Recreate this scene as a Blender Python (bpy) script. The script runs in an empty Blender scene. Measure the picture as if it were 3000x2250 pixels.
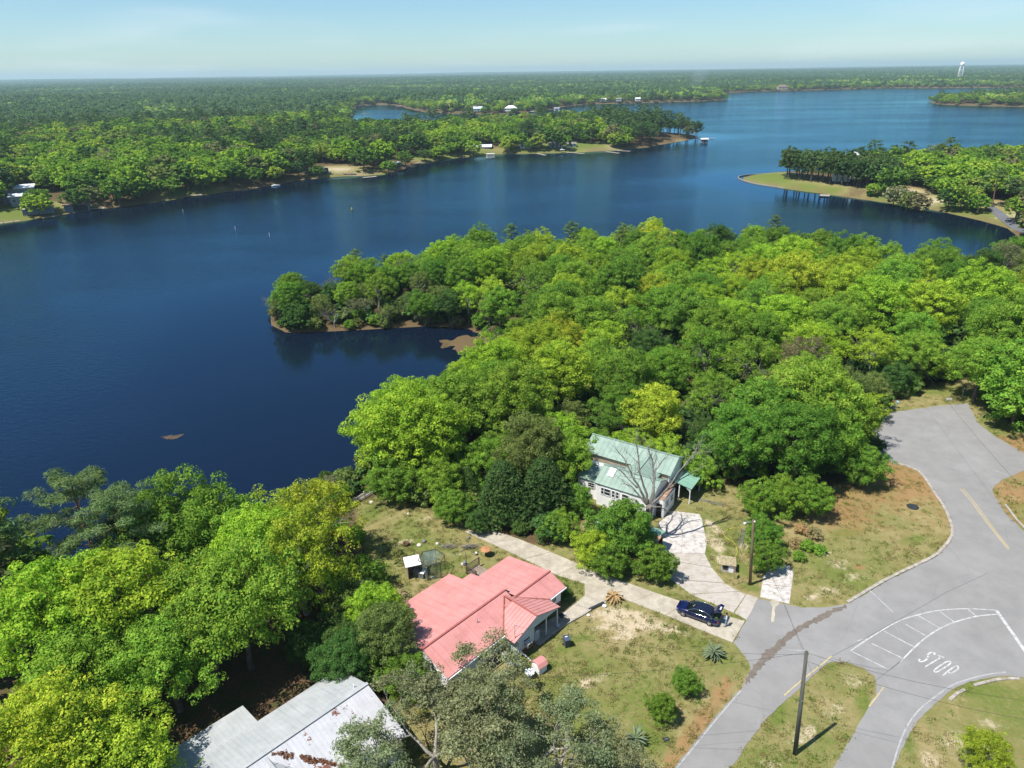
import bpy, bmesh, math, random
import numpy as np
from mathutils import Vector, Matrix

# ------------------------------------------------------------------ camera
sc = bpy.context.scene
R_ = math.radians
CAMZ, LOT, LAKE = 57.0, 4.0, 0.0
FPX = 2080.0                                    # focal length for a 3000 px wide frame
PITCH, ROLL = math.atan(914 / FPX), math.atan(46 / 3000)
_f = Vector((0, math.cos(PITCH), -math.sin(PITCH)))
_r0 = Vector((1, 0, 0)); _u0 = _r0.cross(_f)
_R = _r0 * math.cos(ROLL) - _u0 * math.sin(ROLL)
_U = _u0 * math.cos(ROLL) + _r0 * math.sin(ROLL)
cd = bpy.data.cameras.new('camera'); cam = bpy.data.objects.new('camera', cd)
sc.collection.objects.link(cam); sc.camera = cam
cd.sensor_fit = 'HORIZONTAL'; cd.sensor_width = 36.0; cd.lens = 36.0 * FPX / 3000
cd.clip_start = 0.5; cd.clip_end = 90000
cam.matrix_world = Matrix(((_R.x, _U.x, -_f.x, 0), (_R.y, _U.y, -_f.y, 0), (_R.z, _U.z, -_f.z, CAMZ), (0, 0, 0, 1)))

# ------------------------------------------------------------------ sky, sun, exposure
SUN_EL = R_(61.5); SHADOW_AZ = R_(28)             # shadows fall towards +x +y
to_sun = Vector((-math.cos(SHADOW_AZ) * math.cos(SUN_EL), -math.sin(SHADOW_AZ) * math.cos(SUN_EL), math.sin(SUN_EL)))
world = bpy.data.worlds.new('World'); sc.world = world; world.use_nodes = True
wn = world.node_tree; wn.nodes.clear()
wo = wn.nodes.new('ShaderNodeOutputWorld'); bg = wn.nodes.new('ShaderNodeBackground')
sky = wn.nodes.new('ShaderNodeTexSky'); sky.sky_type = 'NISHITA'; sky.sun_disc = False
sky.sun_elevation = SUN_EL; sky.sun_rotation = math.atan2(to_sun.x, to_sun.y)
sky.altitude = 60; sky.air_density = 1.0; sky.dust_density = 0.2; sky.ozone_density = 3.0
bg.inputs['Strength'].default_value = 0.09
# thin high cloud: long soft streaks all round the sky
tc = wn.nodes.new('ShaderNodeTexCoord'); sep = wn.nodes.new('ShaderNodeSeparateXYZ')
wn.links.new(tc.outputs['Generated'], sep.inputs[0])
zb = wn.nodes.new('ShaderNodeMath'); zb.operation = 'ADD'; zb.inputs[1].default_value = 0.10
wn.links.new(sep.outputs['Z'], zb.inputs[0])
dx = wn.nodes.new('ShaderNodeMath'); dx.operation = 'DIVIDE'; wn.links.new(sep.outputs['X'], dx.inputs[0]); wn.links.new(zb.outputs[0], dx.inputs[1])
dy = wn.nodes.new('ShaderNodeMath'); dy.operation = 'DIVIDE'; wn.links.new(sep.outputs['Y'], dy.inputs[0]); wn.links.new(zb.outputs[0], dy.inputs[1])
cmb = wn.nodes.new('ShaderNodeCombineXYZ'); wn.links.new(dx.outputs[0], cmb.inputs[0]); wn.links.new(dy.outputs[0], cmb.inputs[1])
cno = wn.nodes.new('ShaderNodeTexNoise'); cno.inputs['Scale'].default_value = 0.42; cno.inputs['Detail'].default_value = 2
cno.inputs['Roughness'].default_value = 0.5; cno.inputs['Distortion'].default_value = 0.3
wn.links.new(cmb.outputs[0], cno.inputs['Vector'])
crm = wn.nodes.new('ShaderNodeMapRange'); crm.inputs[1].default_value = 0.48; crm.inputs[2].default_value = 0.75
crm.inputs[3].default_value = 0.0; crm.inputs[4].default_value = 0.26; crm.interpolation_type = 'SMOOTHERSTEP'
wn.links.new(cno.outputs['Fac'], crm.inputs[0])
cmx = wn.nodes.new('ShaderNodeMix'); cmx.data_type = 'RGBA'
wn.links.new(crm.outputs[0], cmx.inputs['Factor'])
tnt = wn.nodes.new('ShaderNodeMix'); tnt.data_type = 'RGBA'; tnt.blend_type = 'MULTIPLY'; tnt.inputs['Factor'].default_value = 1; tnt.inputs['B'].default_value = (0.745, 0.935, 1.05, 1)
wn.links.new(sky.outputs[0], tnt.inputs['A']); wn.links.new(tnt.outputs['Result'], cmx.inputs['A']); cmx.inputs['B'].default_value = (7.6, 8.1, 8.6, 1)
wn.links.new(cmx.outputs['Result'], bg.inputs['Color'])
wn.links.new(bg.outputs[0], wo.inputs['Surface'])

sl = bpy.data.lights.new('sun', 'SUN'); sl.energy = 5.0; sl.angle = R_(0.53); sl.color = (1.0, 0.965, 0.92)
sun = bpy.data.objects.new('sun', sl); sc.collection.objects.link(sun)
sun.rotation_euler = to_sun.to_track_quat('Z', 'Y').to_euler()
sun.location = (-40, -30, 120)
vs = sc.view_settings; vs.view_transform = 'Standard'; vs.look = 'None'; vs.gamma = 1.0; vs.exposure = 0.5
vs.use_curve_mapping = False
cy = sc.cycles
cy.max_bounces = 5; cy.diffuse_bounces = 2; cy.glossy_bounces = 2; cy.transmission_bounces = 3; cy.transparent_max_bounces = 6
cy.volume_bounces = 0; cy.use_denoising = True; cy.caustics_reflective = False; cy.caustics_refractive = False
try: cy.denoiser = 'OPENIMAGEDENOISE'
except Exception: pass

# ------------------------------------------------------------------ helpers
def P(x, y, z=LOT):
    """World point of the survey sighting (x, y in the 3000 x 2250 frame) at height z."""
    d = _f * FPX + _R * (x - 1500) + _U * (1125 - y)
    t = (z - CAMZ) / d.z
    return Vector((d.x * t, d.y * t, z))
def PL(pts, z=LOT): return [P(a, b, z) for a, b in pts]
COL = sc.collection
def link(o, parent=None):
    COL.objects.link(o)
    if parent is not None: o.parent = parent
    return o
def empty(name, loc, rz=0.0):
    o = bpy.data.objects.new(name, None); o.location = loc; o.rotation_euler = (0, 0, rz); o.empty_display_size = 0.3
    return link(o)
def tag(o, label=None, cat=None, group=None, kind=None):
    if label: o['label'] = label
    if cat: o['category'] = cat
    if group: o['group'] = group
    if kind: o['kind'] = kind
    return o
def copy_tree(o, parent=None):
    c = o.copy(); COL.objects.link(c); c.parent = parent
    for ch in list(o.children): copy_tree(ch, c)
    return c

class MB:
    """Collects boxes, prisms, tubes ... and builds ONE mesh object."""
    def __init__(s): s.v = []; s.f = []; s.m = []; s.sm = []
    def add(s, vs_, fs, mi=0, smooth=False):
        b = len(s.v); s.v += [tuple(q) for q in vs_]
        for f in fs: s.f.append(tuple(b + i for i in f)); s.m.append(mi); s.sm.append(smooth)
        return s
    def box(s, c, d, rz=0.0, mi=0, M=None):
        x, y, z = d[0] / 2, d[1] / 2, d[2] / 2
        vs_ = [Vector((a, b, e)) for e in (-z, z) for a, b in ((-x, -y), (x, -y), (x, y), (-x, y))]
        if M is None: M = Matrix.Rotation(rz, 3, 'Z')
        vs_ = [M @ q + Vector(c) for q in vs_]
        return s.add(vs_, [(3, 2, 1, 0), (4, 5, 6, 7), (0, 1, 5, 4), (1, 2, 6, 5), (2, 3, 7, 6), (3, 0, 4, 7)], mi)
    def bar(s, a, b, w, h=None, mi=0, up=(0, 0, 1)):
        a, b = Vector(a), Vector(b); h = h or w; d = (b - a); L = d.length; d.normalize()
        u = Vector(up)
        if abs(d.dot(u)) > 0.98: u = Vector((1, 0, 0))
        x = d.cross(u).normalized(); y = x.cross(d)
        vs_ = []
        for q in (a, b):
            for sx, sy in ((-1, -1), (1, -1), (1, 1), (-1, 1)): vs_.append(q + x * sx * w / 2 + y * sy * h / 2)
        return s.add(vs_, [(0, 1, 2, 3), (7, 6, 5, 4), (0, 4, 5, 1), (1, 5, 6, 2), (2, 6, 7, 3), (3, 7, 4, 0)], mi)
    def tube(s, pts, rad, n=6, mi=0, cap=True, smooth=True):
        pts = [Vector(q) for q in pts]
        if not hasattr(rad, '__len__'): rad = [rad] * len(pts)
        rings = []; prev = None
        for i, q in enumerate(pts):
            d = (pts[min(i + 1, len(pts) - 1)] - pts[max(i - 1, 0)])
            if d.length < 1e-9: d = Vector((0, 0, 1))
            d.normalize()
            ref = prev if prev is not None else (Vector((1, 0, 0)) if abs(d.x) < 0.9 else Vector((0, 1, 0)))
            x = (ref - d * ref.dot(d)); x.normalize(); prev = x
            y = d.cross(x)
            rings.append([q + (x * math.cos(6.28318 * k / n) + y * math.sin(6.28318 * k / n)) * rad[i] for k in range(n)])
        vs_ = [v for r in rings for v in r]; fs = []
        for i in range(len(pts) - 1):
            for k in range(n):
                fs.append((i * n + k, i * n + (k + 1) % n, (i + 1) * n + (k + 1) % n, (i + 1) * n + k))
        if cap: fs.append(tuple(range(n - 1, -1, -1))); fs.append(tuple((len(pts) - 1) * n + k for k in range(n)))
        return s.add(vs_, fs, mi, smooth)
    def lathe(s, prof, c=(0, 0, 0), n=16, mi=0, smooth=True, M=None):
        c = Vector(c); vs_ = []; fs = []
        for r, z in prof:
            for k in range(n):
                q = Vector((r * math.cos(6.28318 * k / n), r * math.sin(6.28318 * k / n), z))
                if M is not None: q = M @ q
                vs_.append(q + c)
        for i in range(len(prof) - 1):
            for k in range(n): fs.append((i * n + k, i * n + (k + 1) % n, (i + 1) * n + (k + 1) % n, (i + 1) * n + k))
        fs.append(tuple(range(n - 1, -1, -1))); fs.append(tuple((len(prof) - 1) * n + k for k in range(n)))
        return s.add(vs_, fs, mi, smooth)
    def prism(s, poly, z0, z1, mi=0):
        poly = [(q[0], q[1]) for q in poly]
        a = sum(poly[i][0] * poly[(i + 1) % len(poly)][1] - poly[(i + 1) % len(poly)][0] * poly[i][1] for i in range(len(poly)))
        if a < 0: poly = poly[::-1]
        n = len(poly); vs_ = [(x, y, z0) for x, y in poly] + [(x, y, z1) for x, y in poly]
        fs = [tuple(range(n - 1, -1, -1)), tuple(range(n, 2 * n))] + [(i, (i + 1) % n, n + (i + 1) % n, n + i) for i in range(n)]
        return s.add(vs_, fs, mi)
    def slab(s, a, b, c, d, t, mi=0):
        """Thick quad: a b c d is the top face (counter-clockwise from above), t its thickness."""
        a, b, c, d = map(Vector, (a, b, c, d)); nrm = (b - a).cross(d - a).normalized() * t
        vs_ = [a - nrm, b - nrm, c - nrm, d - nrm, a, b, c, d]
        return s.add(vs_, [(3, 2, 1, 0), (4, 5, 6, 7), (0, 1, 5, 4), (1, 2, 6, 5), (2, 3, 7, 6), (3, 0, 4, 7)], mi)
    def poly3(s, pts, t, mi=0):
        """Thick planar polygon, pts the top face counter-clockwise from above."""
        pts = [Vector(q) for q in pts]; n = len(pts)
        nrm = Vector((0, 0, 0))
        for i in range(n): nrm += pts[i].cross(pts[(i + 1) % n])
        nrm.normalize(); nrm *= t
        vs_ = [q - nrm for q in pts] + pts
        return s.add(vs_, [tuple(range(n - 1, -1, -1)), tuple(range(n, 2 * n))] + [(i, (i + 1) % n, n + (i + 1) % n, n + i) for i in range(n)], mi)
    def mesh(s, name, mats):
        me = bpy.data.meshes.new(name); me.from_pydata(s.v, [], s.f)
        for m in (mats if isinstance(mats, (list, tuple)) else [mats]): me.materials.append(m)
        me.polygons.foreach_set('material_index', s.m); me.polygons.foreach_set('use_smooth', s.sm); me.update()
        return me
    def build(s, name, mats, parent=None, loc=None, rz=None):
        o = bpy.data.objects.new(name, s.mesh(name, mats))
        if loc is not None: o.location = loc
        if rz is not None: o.rotation_euler = (0, 0, rz)
        return link(o, parent)

# ------------------------------------------------------------------ materials
MATS = {}
def nodes_of(m):
    m.use_nodes = True; nt = m.node_tree; return nt, nt.nodes, nt.links
def mat(name, col, rough=0.7, metal=0.0, var=0.12, scale=3.0, bump=0.0, bscale=20.0, spec=0.3, col2=None, stretch=(1, 1, 1), stain=None, stain_scale=0.6, stain_lo=0.55, stain_hi=0.7, coat=0.0):
    """Procedural surface: base colour broken by two noises, optional second colour, stains and fine relief."""
    if name in MATS: return MATS[name]
    m = bpy.data.materials.new(name); nt, N, L = nodes_of(m); b = N['Principled BSDF']
    tcn = N.new('ShaderNodeTexCoord'); mp = N.new('ShaderNodeMapping'); mp.inputs['Scale'].default_value = stretch
    L.new(tcn.outputs['Object'], mp.inputs['Vector'])
    n1 = N.new('ShaderNodeTexNoise'); n1.inputs['Scale'].default_value = scale; n1.inputs['Detail'].default_value = 6; n1.inputs['Roughness'].default_value = 0.65
    L.new(mp.outputs[0], n1.inputs['Vector'])
    c2 = col2 or tuple(max(0.0, min(1.0, c * (1 + var * 2.2))) for c in col)
    c1 = tuple(c * (1 - var * 2.2) for c in col) if not col2 else col
    mr = N.new('ShaderNodeMapRange'); mr.inputs[1].default_value = 0.3; mr.inputs[2].default_value = 0.7; L.new(n1.outputs['Fac'], mr.inputs[0])
    mx = N.new('ShaderNodeMix'); mx.data_type = 'RGBA'
    mx.inputs['A'].default_value = (*c1, 1); mx.inputs['B'].default_value = (*c2, 1); L.new(mr.outputs[0], mx.inputs['Factor'])
    out = mx.outputs['Result']
    if stain:
        n2 = N.new('ShaderNodeTexNoise'); n2.inputs['Scale'].default_value = stain_scale; n2.inputs['Detail'].default_value = 8; n2.inputs['Roughness'].default_value = 0.7
        L.new(tcn.outputs['Object'], n2.inputs['Vector'])
        m2 = N.new('ShaderNodeMapRange'); m2.inputs[1].default_value = stain_lo; m2.inputs[2].default_value = stain_hi; L.new(n2.outputs['Fac'], m2.inputs[0])
        x2 = N.new('ShaderNodeMix'); x2.data_type = 'RGBA'; L.new(out, x2.inputs['A']); x2.inputs['B'].default_value = (*stain, 1); L.new(m2.outputs[0], x2.inputs['Factor'])
        out = x2.outputs['Result']
    L.new(out, b.inputs['Base Color'])
    b.inputs['Roughness'].default_value = rough; b.inputs['Metallic'].default_value = metal; b.inputs['Specular IOR Level'].default_value = spec
    if coat: b.inputs['Coat Weight'].default_value = coat; b.inputs['Coat Roughness'].default_value = 0.05
    if bump:
        n3 = N.new('ShaderNodeTexNoise'); n3.inputs['Scale'].default_value = bscale; n3.inputs['Detail'].default_value = 4
        L.new(mp.outputs[0], n3.inputs['Vector'])
        bp = N.new('ShaderNodeBump'); bp.inputs['Strength'].default_value = bump; bp.inputs['Distance'].default_value = 0.05
        L.new(n3.outputs['Fac'], bp.inputs['Height']); L.new(bp.outputs[0], b.inputs['Normal'])
    MATS[name] = m; return m

def leaf_mat(name, translucency=0.3, use_tint=False, ramp=None):
    """Leaves: colour from the tree's own object colour (or the tint stored per tree), broken up leaf by leaf."""
    if name in MATS: return MATS[name]
    m = bpy.data.materials.new(name); nt, N, L = nodes_of(m); N.clear()
    o = N.new('ShaderNodeOutputMaterial'); geo = N.new('ShaderNodeNewGeometry')
    if use_tint:
        at = N.new('ShaderNodeAttribute'); at.attribute_name = 'tint'
        oi = N.new('ShaderNodeObjectInfo')
        ad = N.new('ShaderNodeMath'); ad.operation = 'MULTIPLY_ADD'; ad.inputs[1].default_value = 1.0 if use_tint == 'rand' else 0.0
        L.new(oi.outputs['Random'], ad.inputs[0])
        if use_tint == 'rand': ad.inputs[2].default_value = 0.0
        else: L.new(at.outputs['Fac'], ad.inputs[2])
        cr = N.new('ShaderNodeValToRGB'); e = cr.color_ramp.elements
        while len(e) < len(ramp): e.new(0.5)
        for i, (p_, c_) in enumerate(ramp): e[i].position = p_; e[i].color = (*c_, 1)
        L.new(ad.outputs[0], cr.inputs[0]); base = cr.outputs[0]
    else:
        oi = N.new('ShaderNodeObjectInfo'); base = oi.outputs['Color']
    hs = N.new('ShaderNodeHueSaturation'); L.new(base, hs.inputs['Color'])
    mv = N.new('ShaderNodeMapRange'); mv.inputs[3].default_value = 0.72; mv.inputs[4].default_value = 1.28; L.new(geo.outputs['Random Per Island'], mv.inputs[0])
    if use_tint == 'own': L.new(mv.outputs[0], hs.inputs['Value'])
    else:                                        # lighter and darker sprays within one crown
        at2 = N.new('ShaderNodeAttribute'); at2.attribute_name = 'tint'; tm_ = N.new('ShaderNodeMath'); tm_.operation = 'MULTIPLY_ADD'; tm_.inputs[1].default_value = 4.0; tm_.inputs[2].default_value = 1.0; L.new(at2.outputs['Fac'], tm_.inputs[0])
        tv_ = N.new('ShaderNodeMath'); tv_.operation = 'MULTIPLY'; L.new(tm_.outputs[0], tv_.inputs[0]); L.new(mv.outputs[0], tv_.inputs[1]); L.new(tv_.outputs[0], hs.inputs['Value'])
    mh = N.new('ShaderNodeMath'); mh.operation = 'MULTIPLY_ADD'; mh.inputs[1].default_value = -7.31; mh.inputs[2].default_value = 0.0
    L.new(geo.outputs['Random Per Island'], mh.inputs[0])
    fr = N.new('ShaderNodeMath'); fr.operation = 'FRACT'; L.new(mh.outputs[0], fr.inputs[0])
    mr = N.new('ShaderNodeMapRange'); mr.inputs[3].default_value = 0.48; mr.inputs[4].default_value = 0.52; L.new(fr.outputs[0], mr.inputs[0])
    if use_tint == 'own': L.new(mr.outputs[0], hs.inputs['Hue'])
    else:
        th_ = N.new('ShaderNodeMath'); th_.operation = 'MULTIPLY_ADD'; th_.inputs[1].default_value = -.2; L.new(at2.outputs['Fac'], th_.inputs[0]); L.new(mr.outputs[0], th_.inputs[2]); L.new(th_.outputs[0], hs.inputs['Hue'])
    d = N.new('ShaderNodeBsdfDiffuse'); t = N.new('ShaderNodeBsdfTranslucent'); mxs = N.new('ShaderNodeMixShader'); mxs.inputs[0].default_value = translucency
    L.new(hs.outputs[0], d.inputs['Color'])
    ty = N.new('ShaderNodeMix'); ty.data_type = 'RGBA'; ty.blend_type = 'MULTIPLY'; ty.inputs['Factor'].default_value = 1; ty.inputs['B'].default_value = (1.08, 1.25, 0.4, 1)
    L.new(hs.outputs[0], ty.inputs['A']); L.new(ty.outputs['Result'], t.inputs['Color'])
    L.new(d.outputs[0], mxs.inputs[1]); L.new(t.outputs[0], mxs.inputs[2]); L.new(mxs.outputs[0], o.inputs['Surface'])
    MATS[name] = m; return m
# ------------------------------------------------------------------ lake outline (world metres, lake level)
def X(pts, z=0.0): return [tuple(P(a, b, z)[:2]) for a, b in pts]
SHORE = (
    [(-420, 40), (-160, 52), (-95, 60)] + X([(0, 1760), (300, 1690), (650, 1590), (900, 1470), (1030, 1400), (1075, 1345), (1100, 1300), (1200, 1210), (1300, 1130), (1400, 1065), (1440, 1020), (1425, 985), (1370, 962), (1250, 955), (1100, 964), (950, 971), (840, 974), (795, 952), (795, 925)])
    + [(-58, 186), (-48, 196), (-36, 205), (-22, 214), (0, 221), (30, 226), (60, 229), (84, 228), (96, 214), (104, 200), (112, 192), (126, 196), (140, 198), (158, 206), (174, 226)]
    + X([(2990, 700), (2960, 672), (2850, 640), (2760, 620), (2640, 600), (2520, 583), (2400, 566), (2270, 548), (2200, 536), (2165, 524), (2190, 516), (2245, 511)])
    + [(186, 436), (214, 424), (250, 438), (300, 436), (450, 450), (760, 500), (1500, 620), (1500, 900), (1000, 1040)]
    + X([(3000, 313), (2900, 311), (2800, 308), (2735, 304), (2727, 298)])
    + [(730, 1330), (900, 1370), (1200, 1420), (2200, 1500), (2300, 1900)]
    + X([(2900, 257), (2750, 258), (2600, 258), (2450, 262), (2300, 266), (2200, 268), (2140, 272), (2080, 276)])
    + [(470, 1700), (450, 1600)]
    + X([(2135, 292), (2050, 296), (1950, 299), (1850, 302), (1720, 306), (1650, 313), (1620, 321), (1500, 334), (1400, 335), (1330, 333), (1240, 328), (1190, 317), (1170, 308), (1100, 307), (1045, 310), (1035, 322), (1030, 340)])
    + [(-196, 900), (-146, 752), (-100, 748), (-33, 782), (45, 826), (118, 840), (146, 770), (163, 705)]
    + X([(2035, 396), (2048, 404), (2000, 413), (1900, 431), (1800, 441), (1700, 446), (1600, 449), (1450, 452), (1300, 467), (1215, 482), (1140, 511), (1000, 517), (880, 527), (780, 547), (560, 577), (380, 602), (250, 618), (100, 642), (0, 657)])
    + [(-240, 300), (-330, 245), (-600, 190), (-700, 100)])
def _rough(poly, seed=3):
    """Break the straight stretches of the shore into an uneven bank."""
    rnd = random.Random(seed); out = []
    for i in range(len(poly)):
        a, b = Vector(poly[i]), Vector(poly[(i + 1) % len(poly)]); L = (b - a).length
        n = max(1, min(8, int(L / (6 + 0.015 * a.length)))); nv = Vector((-(b - a).y, (b - a).x)).normalized()
        for k in range(n):
            q = a.lerp(b, k / n)
            if k: q = q + nv * rnd.uniform(-1, 1) * min(2.5, L * 0.03)
            out.append((q.x, q.y))
    return out
SHORE = _rough(SHORE)
_sa = np.array(SHORE); _sb = np.roll(_sa, -1, axis=0)
def sdist(x, y):
    """Signed distance to the shore, positive on land."""
    x = np.asarray(x, float).ravel(); y = np.asarray(y, float).ravel(); out = np.full(x.shape, 1e9); ins = np.zeros(x.shape, bool)
    for (ax, ay), (bx, by) in zip(_sa, _sb):
        ex, ey = bx - ax, by - ay; l2 = ex * ex + ey * ey + 1e-12
        t = np.clip(((x - ax) * ex + (y - ay) * ey) / l2, 0, 1)
        d = np.hypot(x - ax - t * ex, y - ay - t * ey); np.minimum(out, d, out=out)
        c = ((ay > y) != (by > y))
        if c.any(): ins ^= c & (x < (bx - ax) * (y - ay) / (by - ay + 1e-30) + ax)
    return np.where(ins, -out, out)
def wav(x, y, s, k=0.0):
    return (np.sin(x / s * 1.7 + 1.3 * np.sin(y / s * 1.1 + k) + k) + np.sin(y / s * 1.9 + 1.7 * np.sin(x / s * 0.8 + 2 * k) + 2.1 * k) + 0.6 * np.sin((x + y) / s * 3.1 + 3 * k)) / 2.6
def gz(x, y, sd=None):
    """Ground height: banks rise from the lake to a flat lot, far country rolls gently."""
    x = np.asarray(x, float); y = np.asarray(y, float)
    if sd is None: sd = sdist(x, y).reshape(x.shape)
    r = np.hypot(x, y)
    near = (r < 330)
    hm = np.where(near, 4.0, 4.0)
    t = np.clip(sd / 26.0, 0, 1); z = hm * (1 - (1 - t) ** 2)
    z = np.where(sd < 0, np.maximum(-2.5, sd * 0.22), z)
    mud = np.exp(-(((x + 9.5) / 9.5) ** 2 + ((y - 153.5) / 7.0) ** 2))
    z = np.where((sd < 0) & (mud > .05), np.maximum(z, -.36 + .56 * mud + .13 * wav(x, y, 1.6, .3)), z)
    far = np.clip((r - 1800) / 9000, 0, 1.6) * (sd > 0)
    z = z + far * (14 + 9 * wav(x, y, 2600, 0.7) + 6 * wav(x, y, 900, 2.0)) * np.clip(sd / 300, 0, 1)
    return z
def gz1(x, y): return float(gz(np.array([x]), np.array([y]))[0])
def on_ground(x, y): return Vector((x, y, gz1(x, y)))

def inpoly(x, y, poly):
    x = np.asarray(x, float); y = np.asarray(y, float); ins = np.zeros(x.shape, bool); n = len(poly)
    for i in range(n):
        ax, ay = poly[i][0], poly[i][1]; bx, by = poly[(i + 1) % n][0], poly[(i + 1) % n][1]
        ins ^= ((ay > y) != (by > y)) & (x < (bx - ax) * (y - ay) / (by - ay + 1e-30) + ax)
    return ins
def pdist(x, y, poly, closed=True):
    x = np.asarray(x, float); y = np.asarray(y, float); out = np.full(x.shape, 1e9); n = len(poly)
    for i in range(n if closed else n - 1):
        ax, ay = poly[i][0], poly[i][1]; bx, by = poly[(i + 1) % n][0], poly[(i + 1) % n][1]
        ex, ey = bx - ax, by - ay; t = np.clip(((x - ax) * ex + (y - ay) * ey) / (ex * ex + ey * ey + 1e-12), 0, 1)
        np.minimum(out, np.hypot(x - ax - t * ex, y - ay - t * ey), out=out)
    return out

# the open lots, roads and verges around the two houses (no wild trees here)
OPEN = [tuple(q[:2]) for q in PL([(1040, 1450), (1120, 1425), (1250, 1490), (1370, 1530), (1560, 1600), (1700, 1590), (1680, 1400), (1690, 1330), (1830, 1330), (1990, 1370), (2050, 1405), (2160, 1430), (2330, 1455), (2470, 1420), (2560, 1330), (2520, 1290), (2540, 1225), (2640, 1170), (2760, 1120), (2870, 1110), (2880, 1180), (2990, 1260), (3200, 1330), (3300, 1500), (3300, 2500), (1100, 2500), (1180, 1980), (1130, 1850), (1170, 1750), (1080, 1640)])]

# ------------------------------------------------------------------ ground sheet
def axis(lo, hi, a, b, step, g, mx):
    v = list(np.arange(a, b + 1e-6, step)); s = step; q = b
    while q < hi: s = min(s * g, mx * max(1, abs(q) / 1500)); q += s; v.append(q)
    s = step; q = a; w = []
    while q > lo: s = min(s * g, mx * max(1, abs(q) / 1500)); q -= s; w.append(q)
    return np.array(w[::-1] + v)
gx = axis(-26000, 26000, -46, 84, 0.7, 1.05, 14); gy = axis(-400, 32000, 30, 125, 0.7, 1.045, 14)
GX, GY = np.meshgrid(gx, gy); sdg = sdist(GX, GY).reshape(GX.shape); GZ = gz(GX, GY, sdg)
ny, nx = GX.shape
gv = np.stack([GX, GY, GZ], -1).reshape(-1, 3)
ii = np.arange(ny * nx).reshape(ny, nx)
gf = np.stack([ii[:-1, :-1], ii[:-1, 1:], ii[1:, 1:], ii[1:, :-1]], -1).reshape(-1, 4)
gme = bpy.data.meshes.new('ground'); gme.vertices.add(len(gv)); gme.vertices.foreach_set('co', gv.ravel())
gme.loops.add(gf.size); gme.loops.foreach_set('vertex_index', gf.ravel().astype(np.int32))
gme.polygons.add(len(gf)); gme.polygons.foreach_set('loop_start', np.arange(0, gf.size, 4, dtype=np.int32)); gme.polygons.foreach_set('loop_total', np.full(len(gf), 4, np.int32))
gme.update(); gme.validate()
# what covers the ground where: r = bare sand, g = orange clay, b = green grass (else dry grass), and leaf litter under the woods
def sm(a, lo, hi): t = np.clip((a - lo) / (hi - lo), 0, 1); return t * t * (3 - 2 * t)
def blob(px, py, rx, ry=None, rot=0.0, z=LOT):
    c = P(px, py, z); ry = ry or rx; dxx = GX - c.x; dyy = GY - c.y; ca, sa = math.cos(rot), math.sin(rot)
    return np.exp(-(((dxx * ca + dyy * sa) / rx) ** 2 + ((-dxx * sa + dyy * ca) / ry) ** 2))
opend = np.where(inpoly(GX, GY, OPEN), pdist(GX, GY, OPEN), -pdist(GX, GY, OPEN))
rr = np.hypot(GX, GY)
litter = np.where(rr < 330, 1 - sm(opend, -2.0, 1.5), 0.75)
sand = np.zeros_like(GX); clay = np.zeros_like(GX); green = 0.42 + 0.25 * wav(GX, GY, 5.0, 0.4) + 0.12 * wav(GX, GY, 1.7, 2.0)
def acc(arr, *a, w=1.0, **k): np.maximum(arr, np.clip(w * blob(*a, **k), 0, 1), out=arr)
for a in ((1800, 1800, 3.2, 1.4, 0.1), (1850, 1800, 3, 1.0, -.3), (1900, 1825, 3.5, 1.2, -.5), (1960, 1840, 2.6, .8, -.5), (1830, 1860, 1.6, 1.2, 0), (1770, 1835, 1.6, .7, .3), (1850, 1835, 3.4, 1.0, -.2), (1760, 1985, 1.2, .6, 0), (1720, 2000, 1.1, .8, 0), (2180, 1600, 0.9, 0.9, 0), (2095, 1590, 1.2, 2.6, .3), (2085, 1540, 1.0, 2.4, .3), (2110, 1640, .9, 1.5, .2)): acc(sand, *a, w=.72)
for a in ((2450, 1650, 2.0, 1.2, 0), (2500, 1690, 2.2, 1, .2), (2430, 1730, 2, .9, 0), (2380, 1750, 1.5, .8, 0), (2500, 1990, 1.6, 1.3, 0), (2440, 2080, 1.6, .8, .4), (2370, 2150, 1.2, 2, -.5), (2330, 2170, 1.5, .7, .5), (2420, 1620, 1.5, .8, 0), (2250, 2240, 1.6, .8, 0), (2800, 2170, 2.2, 1.4, .4), (2730, 2230, 1.4, 2.2, -.3), (2900, 2120, 1.5, .8, 0), (1250, 1515, 1.6, .7, .2), (1190, 1590, 1.5, 1.5, 0), (1330, 1625, 1.4, .6, 0), (1200, 1650, 1, .6, 0)): acc(sand, *a, w=.55)
for a in ((2110, 2040, 1.0, 2.2, -.6), (2060, 2110, 1.0, 2.6, -.6), (2010, 2170, .9, 2.2, -.6), (1970, 2230, .9, 2.0, -.5), (2130, 2000, .8, 1.0, 0), (2520, 1660, 1.0, .7, 0), (2700, 1400, 2.5, 3.0, 0), (2650, 1440, 2.6, 3, 0), (2060, 1400, 1.8, 2.4, 0)): acc(clay, *a, w=.75)
np.maximum(clay, 0.9 * (sm(GX, 28, 40) * sm(GY, 62, 80) * (1 - sm(GY, 96, 101)) * (0.6 + 0.3 * wav(GX, GY, 5, 1.0))) * (opend > 0), out=clay)
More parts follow.
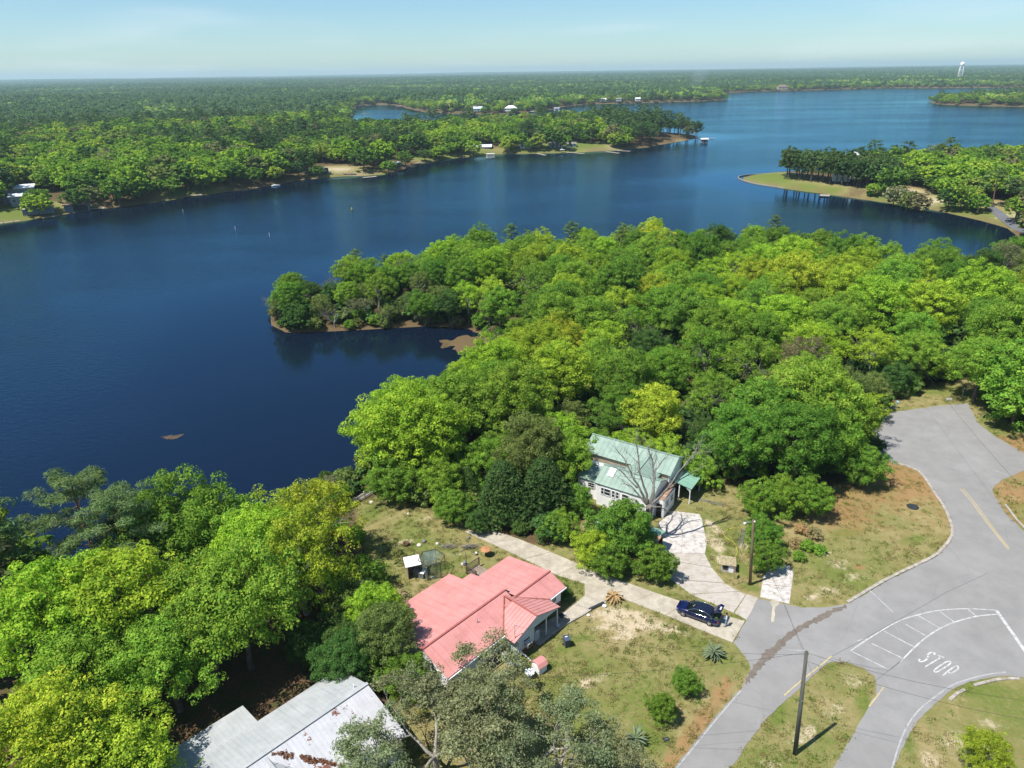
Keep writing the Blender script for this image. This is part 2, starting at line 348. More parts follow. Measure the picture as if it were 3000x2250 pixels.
for a in ((1650, 1900, 2.5, 1.0, .3), (1700, 1870, 2.4, .8, .2), (1540, 1920, 3, 1.2, .3), (1600, 1950, 3, 1, .2), (2170, 1660, 1.0, 3.5, .2), (2200, 1720, 2, .9, -.5), (2130, 1620, .8, 2.2, .2), (1100, 1420, 4, 2.5, 0), (1090, 1480, 3, 4, 0), (1950, 1740, 3.4, .7, -.5), (2050, 1790, 3, .6, -.5), (1300, 1660, 3, 1.5, .2), (1380, 1690, 3, 1.6, 0), (1480, 1560, 4, 1, -.4), (2000, 2000, 2, 3, 0), (1900, 2150, 2.5, 3, 0), (2440, 1945, 1.2, .8, 0), (2530, 2050, 1, 3, -.4), (2280, 2090, 1.0, 3.5, -.6), (2660, 2180, .8, 3.0, -.3), (2480, 1560, 3.5, 1.2, .2), (2680, 1580, 3, 1, .3), (2720, 1150, 5, .9, 0), (2980, 1480, 3, 1, 0), (2860, 2030, 3, .8, .2)): acc(green, *a, w=.8)
green = np.clip(green, 0, 1)
# banks far off: dry mud at the water, lawns of the waterside gardens
bank = (1 - sm(sdg, 0.3, 2.5 + rr * 0.0018)) * (sdg > -9) * np.where(rr < 250, .55, 1)
lawn = np.zeros_like(GX)
for (px, py, w) in ((1330, 462, 26), (1420, 458, 26), (1560, 446, 20), (1640, 440, 26), (1700, 436, 24), (1130, 515, 12), (1000, 515, 12), (560, 572, 16), (20, 640, 18), (110, 630, 12), (2200, 522, 12), (2240, 530, 13), (2280, 540, 13), (2340, 555, 11), (2420, 566, 10), (2600, 590, 12), (2700, 606, 12), (2800, 622, 11), (2900, 645, 10), (2960, 664, 9), (1240, 470, 14)):
    c = P(px, py, 0); np.maximum(lawn, np.exp(-((GX - c.x) ** 2 + (GY - c.y) ** 2) / w ** 2), out=lawn)
far_sand = np.zeros_like(GX)
for (px, py, w) in ((2610, 555, 9), (2660, 570, 9), (2710, 588, 10), (2740, 592, 8), (2890, 606, 8), (2960, 636, 8), (2550, 550, 6), (1000, 500, 11), (960, 503, 10), (1050, 508, 8), (1790, 428, 8), (1960, 417, 8), (2010, 407, 10), (1830, 434, 6), (1080, 452, 13), (940, 442, 12), (2400, 550, 5), (2310, 543, 5), (250, 597, 5), (560, 566, 4)):
    c = P(px, py, 2); np.maximum(far_sand, np.exp(-((GX - c.x) ** 2 + (GY - c.y) ** 2) / w ** 2), out=far_sand)
fm = rr > 230
litter = np.where(fm, litter * (1 - np.clip(lawn * 1.4 + far_sand, 0, 1)), litter)
sand = np.where(fm, np.maximum(far_sand * .62, bank * .18), np.maximum(sand, 0))
green = np.where(fm, np.clip(lawn * 1.1, 0, 1) * .8 + .1, green)
def colattr(name, r, g, b, a):
    at = gme.color_attributes.new(name, 'FLOAT_COLOR', 'POINT')
    at.data.foreach_set('color', np.stack([r, g, b, a], -1).astype(np.float32).ravel())
colattr('cover', np.clip(sand, 0, 1), np.clip(clay, 0, 1), np.clip(green, 0, 1), np.clip(litter, 0, 1))
colattr('wetness', np.clip(bank, 0, 1), bank * 0, bank * 0, bank * 0)
gmat = bpy.data.materials.new('ground_cover'); nt, N, L = nodes_of(gmat); b = N['Principled BSDF']; b.inputs['Roughness'].default_value = 0.95; b.inputs['Specular IOR Level'].default_value = 0.1
av = N.new('ShaderNodeVertexColor'); av.layer_name = 'cover'; sp = N.new('ShaderNodeSeparateColor'); L.new(av.outputs['Color'], sp.inputs[0])
aw = N.new('ShaderNodeVertexColor'); aw.layer_name = 'wetness'; sw = N.new('ShaderNodeSeparateColor'); L.new(aw.outputs['Color'], sw.inputs[0])
gc = N.new('ShaderNodeTexCoord')
def noise(scale, detail=6, rough=0.65, stretch=None):
    n = N.new('ShaderNodeTexNoise'); n.inputs['Scale'].default_value = scale; n.inputs['Detail'].default_value = detail; n.inputs['Roughness'].default_value = rough
    L.new(gc.outputs['Object'], n.inputs['Vector']); return n.outputs['Fac']
def mixc(f, a, c):
    x = N.new('ShaderNodeMix'); x.data_type = 'RGBA'
    for s_, v_ in (('Factor', f), ('A', a), ('B', c)):
        if isinstance(v_, tuple): x.inputs[s_].default_value = (*v_, 1)
        elif isinstance(v_, (int, float)): x.inputs[s_].default_value = v_
        else: L.new(v_, x.inputs[s_])
    return x.outputs['Result']
def mth(op, a, c=None, d=None, clamp=False):
    x = N.new('ShaderNodeMath'); x.operation = op; x.use_clamp = clamp
    for i, v_ in enumerate((a, c, d)):
        if v_ is None: continue
        if isinstance(v_, (int, float)): x.inputs[i].default_value = v_
        else: L.new(v_, x.inputs[i])
    return x.outputs[0]
def rng(v_, lo, hi, a=0.0, c=1.0):
    x = N.new('ShaderNodeMapRange'); L.new(v_, x.inputs[0]); x.inputs[1].default_value = lo; x.inputs[2].default_value = hi; x.inputs[3].default_value = a; x.inputs[4].default_value = c; return x.outputs[0]
nA, nB, nC, nD = noise(0.9), noise(4.0, 8, 0.7), noise(0.22, 5), noise(2.2, 8, .75)
def edge(mask, k=0.9):    # a mask with a ragged border
    return rng(mth('ADD', mask, mth('MULTIPLY', mth('SUBTRACT', mth('ADD', mth('MULTIPLY', nA, .45), mth('MULTIPLY', nD, .55)), 0.5), k)), 0.32, 0.62)
dry = mixc(nB, (0.26, 0.20, 0.085), (0.36, 0.30, 0.15))
dry = mixc(rng(nA, .35, .7), dry, (0.19, 0.16, 0.055)); dry = mixc(rng(nD, .52, .72), dry, (0.40, 0.33, 0.18))
grn = mixc(rng(nB, .3, .7), (0.075, 0.115, 0.018), (0.17, 0.20, 0.045))
grass = mixc(rng(mth('ADD', sp.outputs[2], mth('ADD', mth('MULTIPLY', mth('SUBTRACT', nB, .5), 1.2), mth('MULTIPLY', mth('SUBTRACT', nD, .5), 1.3))), .22, .74), dry, grn)
cl = mixc(nB, (0.24, 0.125, 0.05), (0.36, 0.215, 0.105))
c_ = mixc(mth('MULTIPLY', edge(sp.outputs[1], 1.8), .8), grass, cl)
sd_ = mixc(nB, (0.42, 0.33, 0.21), (0.60, 0.50, 0.36))
c_ = mixc(mth('MULTIPLY', edge(sp.outputs[0], 2.0), .9), c_, sd_)
lit = mixc(rng(nB, .3, .7), (0.055, 0.036, 0.02), (0.17, 0.105, 0.055)); lit = mixc(rng(nA, .45, .65), lit, (0.07, 0.075, 0.025))
c_ = mixc(edge(av.outputs['Alpha'], .7), c_, lit)
c_ = mixc(mth('MULTIPLY', sw.outputs[0], .75), c_, mixc(nA, (0.10, 0.065, 0.03), (0.24, 0.17, 0.085)))
L.new(c_, b.inputs['Base Color'])
bp = N.new('ShaderNodeBump'); bp.inputs['Strength'].default_value = 0.7; bp.inputs['Distance'].default_value = 0.12
L.new(noise(6.0, 8, .8), bp.inputs['Height']); L.new(bp.outputs[0], b.inputs['Normal'])
gme.materials.append(gmat); gme.polygons.foreach_set('use_smooth', np.ones(len(gf), bool))
ground = tag(link(bpy.data.objects.new('ground', gme)), kind='structure')
ground['label'] = 'grassy lots, wooded banks and flat country around the lake'

# ------------------------------------------------------------------ lake
wm = bpy.data.materials.new('lake_water'); nt, N, L = nodes_of(wm); b = N['Principled BSDF']
gc = N.new('ShaderNodeTexCoord')
N.remove(b); wout = N['Material Output']; wdif = N.new('ShaderNodeBsdfDiffuse'); wgl = N.new('ShaderNodeBsdfGlossy'); wfr = N.new('ShaderNodeFresnel'); wmx = N.new('ShaderNodeMixShader')
wdif.inputs['Color'].default_value = (0.0042, 0.0085, 0.020, 1); wgl.inputs['Color'].default_value = (0.38, 0.76, 1.0, 1); wgl.inputs['Roughness'].default_value = 0.06; wfr.inputs['IOR'].default_value = 1.42
L.new(wfr.outputs[0], wmx.inputs[0]); L.new(wdif.outputs[0], wmx.inputs[1]); L.new(wgl.outputs[0], wmx.inputs[2]); L.new(wmx.outputs[0], wout.inputs['Surface'])
mp = N.new('ShaderNodeMapping'); mp.inputs['Rotation'].default_value = (0, 0, R_(28)); mp.inputs['Scale'].default_value = (0.55, 1.3, 1); L.new(gc.outputs['Object'], mp.inputs['Vector'])
w1 = N.new('ShaderNodeTexNoise'); w1.inputs['Scale'].default_value = 0.9; w1.inputs['Detail'].default_value = 4; w1.inputs['Roughness'].default_value = .6; L.new(mp.outputs[0], w1.inputs['Vector'])
w2 = N.new('ShaderNodeTexNoise'); w2.inputs['Scale'].default_value = 0.011; w2.inputs['Detail'].default_value = 3; L.new(mp.outputs[0], w2.inputs['Vector'])
# wind: ruffled on the open lake, calm in the lee of the banks
aw = N.new('ShaderNodeAttribute'); aw.attribute_name = 'lee'
w3 = N.new('ShaderNodeMapRange'); w3.inputs[1].default_value = .35; w3.inputs[2].default_value = .65; w3.inputs[3].default_value = .5; w3.inputs[4].default_value = 1.35; L.new(w2.outputs['Fac'], w3.inputs[0])
wst = mth('MULTIPLY', w3.outputs[0], aw.outputs['Fac'])
bp = N.new('ShaderNodeBump'); bp.inputs['Distance'].default_value = 0.2; L.new(wst, bp.inputs['Strength']); L.new(w1.outputs['Fac'], bp.inputs['Height'])
for n_ in (wgl, wfr): L.new(bp.outputs[0], n_.inputs['Normal'])
lx = axis(-1000, 2600, -130, 220, 6, 1.12, 60); ly = axis(20, 2700, 40, 460, 6, 1.12, 60)
LX, LY = np.meshgrid(lx, ly); lsd = sdist(LX, LY).reshape(LX.shape)
lv = np.stack([LX, LY, LX * 0 + LAKE], -1).reshape(-1, 3); n_ = len(lx); ii = np.arange(len(lv)).reshape(len(ly), n_)
lf = np.stack([ii[:-1, :-1], ii[:-1, 1:], ii[1:, 1:], ii[1:, :-1]], -1).reshape(-1, 4)
lme = bpy.data.meshes.new('lake'); lme.from_pydata(lv.tolist(), [], lf.tolist()); lme.materials.append(wm)
at = lme.attributes.new('lee', 'FLOAT', 'POINT'); at.data.foreach_set('value', (0.07 + 0.88 * sm(-lsd, 7, 55)).astype(np.float32).ravel())
tag(link(bpy.data.objects.new('lake', lme)), 'wide blue lake with coves between wooded banks', kind='structure')
# ------------------------------------------------------------------ trees: meshes
BARK = mat('bark_grey_brown', (0.13, 0.10, 0.075), rough=0.9, var=0.2, scale=6, bump=0.6, bscale=14, stretch=(1, 1, .35))
BARK_PALE = mat('bark_pale_grey', (0.30, 0.275, 0.24), rough=0.9, var=0.2, scale=5, bump=0.5, bscale=12, stretch=(1, 1, .35))
BARK_PINE = mat('bark_pine', (0.17, 0.10, 0.065), rough=0.9, var=0.2, scale=6, bump=0.6, bscale=12, stretch=(1, 1, .4))
LEAF = leaf_mat('leaf_broad', 0.36)
NEEDLE = leaf_mat('leaf_needle', 0.15)
RAMP = [(0.0, (0.020, 0.036, 0.012)), (0.22, (0.030, 0.055, 0.014)), (0.40, (0.038, 0.085, 0.010)), (0.58, (0.062, 0.125, 0.010)), (0.74, (0.100, 0.165, 0.012)), (0.88, (0.135, 0.165, 0.018)), (1.0, (0.10, 0.085, 0.04))]
FOREST_OAK = leaf_mat('leaf_forest_oak', 0.32, use_tint='rand', ramp=[(0.0, (0.085, 0.165, 0.034)), (0.2, (0.14, 0.25, 0.038)), (0.45, (0.20, 0.34, 0.04)), (0.65, (0.27, 0.41, 0.042)), (0.82, (0.33, 0.42, 0.048)), (0.94, (0.20, 0.25, 0.08)), (1.0, (0.24, 0.22, 0.11))])
FOREST_PINE = leaf_mat('leaf_forest_pine', 0.18, use_tint='rand', ramp=[(0.0, (0.055, 0.10, 0.04)), (0.5, (0.075, 0.135, 0.046)), (1.0, (0.11, 0.18, 0.055))])
FOREST_DARK = leaf_mat('leaf_forest_dark', 0.24, use_tint='rand', ramp=[(0.0, (0.055, 0.105, 0.034)), (0.5, (0.085, 0.17, 0.036)), (0.8, (0.13, 0.19, 0.05)), (1.0, (0.17, 0.17, 0.085))])
LEAF_FAR = leaf_mat('leaf_far_forest', 0.28, use_tint='own', ramp=[(0.0, (0.07, 0.12, 0.06)), (0.3, (0.115, 0.195, 0.066)), (0.5, (0.18, 0.30, 0.06)), (0.75, (0.25, 0.39, 0.06)), (0.9, (0.34, 0.43, 0.075)), (1.0, (0.26, 0.26, 0.14))])

class Leaves:
    def __init__(s, seed): s.r = np.random.default_rng(seed); s.c = []; s.n = []; s.l = []; s.w = []; s.t = []
    def clump(s, c, r, n, L, W, flat=0.8, up=0.15, tint=0.0, shell=0.6, spread=0.62):
        d = s.r.normal(size=(n, 3)); d /= np.linalg.norm(d, axis=1)[:, None]
        d[:, 2] = np.where(d[:, 2] < -0.35, -d[:, 2], d[:, 2])
        rad = r * (shell + (1 - shell) * s.r.random(n) ** 0.5)
        pos = np.array(c) + d * rad[:, None] * np.array([1, 1, flat])
        nn = d + np.array([0, 0, up]) + s.r.normal(size=(n, 3)) * spread * 0.55
        nn /= np.linalg.norm(nn, axis=1)[:, None]
        s.c.append(pos); s.n.append(nn); k = s.r.uniform(0.5, 1.5, n); s.l.append(L * k); s.w.append(W * k); s.t.append(np.full(n, tint))
    def arrays(s):
        c = np.concatenate(s.c); n = np.concatenate(s.n); l = np.concatenate(s.l)[:, None]; w = np.concatenate(s.w)[:, None]
        a = s.r.normal(size=c.shape); a -= n * (a * n).sum(1)[:, None]; a /= np.linalg.norm(a, axis=1)[:, None]; bb = np.cross(n, a)
        v = np.stack([c - a * l / 2, c + bb * w / 2 - a * l * .08, c + a * l / 2, c - bb * w / 2 - a * l * .08], 1).reshape(-1, 3)
        return v, np.concatenate(s.t)
    def mesh(s, name, m, extra=None):
        v, t = s.arrays(); return quad_mesh(name, v, m, t)
def quad_mesh(name, v, m, tint=None):
    nq = len(v) // 4; me = bpy.data.meshes.new(name)
    me.vertices.add(len(v)); me.vertices.foreach_set('co', v.astype(np.float32).ravel())
    me.loops.add(nq * 4); me.loops.foreach_set('vertex_index', np.arange(nq * 4, dtype=np.int32))
    me.polygons.add(nq); me.polygons.foreach_set('loop_start', np.arange(0, nq * 4, 4, dtype=np.int32)); me.polygons.foreach_set('loop_total', np.full(nq, 4, np.int32))
    if tint is not None:
        at = me.attributes.new('tint', 'FLOAT', 'POINT'); at.data.foreach_set('value', np.repeat(tint, 4).astype(np.float32))
    me.materials.append(m); me.update(); return me

def limb(mb, a, b, r0, r1, rnd, n=5, seg=4, sag=0.0, wob=0.12):
    a, b = Vector(a), Vector(b); L = (b - a).length; pts = []; rad = []
    for i in range(seg + 1):
        t = i / seg; q = a.lerp(b, t) + Vector((0, 0, sag * math.sin(math.pi * t) * L))
        if 0 < i < seg: q += Vector((rnd.uniform(-1, 1), rnd.uniform(-1, 1), rnd.uniform(-.6, .6))) * wob * L / seg
        pts.append(q); rad.append(r0 + (r1 - r0) * t)
    mb.tube(pts, rad, n, cap=False); return pts

def oak_lobes(rnd, R, H, hb, nl, irregular=0.25, lr=(.30, .50)):
    """Lobe centres and radii of a broad crown."""
    cz = hb + (H - hb) * 0.5; hz = (H - hb) / 2; out = []
    for i in range(nl):
        a = i * 2.39996 + rnd.uniform(-.3, .3); u = (i + .5) / nl
        zz = 1 - 1.75 * u; rr_ = math.sqrt(max(0.05, 1 - min(1, zz * zz)))
        k = 0.60 * (1 + rnd.uniform(-irregular, irregular))
        r = R * rnd.uniform(*lr)
        out.append((Vector((math.cos(a) * rr_ * R * k, math.sin(a) * rr_ * R * k, cz + zz * hz * 0.62 + rnd.uniform(-.3, .3))), r))
    return out
def make_oak(seed, R=5.5, H=13.0, hb=3.5, nl=14, clumps=26, leaves=96, L=0.25, W=0.165, irregular=0.25, bark=None, name='oak', leafm=None, cr=(0.6, 1.05), flat=.8, gap=0.0, lr=(.30, .50)):
    rnd = random.Random(seed); lv = Leaves(seed); lobes = oak_lobes(rnd, R, H, hb, nl, irregular, lr)
    cz = hb + (H - hb) * .45
    for c, r in lobes:
        for k in range(clumps):
            d = Vector((rnd.gauss(0, 1), rnd.gauss(0, 1), rnd.gauss(0.25, 1))).normalized()
            k_ = rnd.choice((1.0, 1.0, .9, 1.14, 1.28)); q = c + Vector((d.x * r * k_, d.y * r * k_, d.z * r * 0.85 * k_))
            rel = Vector((q.x / R, q.y / R, (q.z - cz) / (H - hb) * 2))
            if rel.length < 0.5 and rnd.random() < 0.8: continue
            if gap and rnd.random() < gap: continue
            lv.clump(q, rnd.uniform(*cr) * R / 5.5, leaves, L, W, flat, tint=rnd.uniform(-.05, .05))
    crown = lv.mesh(name + '_crown', leafm or LEAF)
    mb = MB(); top = Vector((rnd.uniform(-.5, .5), rnd.uniform(-.5, .5), hb + (H - hb) * .35)); tr = 0.035 * H * .72
    limb(mb, (0, 0, -0.6), top, tr * 1.15, tr * .6, rnd, 8, 6, wob=.15)
    for c, r in lobes:
        st = Vector((0, 0, 0)).lerp(top, rnd.uniform(.55, .98)); p = limb(mb, st, c, tr * .42, tr * .12, rnd, 5, 4, sag=.06, wob=.35)
        for _ in range(3):
            d = Vector((rnd.gauss(0, 1), rnd.gauss(0, 1), abs(rnd.gauss(0, 1)))).normalized()
            limb(mb, p[-2], c + d * r * .85, tr * .13, tr * .04, rnd, 4, 2)
    return mb.mesh(name + '_trunk', bark or BARK), crown
def make_pine(seed, H=20.0, hb=9.0, R=3.6, nb=26, leaves=90, L=0.55, W=0.10, name='pine', cl=1.05, leafm=None, n2=3):
    rnd = random.Random(seed); lv = Leaves(seed); mb = MB()
    lean = Vector((rnd.uniform(-.6, .6), rnd.uniform(-.6, .6), H)); pts = [Vector((0, 0, -.6))] + [lean * (i / 7) + Vector((rnd.uniform(-.12, .12), rnd.uniform(-.12, .12), 0)) for i in range(1, 8)]
    mb.tube(pts, [0.26 * H / 20 * (1 - .82 * i / 7) + .02 for i in range(8)], 7, cap=False)
    for i in range(nb):
        t = hb / H + (1 - hb / H) * ((i + .5) / nb) ** .9; base = lean * t; a = i * 2.39996 + rnd.uniform(-.5, .5)
        prof = (math.sin(math.pi * min(1, (t - hb / H) / (1 - hb / H) * .78 + .2))) ** .7
        ln = R * prof * rnd.uniform(.65, 1.15) + .4
        tip = base + Vector((math.cos(a) * ln, math.sin(a) * ln, rnd.uniform(.1, .7)))
        p = limb(mb, base, tip, .075 * H / 20, .02, rnd, 4, 3, sag=-.05, wob=.3)
        for k in range(n2):
            q = p[-1].lerp(p[0], k * .26) + Vector((rnd.uniform(-.6, .6), rnd.uniform(-.6, .6), rnd.uniform(0, .4)))
            lv.clump(q, cl * rnd.uniform(.75, 1.2), leaves, L, W, 0.5, up=.5, tint=rnd.uniform(-.05, .05), shell=.3, spread=1.1)
    return mb.mesh(name + '_trunk', BARK_PINE), lv.mesh(name + '_crown', leafm or NEEDLE)
def make_cone(seed, H=9.0, R=3.6, n=230, leaves=46, L=.34, W=.16, name='cedar'):
    rnd = random.Random(seed); lv = Leaves(seed); mb = MB()
    limb(mb, (0, 0, -.5), (rnd.uniform(-.2, .2), rnd.uniform(-.2, .2), H * .96), .2, .03, rnd, 6, 6)
    for i in range(n):
        t = ((i + .5) / n) ** .85; z = .5 + (H - .9) * t; a = i * 2.39996; rr_ = R * (1 - t) ** .62 * (1 + .2 * math.sin(3 * a + seed)) * rnd.uniform(.8, 1.08)
        c = Vector((math.cos(a) * rr_, math.sin(a) * rr_, z)); lv.clump(c, rnd.uniform(.5, .8), leaves, L, W, .75, up=.15, tint=rnd.uniform(-.05, .05))
        if i % 5 == 0: limb(mb, (0, 0, z + .3), c, .05, .015, rnd, 4, 2)
    return mb.mesh(name + '_trunk', BARK), lv.mesh(name + '_crown', LEAF)
def branchy(mb, rnd, p, d, L, r, depth, tips, spread=.55, up=.15, n=5, kids=(2, 3)):
    q = p; pts = [p]; rad = [r]; seg = 3
    for i in range(seg):
        d = (d + Vector((rnd.gauss(0, .16), rnd.gauss(0, .16), rnd.gauss(up * .4, .12)))).normalized(); q = q + d * L / seg; pts.append(q); rad.append(r * (1 - .38 * (i + 1) / seg))
    mb.tube(pts, rad, n if depth > 1 else 4, cap=False)
    if depth == 0: tips.append(q); return
    for k in range(rnd.randint(*kids)):
        dd = (d + Vector((rnd.gauss(0, 1), rnd.gauss(0, 1), rnd.gauss(up, .6))) * spread).normalized(); st = pts[-1] if k == 0 else pts[rnd.choice((2, 3))]
        branchy(mb, rnd, st, dd, L * rnd.uniform(.6, .85), rad[-1] * rnd.uniform(.6, .9), depth - 1, tips, spread, up, n, kids)
def make_grey(seed, H=11.0, name='greyoak', leaves=34, depth=4, L=.22, W=.12, cl=.62, trunks=4, keep=.8):
    """Open, pale-barked live oak: many visible grey limbs, thin olive leaves at the twig ends."""
    rnd = random.Random(seed); lv = Leaves(seed); mb = MB(); tips = []
    limb(mb, (0, 0, -.5), (0, 0, H * .2), .34, .28, rnd, 8, 3)
    for i in range(trunks):
        a = i * 6.283 / trunks + rnd.uniform(-.4, .4); branchy(mb, rnd, Vector((0, 0, H * .19)), Vector((math.cos(a) * .75, math.sin(a) * .75, .75)).normalized(), H * .27, .19, depth, tips, .6, .12)
    for q in tips:
        if rnd.random() < keep: lv.clump(q, rnd.uniform(.7, 1.25) * cl * H / 9, leaves, L, W, .75, up=.2, shell=.15, spread=1.3, tint=rnd.uniform(-.05, .05))
    return mb.mesh(name + '_trunk', BARK_PALE), lv.mesh(name + '_crown', LEAF)
def make_shrub(seed, R=1.6, H=2.6, n=60, leaves=42, L=.26, W=.16, name='shrub'):
    rnd = random.Random(seed); lv = Leaves(seed); mb = MB()
    for i in range(6): a = i * 1.05; limb(mb, (0, 0, -.2), (math.cos(a) * R * .5, math.sin(a) * R * .5, H * .7), .05, .015, rnd, 4, 3)
    for i in range(n):
        d = Vector((rnd.gauss(0, 1), rnd.gauss(0, 1), rnd.gauss(0.3, .9))).normalized(); k = rnd.uniform(.6, 1)
        lv.clump((d.x * R * k, d.y * R * k, H * .48 + d.z * H * .48 * k), rnd.uniform(.38, .6), leaves, L, W, .8, tint=rnd.uniform(-.05, .05))
    return mb.mesh(name + '_stem', BARK), lv.mesh(name + '_leaves', LEAF)

NEAR = {
    'oak': [make_oak(10 + i, R=5.5 + .5 * (i % 2), H=13 + (i % 3), hb=3.0, nl=15 + i % 3, irregular=.3) for i in range(4)],
    'oakfine': [make_oak(40 + i, R=5.5, H=13, hb=3.0, nl=18, clumps=28, leaves=84, L=.22, W=.145, irregular=.38, cr=(.55, .95)) for i in range(2)],
    'oaklow': [make_oak(60 + i, R=4.6, H=8.5, hb=.4, nl=17, clumps=22, leaves=92, L=.23, W=.15, irregular=.48, cr=(.5, 1.15), lr=(.22, .5)) for i in range(4)],
    'oakthin': [make_oak(70 + i, R=5.2, H=13, hb=3.0, nl=13, clumps=20, leaves=66, L=.24, W=.15, irregular=.4, gap=.15, bark=BARK_PALE) for i in range(2)],
    'pine': [make_pine(80 + i, H=19 + i, hb=9 + i) for i in range(3)],
    'bigpine': [make_pine(90 + i, H=19, hb=8.5, R=5.4, nb=22, leaves=210, L=.5, W=.07, cl=1.15, n2=3) for i in range(2)],
    'cedar': [make_cone(100, 9.5, 3.8), make_cone(101, 8.0, 4.2)],
    'grey': [make_grey(110, leaves=80, keep=.92, cl=.7), make_grey(111, H=10.5, leaves=80, keep=.92, cl=.7), make_grey(112, leaves=70, keep=.85)],
    'bare': [make_grey(120, H=12, leaves=8, keep=.35, trunks=5), make_grey(121, H=11, leaves=10, keep=.4)],
    'shrub': [make_shrub(130 + i) for i in range(3)],
}
MID = {
    'oak': [make_oak(210 + i, nl=12, clumps=14, leaves=16, L=.85, W=.62, R=5.2, H=12 + i % 2, hb=2.2, irregular=.32, leafm=LEAF) for i in range(3)],
    'pine': [make_pine(220 + i, H=17, hb=7.5, nb=17, leaves=24, L=1.0, W=.34, cl=1.25, n2=2, R=3.4) for i in range(2)],
    'dark': [make_oak(230 + i, nl=12, clumps=14, leaves=18, L=.75, W=.5, R=4.8, H=13.5, hb=3, irregular=.4) for i in range(2)],
    'shrub': [make_shrub(240, n=30, leaves=14, L=.55, W=.4)],
}
# ------------------------------------------------------------------ trees: placing
PAL = {'bright': (0.290, 0.425, 0.040), 'lime': (0.350, 0.425, 0.042), 'mid': (0.205, 0.335, 0.042), 'green': (0.150, 0.272, 0.038), 'deep': (0.085, 0.160, 0.038),
       'olive': (0.180, 0.230, 0.064), 'pine': (0.125, 0.200, 0.070), 'cedar': (0.080, 0.132, 0.038), 'grey': (0.250, 0.270, 0.140), 'brown': (0.21, 0.20, 0.10), 'dry': (0.36, 0.27, 0.13)}
WORD = {'bright': 'bright yellow-green', 'lime': 'lime-yellow', 'mid': 'fresh green', 'green': 'mid green', 'deep': 'deep green', 'olive': 'olive green', 'pine': 'dark needled', 'cedar': 'blackish green', 'grey': 'grey-olive', 'brown': 'brownish budding', 'dry': 'straw-coloured'}
SPEC = {'oak': 'broad oak', 'oakfine': 'small-leaved oak', 'oaklow': 'low bushy oak', 'oakthin': 'thin-leaved oak', 'pine': 'pine', 'bigpine': 'long-needled pine', 'cedar': 'cedar', 'grey': 'pale-limbed live oak', 'bare': 'half-bare tree', 'dark': 'dark oak', 'shrub': 'shrub'}
TREES = []          # x, y, radius of every placed tree
trnd = random.Random(77)
def plant(kind, x, y, s=1.0, col='mid', label=None, group=None, lod=NEAR, hs=None, name=None, cat=None, z=None, var=None, parts=True):
    """One tree: an Empty at its foot with trunk and crown below it."""
    lst = lod[kind]; tm, cm = lst[trnd.randrange(len(lst)) if var is None else var % len(lst)]
    zz = gz1(x, y) if z is None else z
    o = empty(name or {'pine': 'pine_tree', 'bigpine': 'pine_tree', 'cedar': 'cedar_tree', 'bare': 'half_bare_tree', 'shrub': 'shrub'}.get(kind, 'oak_tree'), (x, y, zz - .05), trnd.uniform(0, 6.28))
    o.scale = (s, s, s * (hs or trnd.uniform(.92, 1.1)))
    c = PAL[col]; j = trnd.uniform(.85, 1.15); c = (c[0] * j * trnd.uniform(.88, 1.12), c[1] * j, c[2] * j, 1)
    for nm, me in (('stem' if kind == 'shrub' else 'trunk', tm), ('leaves' if kind == 'shrub' else 'crown', cm)):
        ch = bpy.data.objects.new(nm, me); ch.color = c; link(ch, o)
    tag(o, label or f'{WORD[col]} {SPEC[kind]} in the wood', cat or ('shrub' if kind == 'shrub' else 'tree'), group)
    TREES.append((x, y, 5 * s)); return o
def atop(px, py, h):    # foot of a tree whose top is sighted at px, py and stands h above the lot
    q = P(px, py, LOT + h); return q.x, q.y

# --- trees standing by themselves or at the wood's edge
def T(kind, px, py, h, s, col, label, **k):
    x, y = atop(px, py, h); return plant(kind, x, y, s, col, label, **k)
T('bigpine', 205, 1372, 17, .92, 'pine', 'taller long-needled pine by the water at the left edge', var=0)
T('bigpine', 330, 1440, 15, .82, 'pine', 'lower long-needled pine leaning over the water beside the taller one', var=1)
T('pine', -60, 1520, 15, .9, 'pine', 'pine cut by the left edge behind the bright oaks')
T('oak', 470, 1405, 14, 1.0, 'green', 'mid green round oak between the two pines and the lime oak')
T('oak', 610, 1420, 13, .9, 'mid', 'fresh green oak left of the lime oak by the shore')
T('oakthin', 790, 1400, 13, .9, 'lime', 'lime-yellow oak at the water above the shaded clearing')
T('oakthin', 905, 1370, 13, .9, 'lime', 'lime-yellow oak spreading over the lawn by the picket fence')
T('oakthin', 860, 1550, 11, .95, 'lime', 'lime-yellow lower oak on the shady side of the lawn')
T('oakfine', 740, 1480, 13, .9, 'bright', 'bright small-leaved oak behind the shaded clearing')
T('oakthin', 930, 1640, 7.5, .65, 'bright', 'bright tree reaching over the shaded end of the lawn')
T('oaklow', 1020, 1690, 6, .6, 'olive', 'olive bush tree at the back left of the red roof')
T('oakfine', 1000, 1880, 6, .5, 'deep', 'deep green tree over the top of the grey metal roof')
T('oaklow', 900, 1850, 4, .5, 'deep', 'deep green undergrowth beside the grey metal roof')
T('oak', 670, 1640, 13, .9, 'mid', 'fresh green oak left of the shaded clearing')
T('oak', 120, 1660, 14, 1.0, 'bright', 'bright yellow-green oak at the left edge below the pines')
T('oak', 320, 1640, 14, 1.05, 'bright', 'bright yellow-green oak in front of the two pines')
T('oakfine', 560, 1640, 13.5, 1.0, 'mid', 'fresh green oak in the middle of the left wood')
T('oak', 200, 1790, 13, .85, 'mid', 'fresh green oak above the lime oaks in the lower left')
T('oakfine', 440, 1780, 12, .85, 'mid', 'fresh green oak beside the sunlit gap in the left wood')
T('oakthin', 90, 1930, 9, .6, 'lime', 'small lime-yellow tree behind the corner oaks')
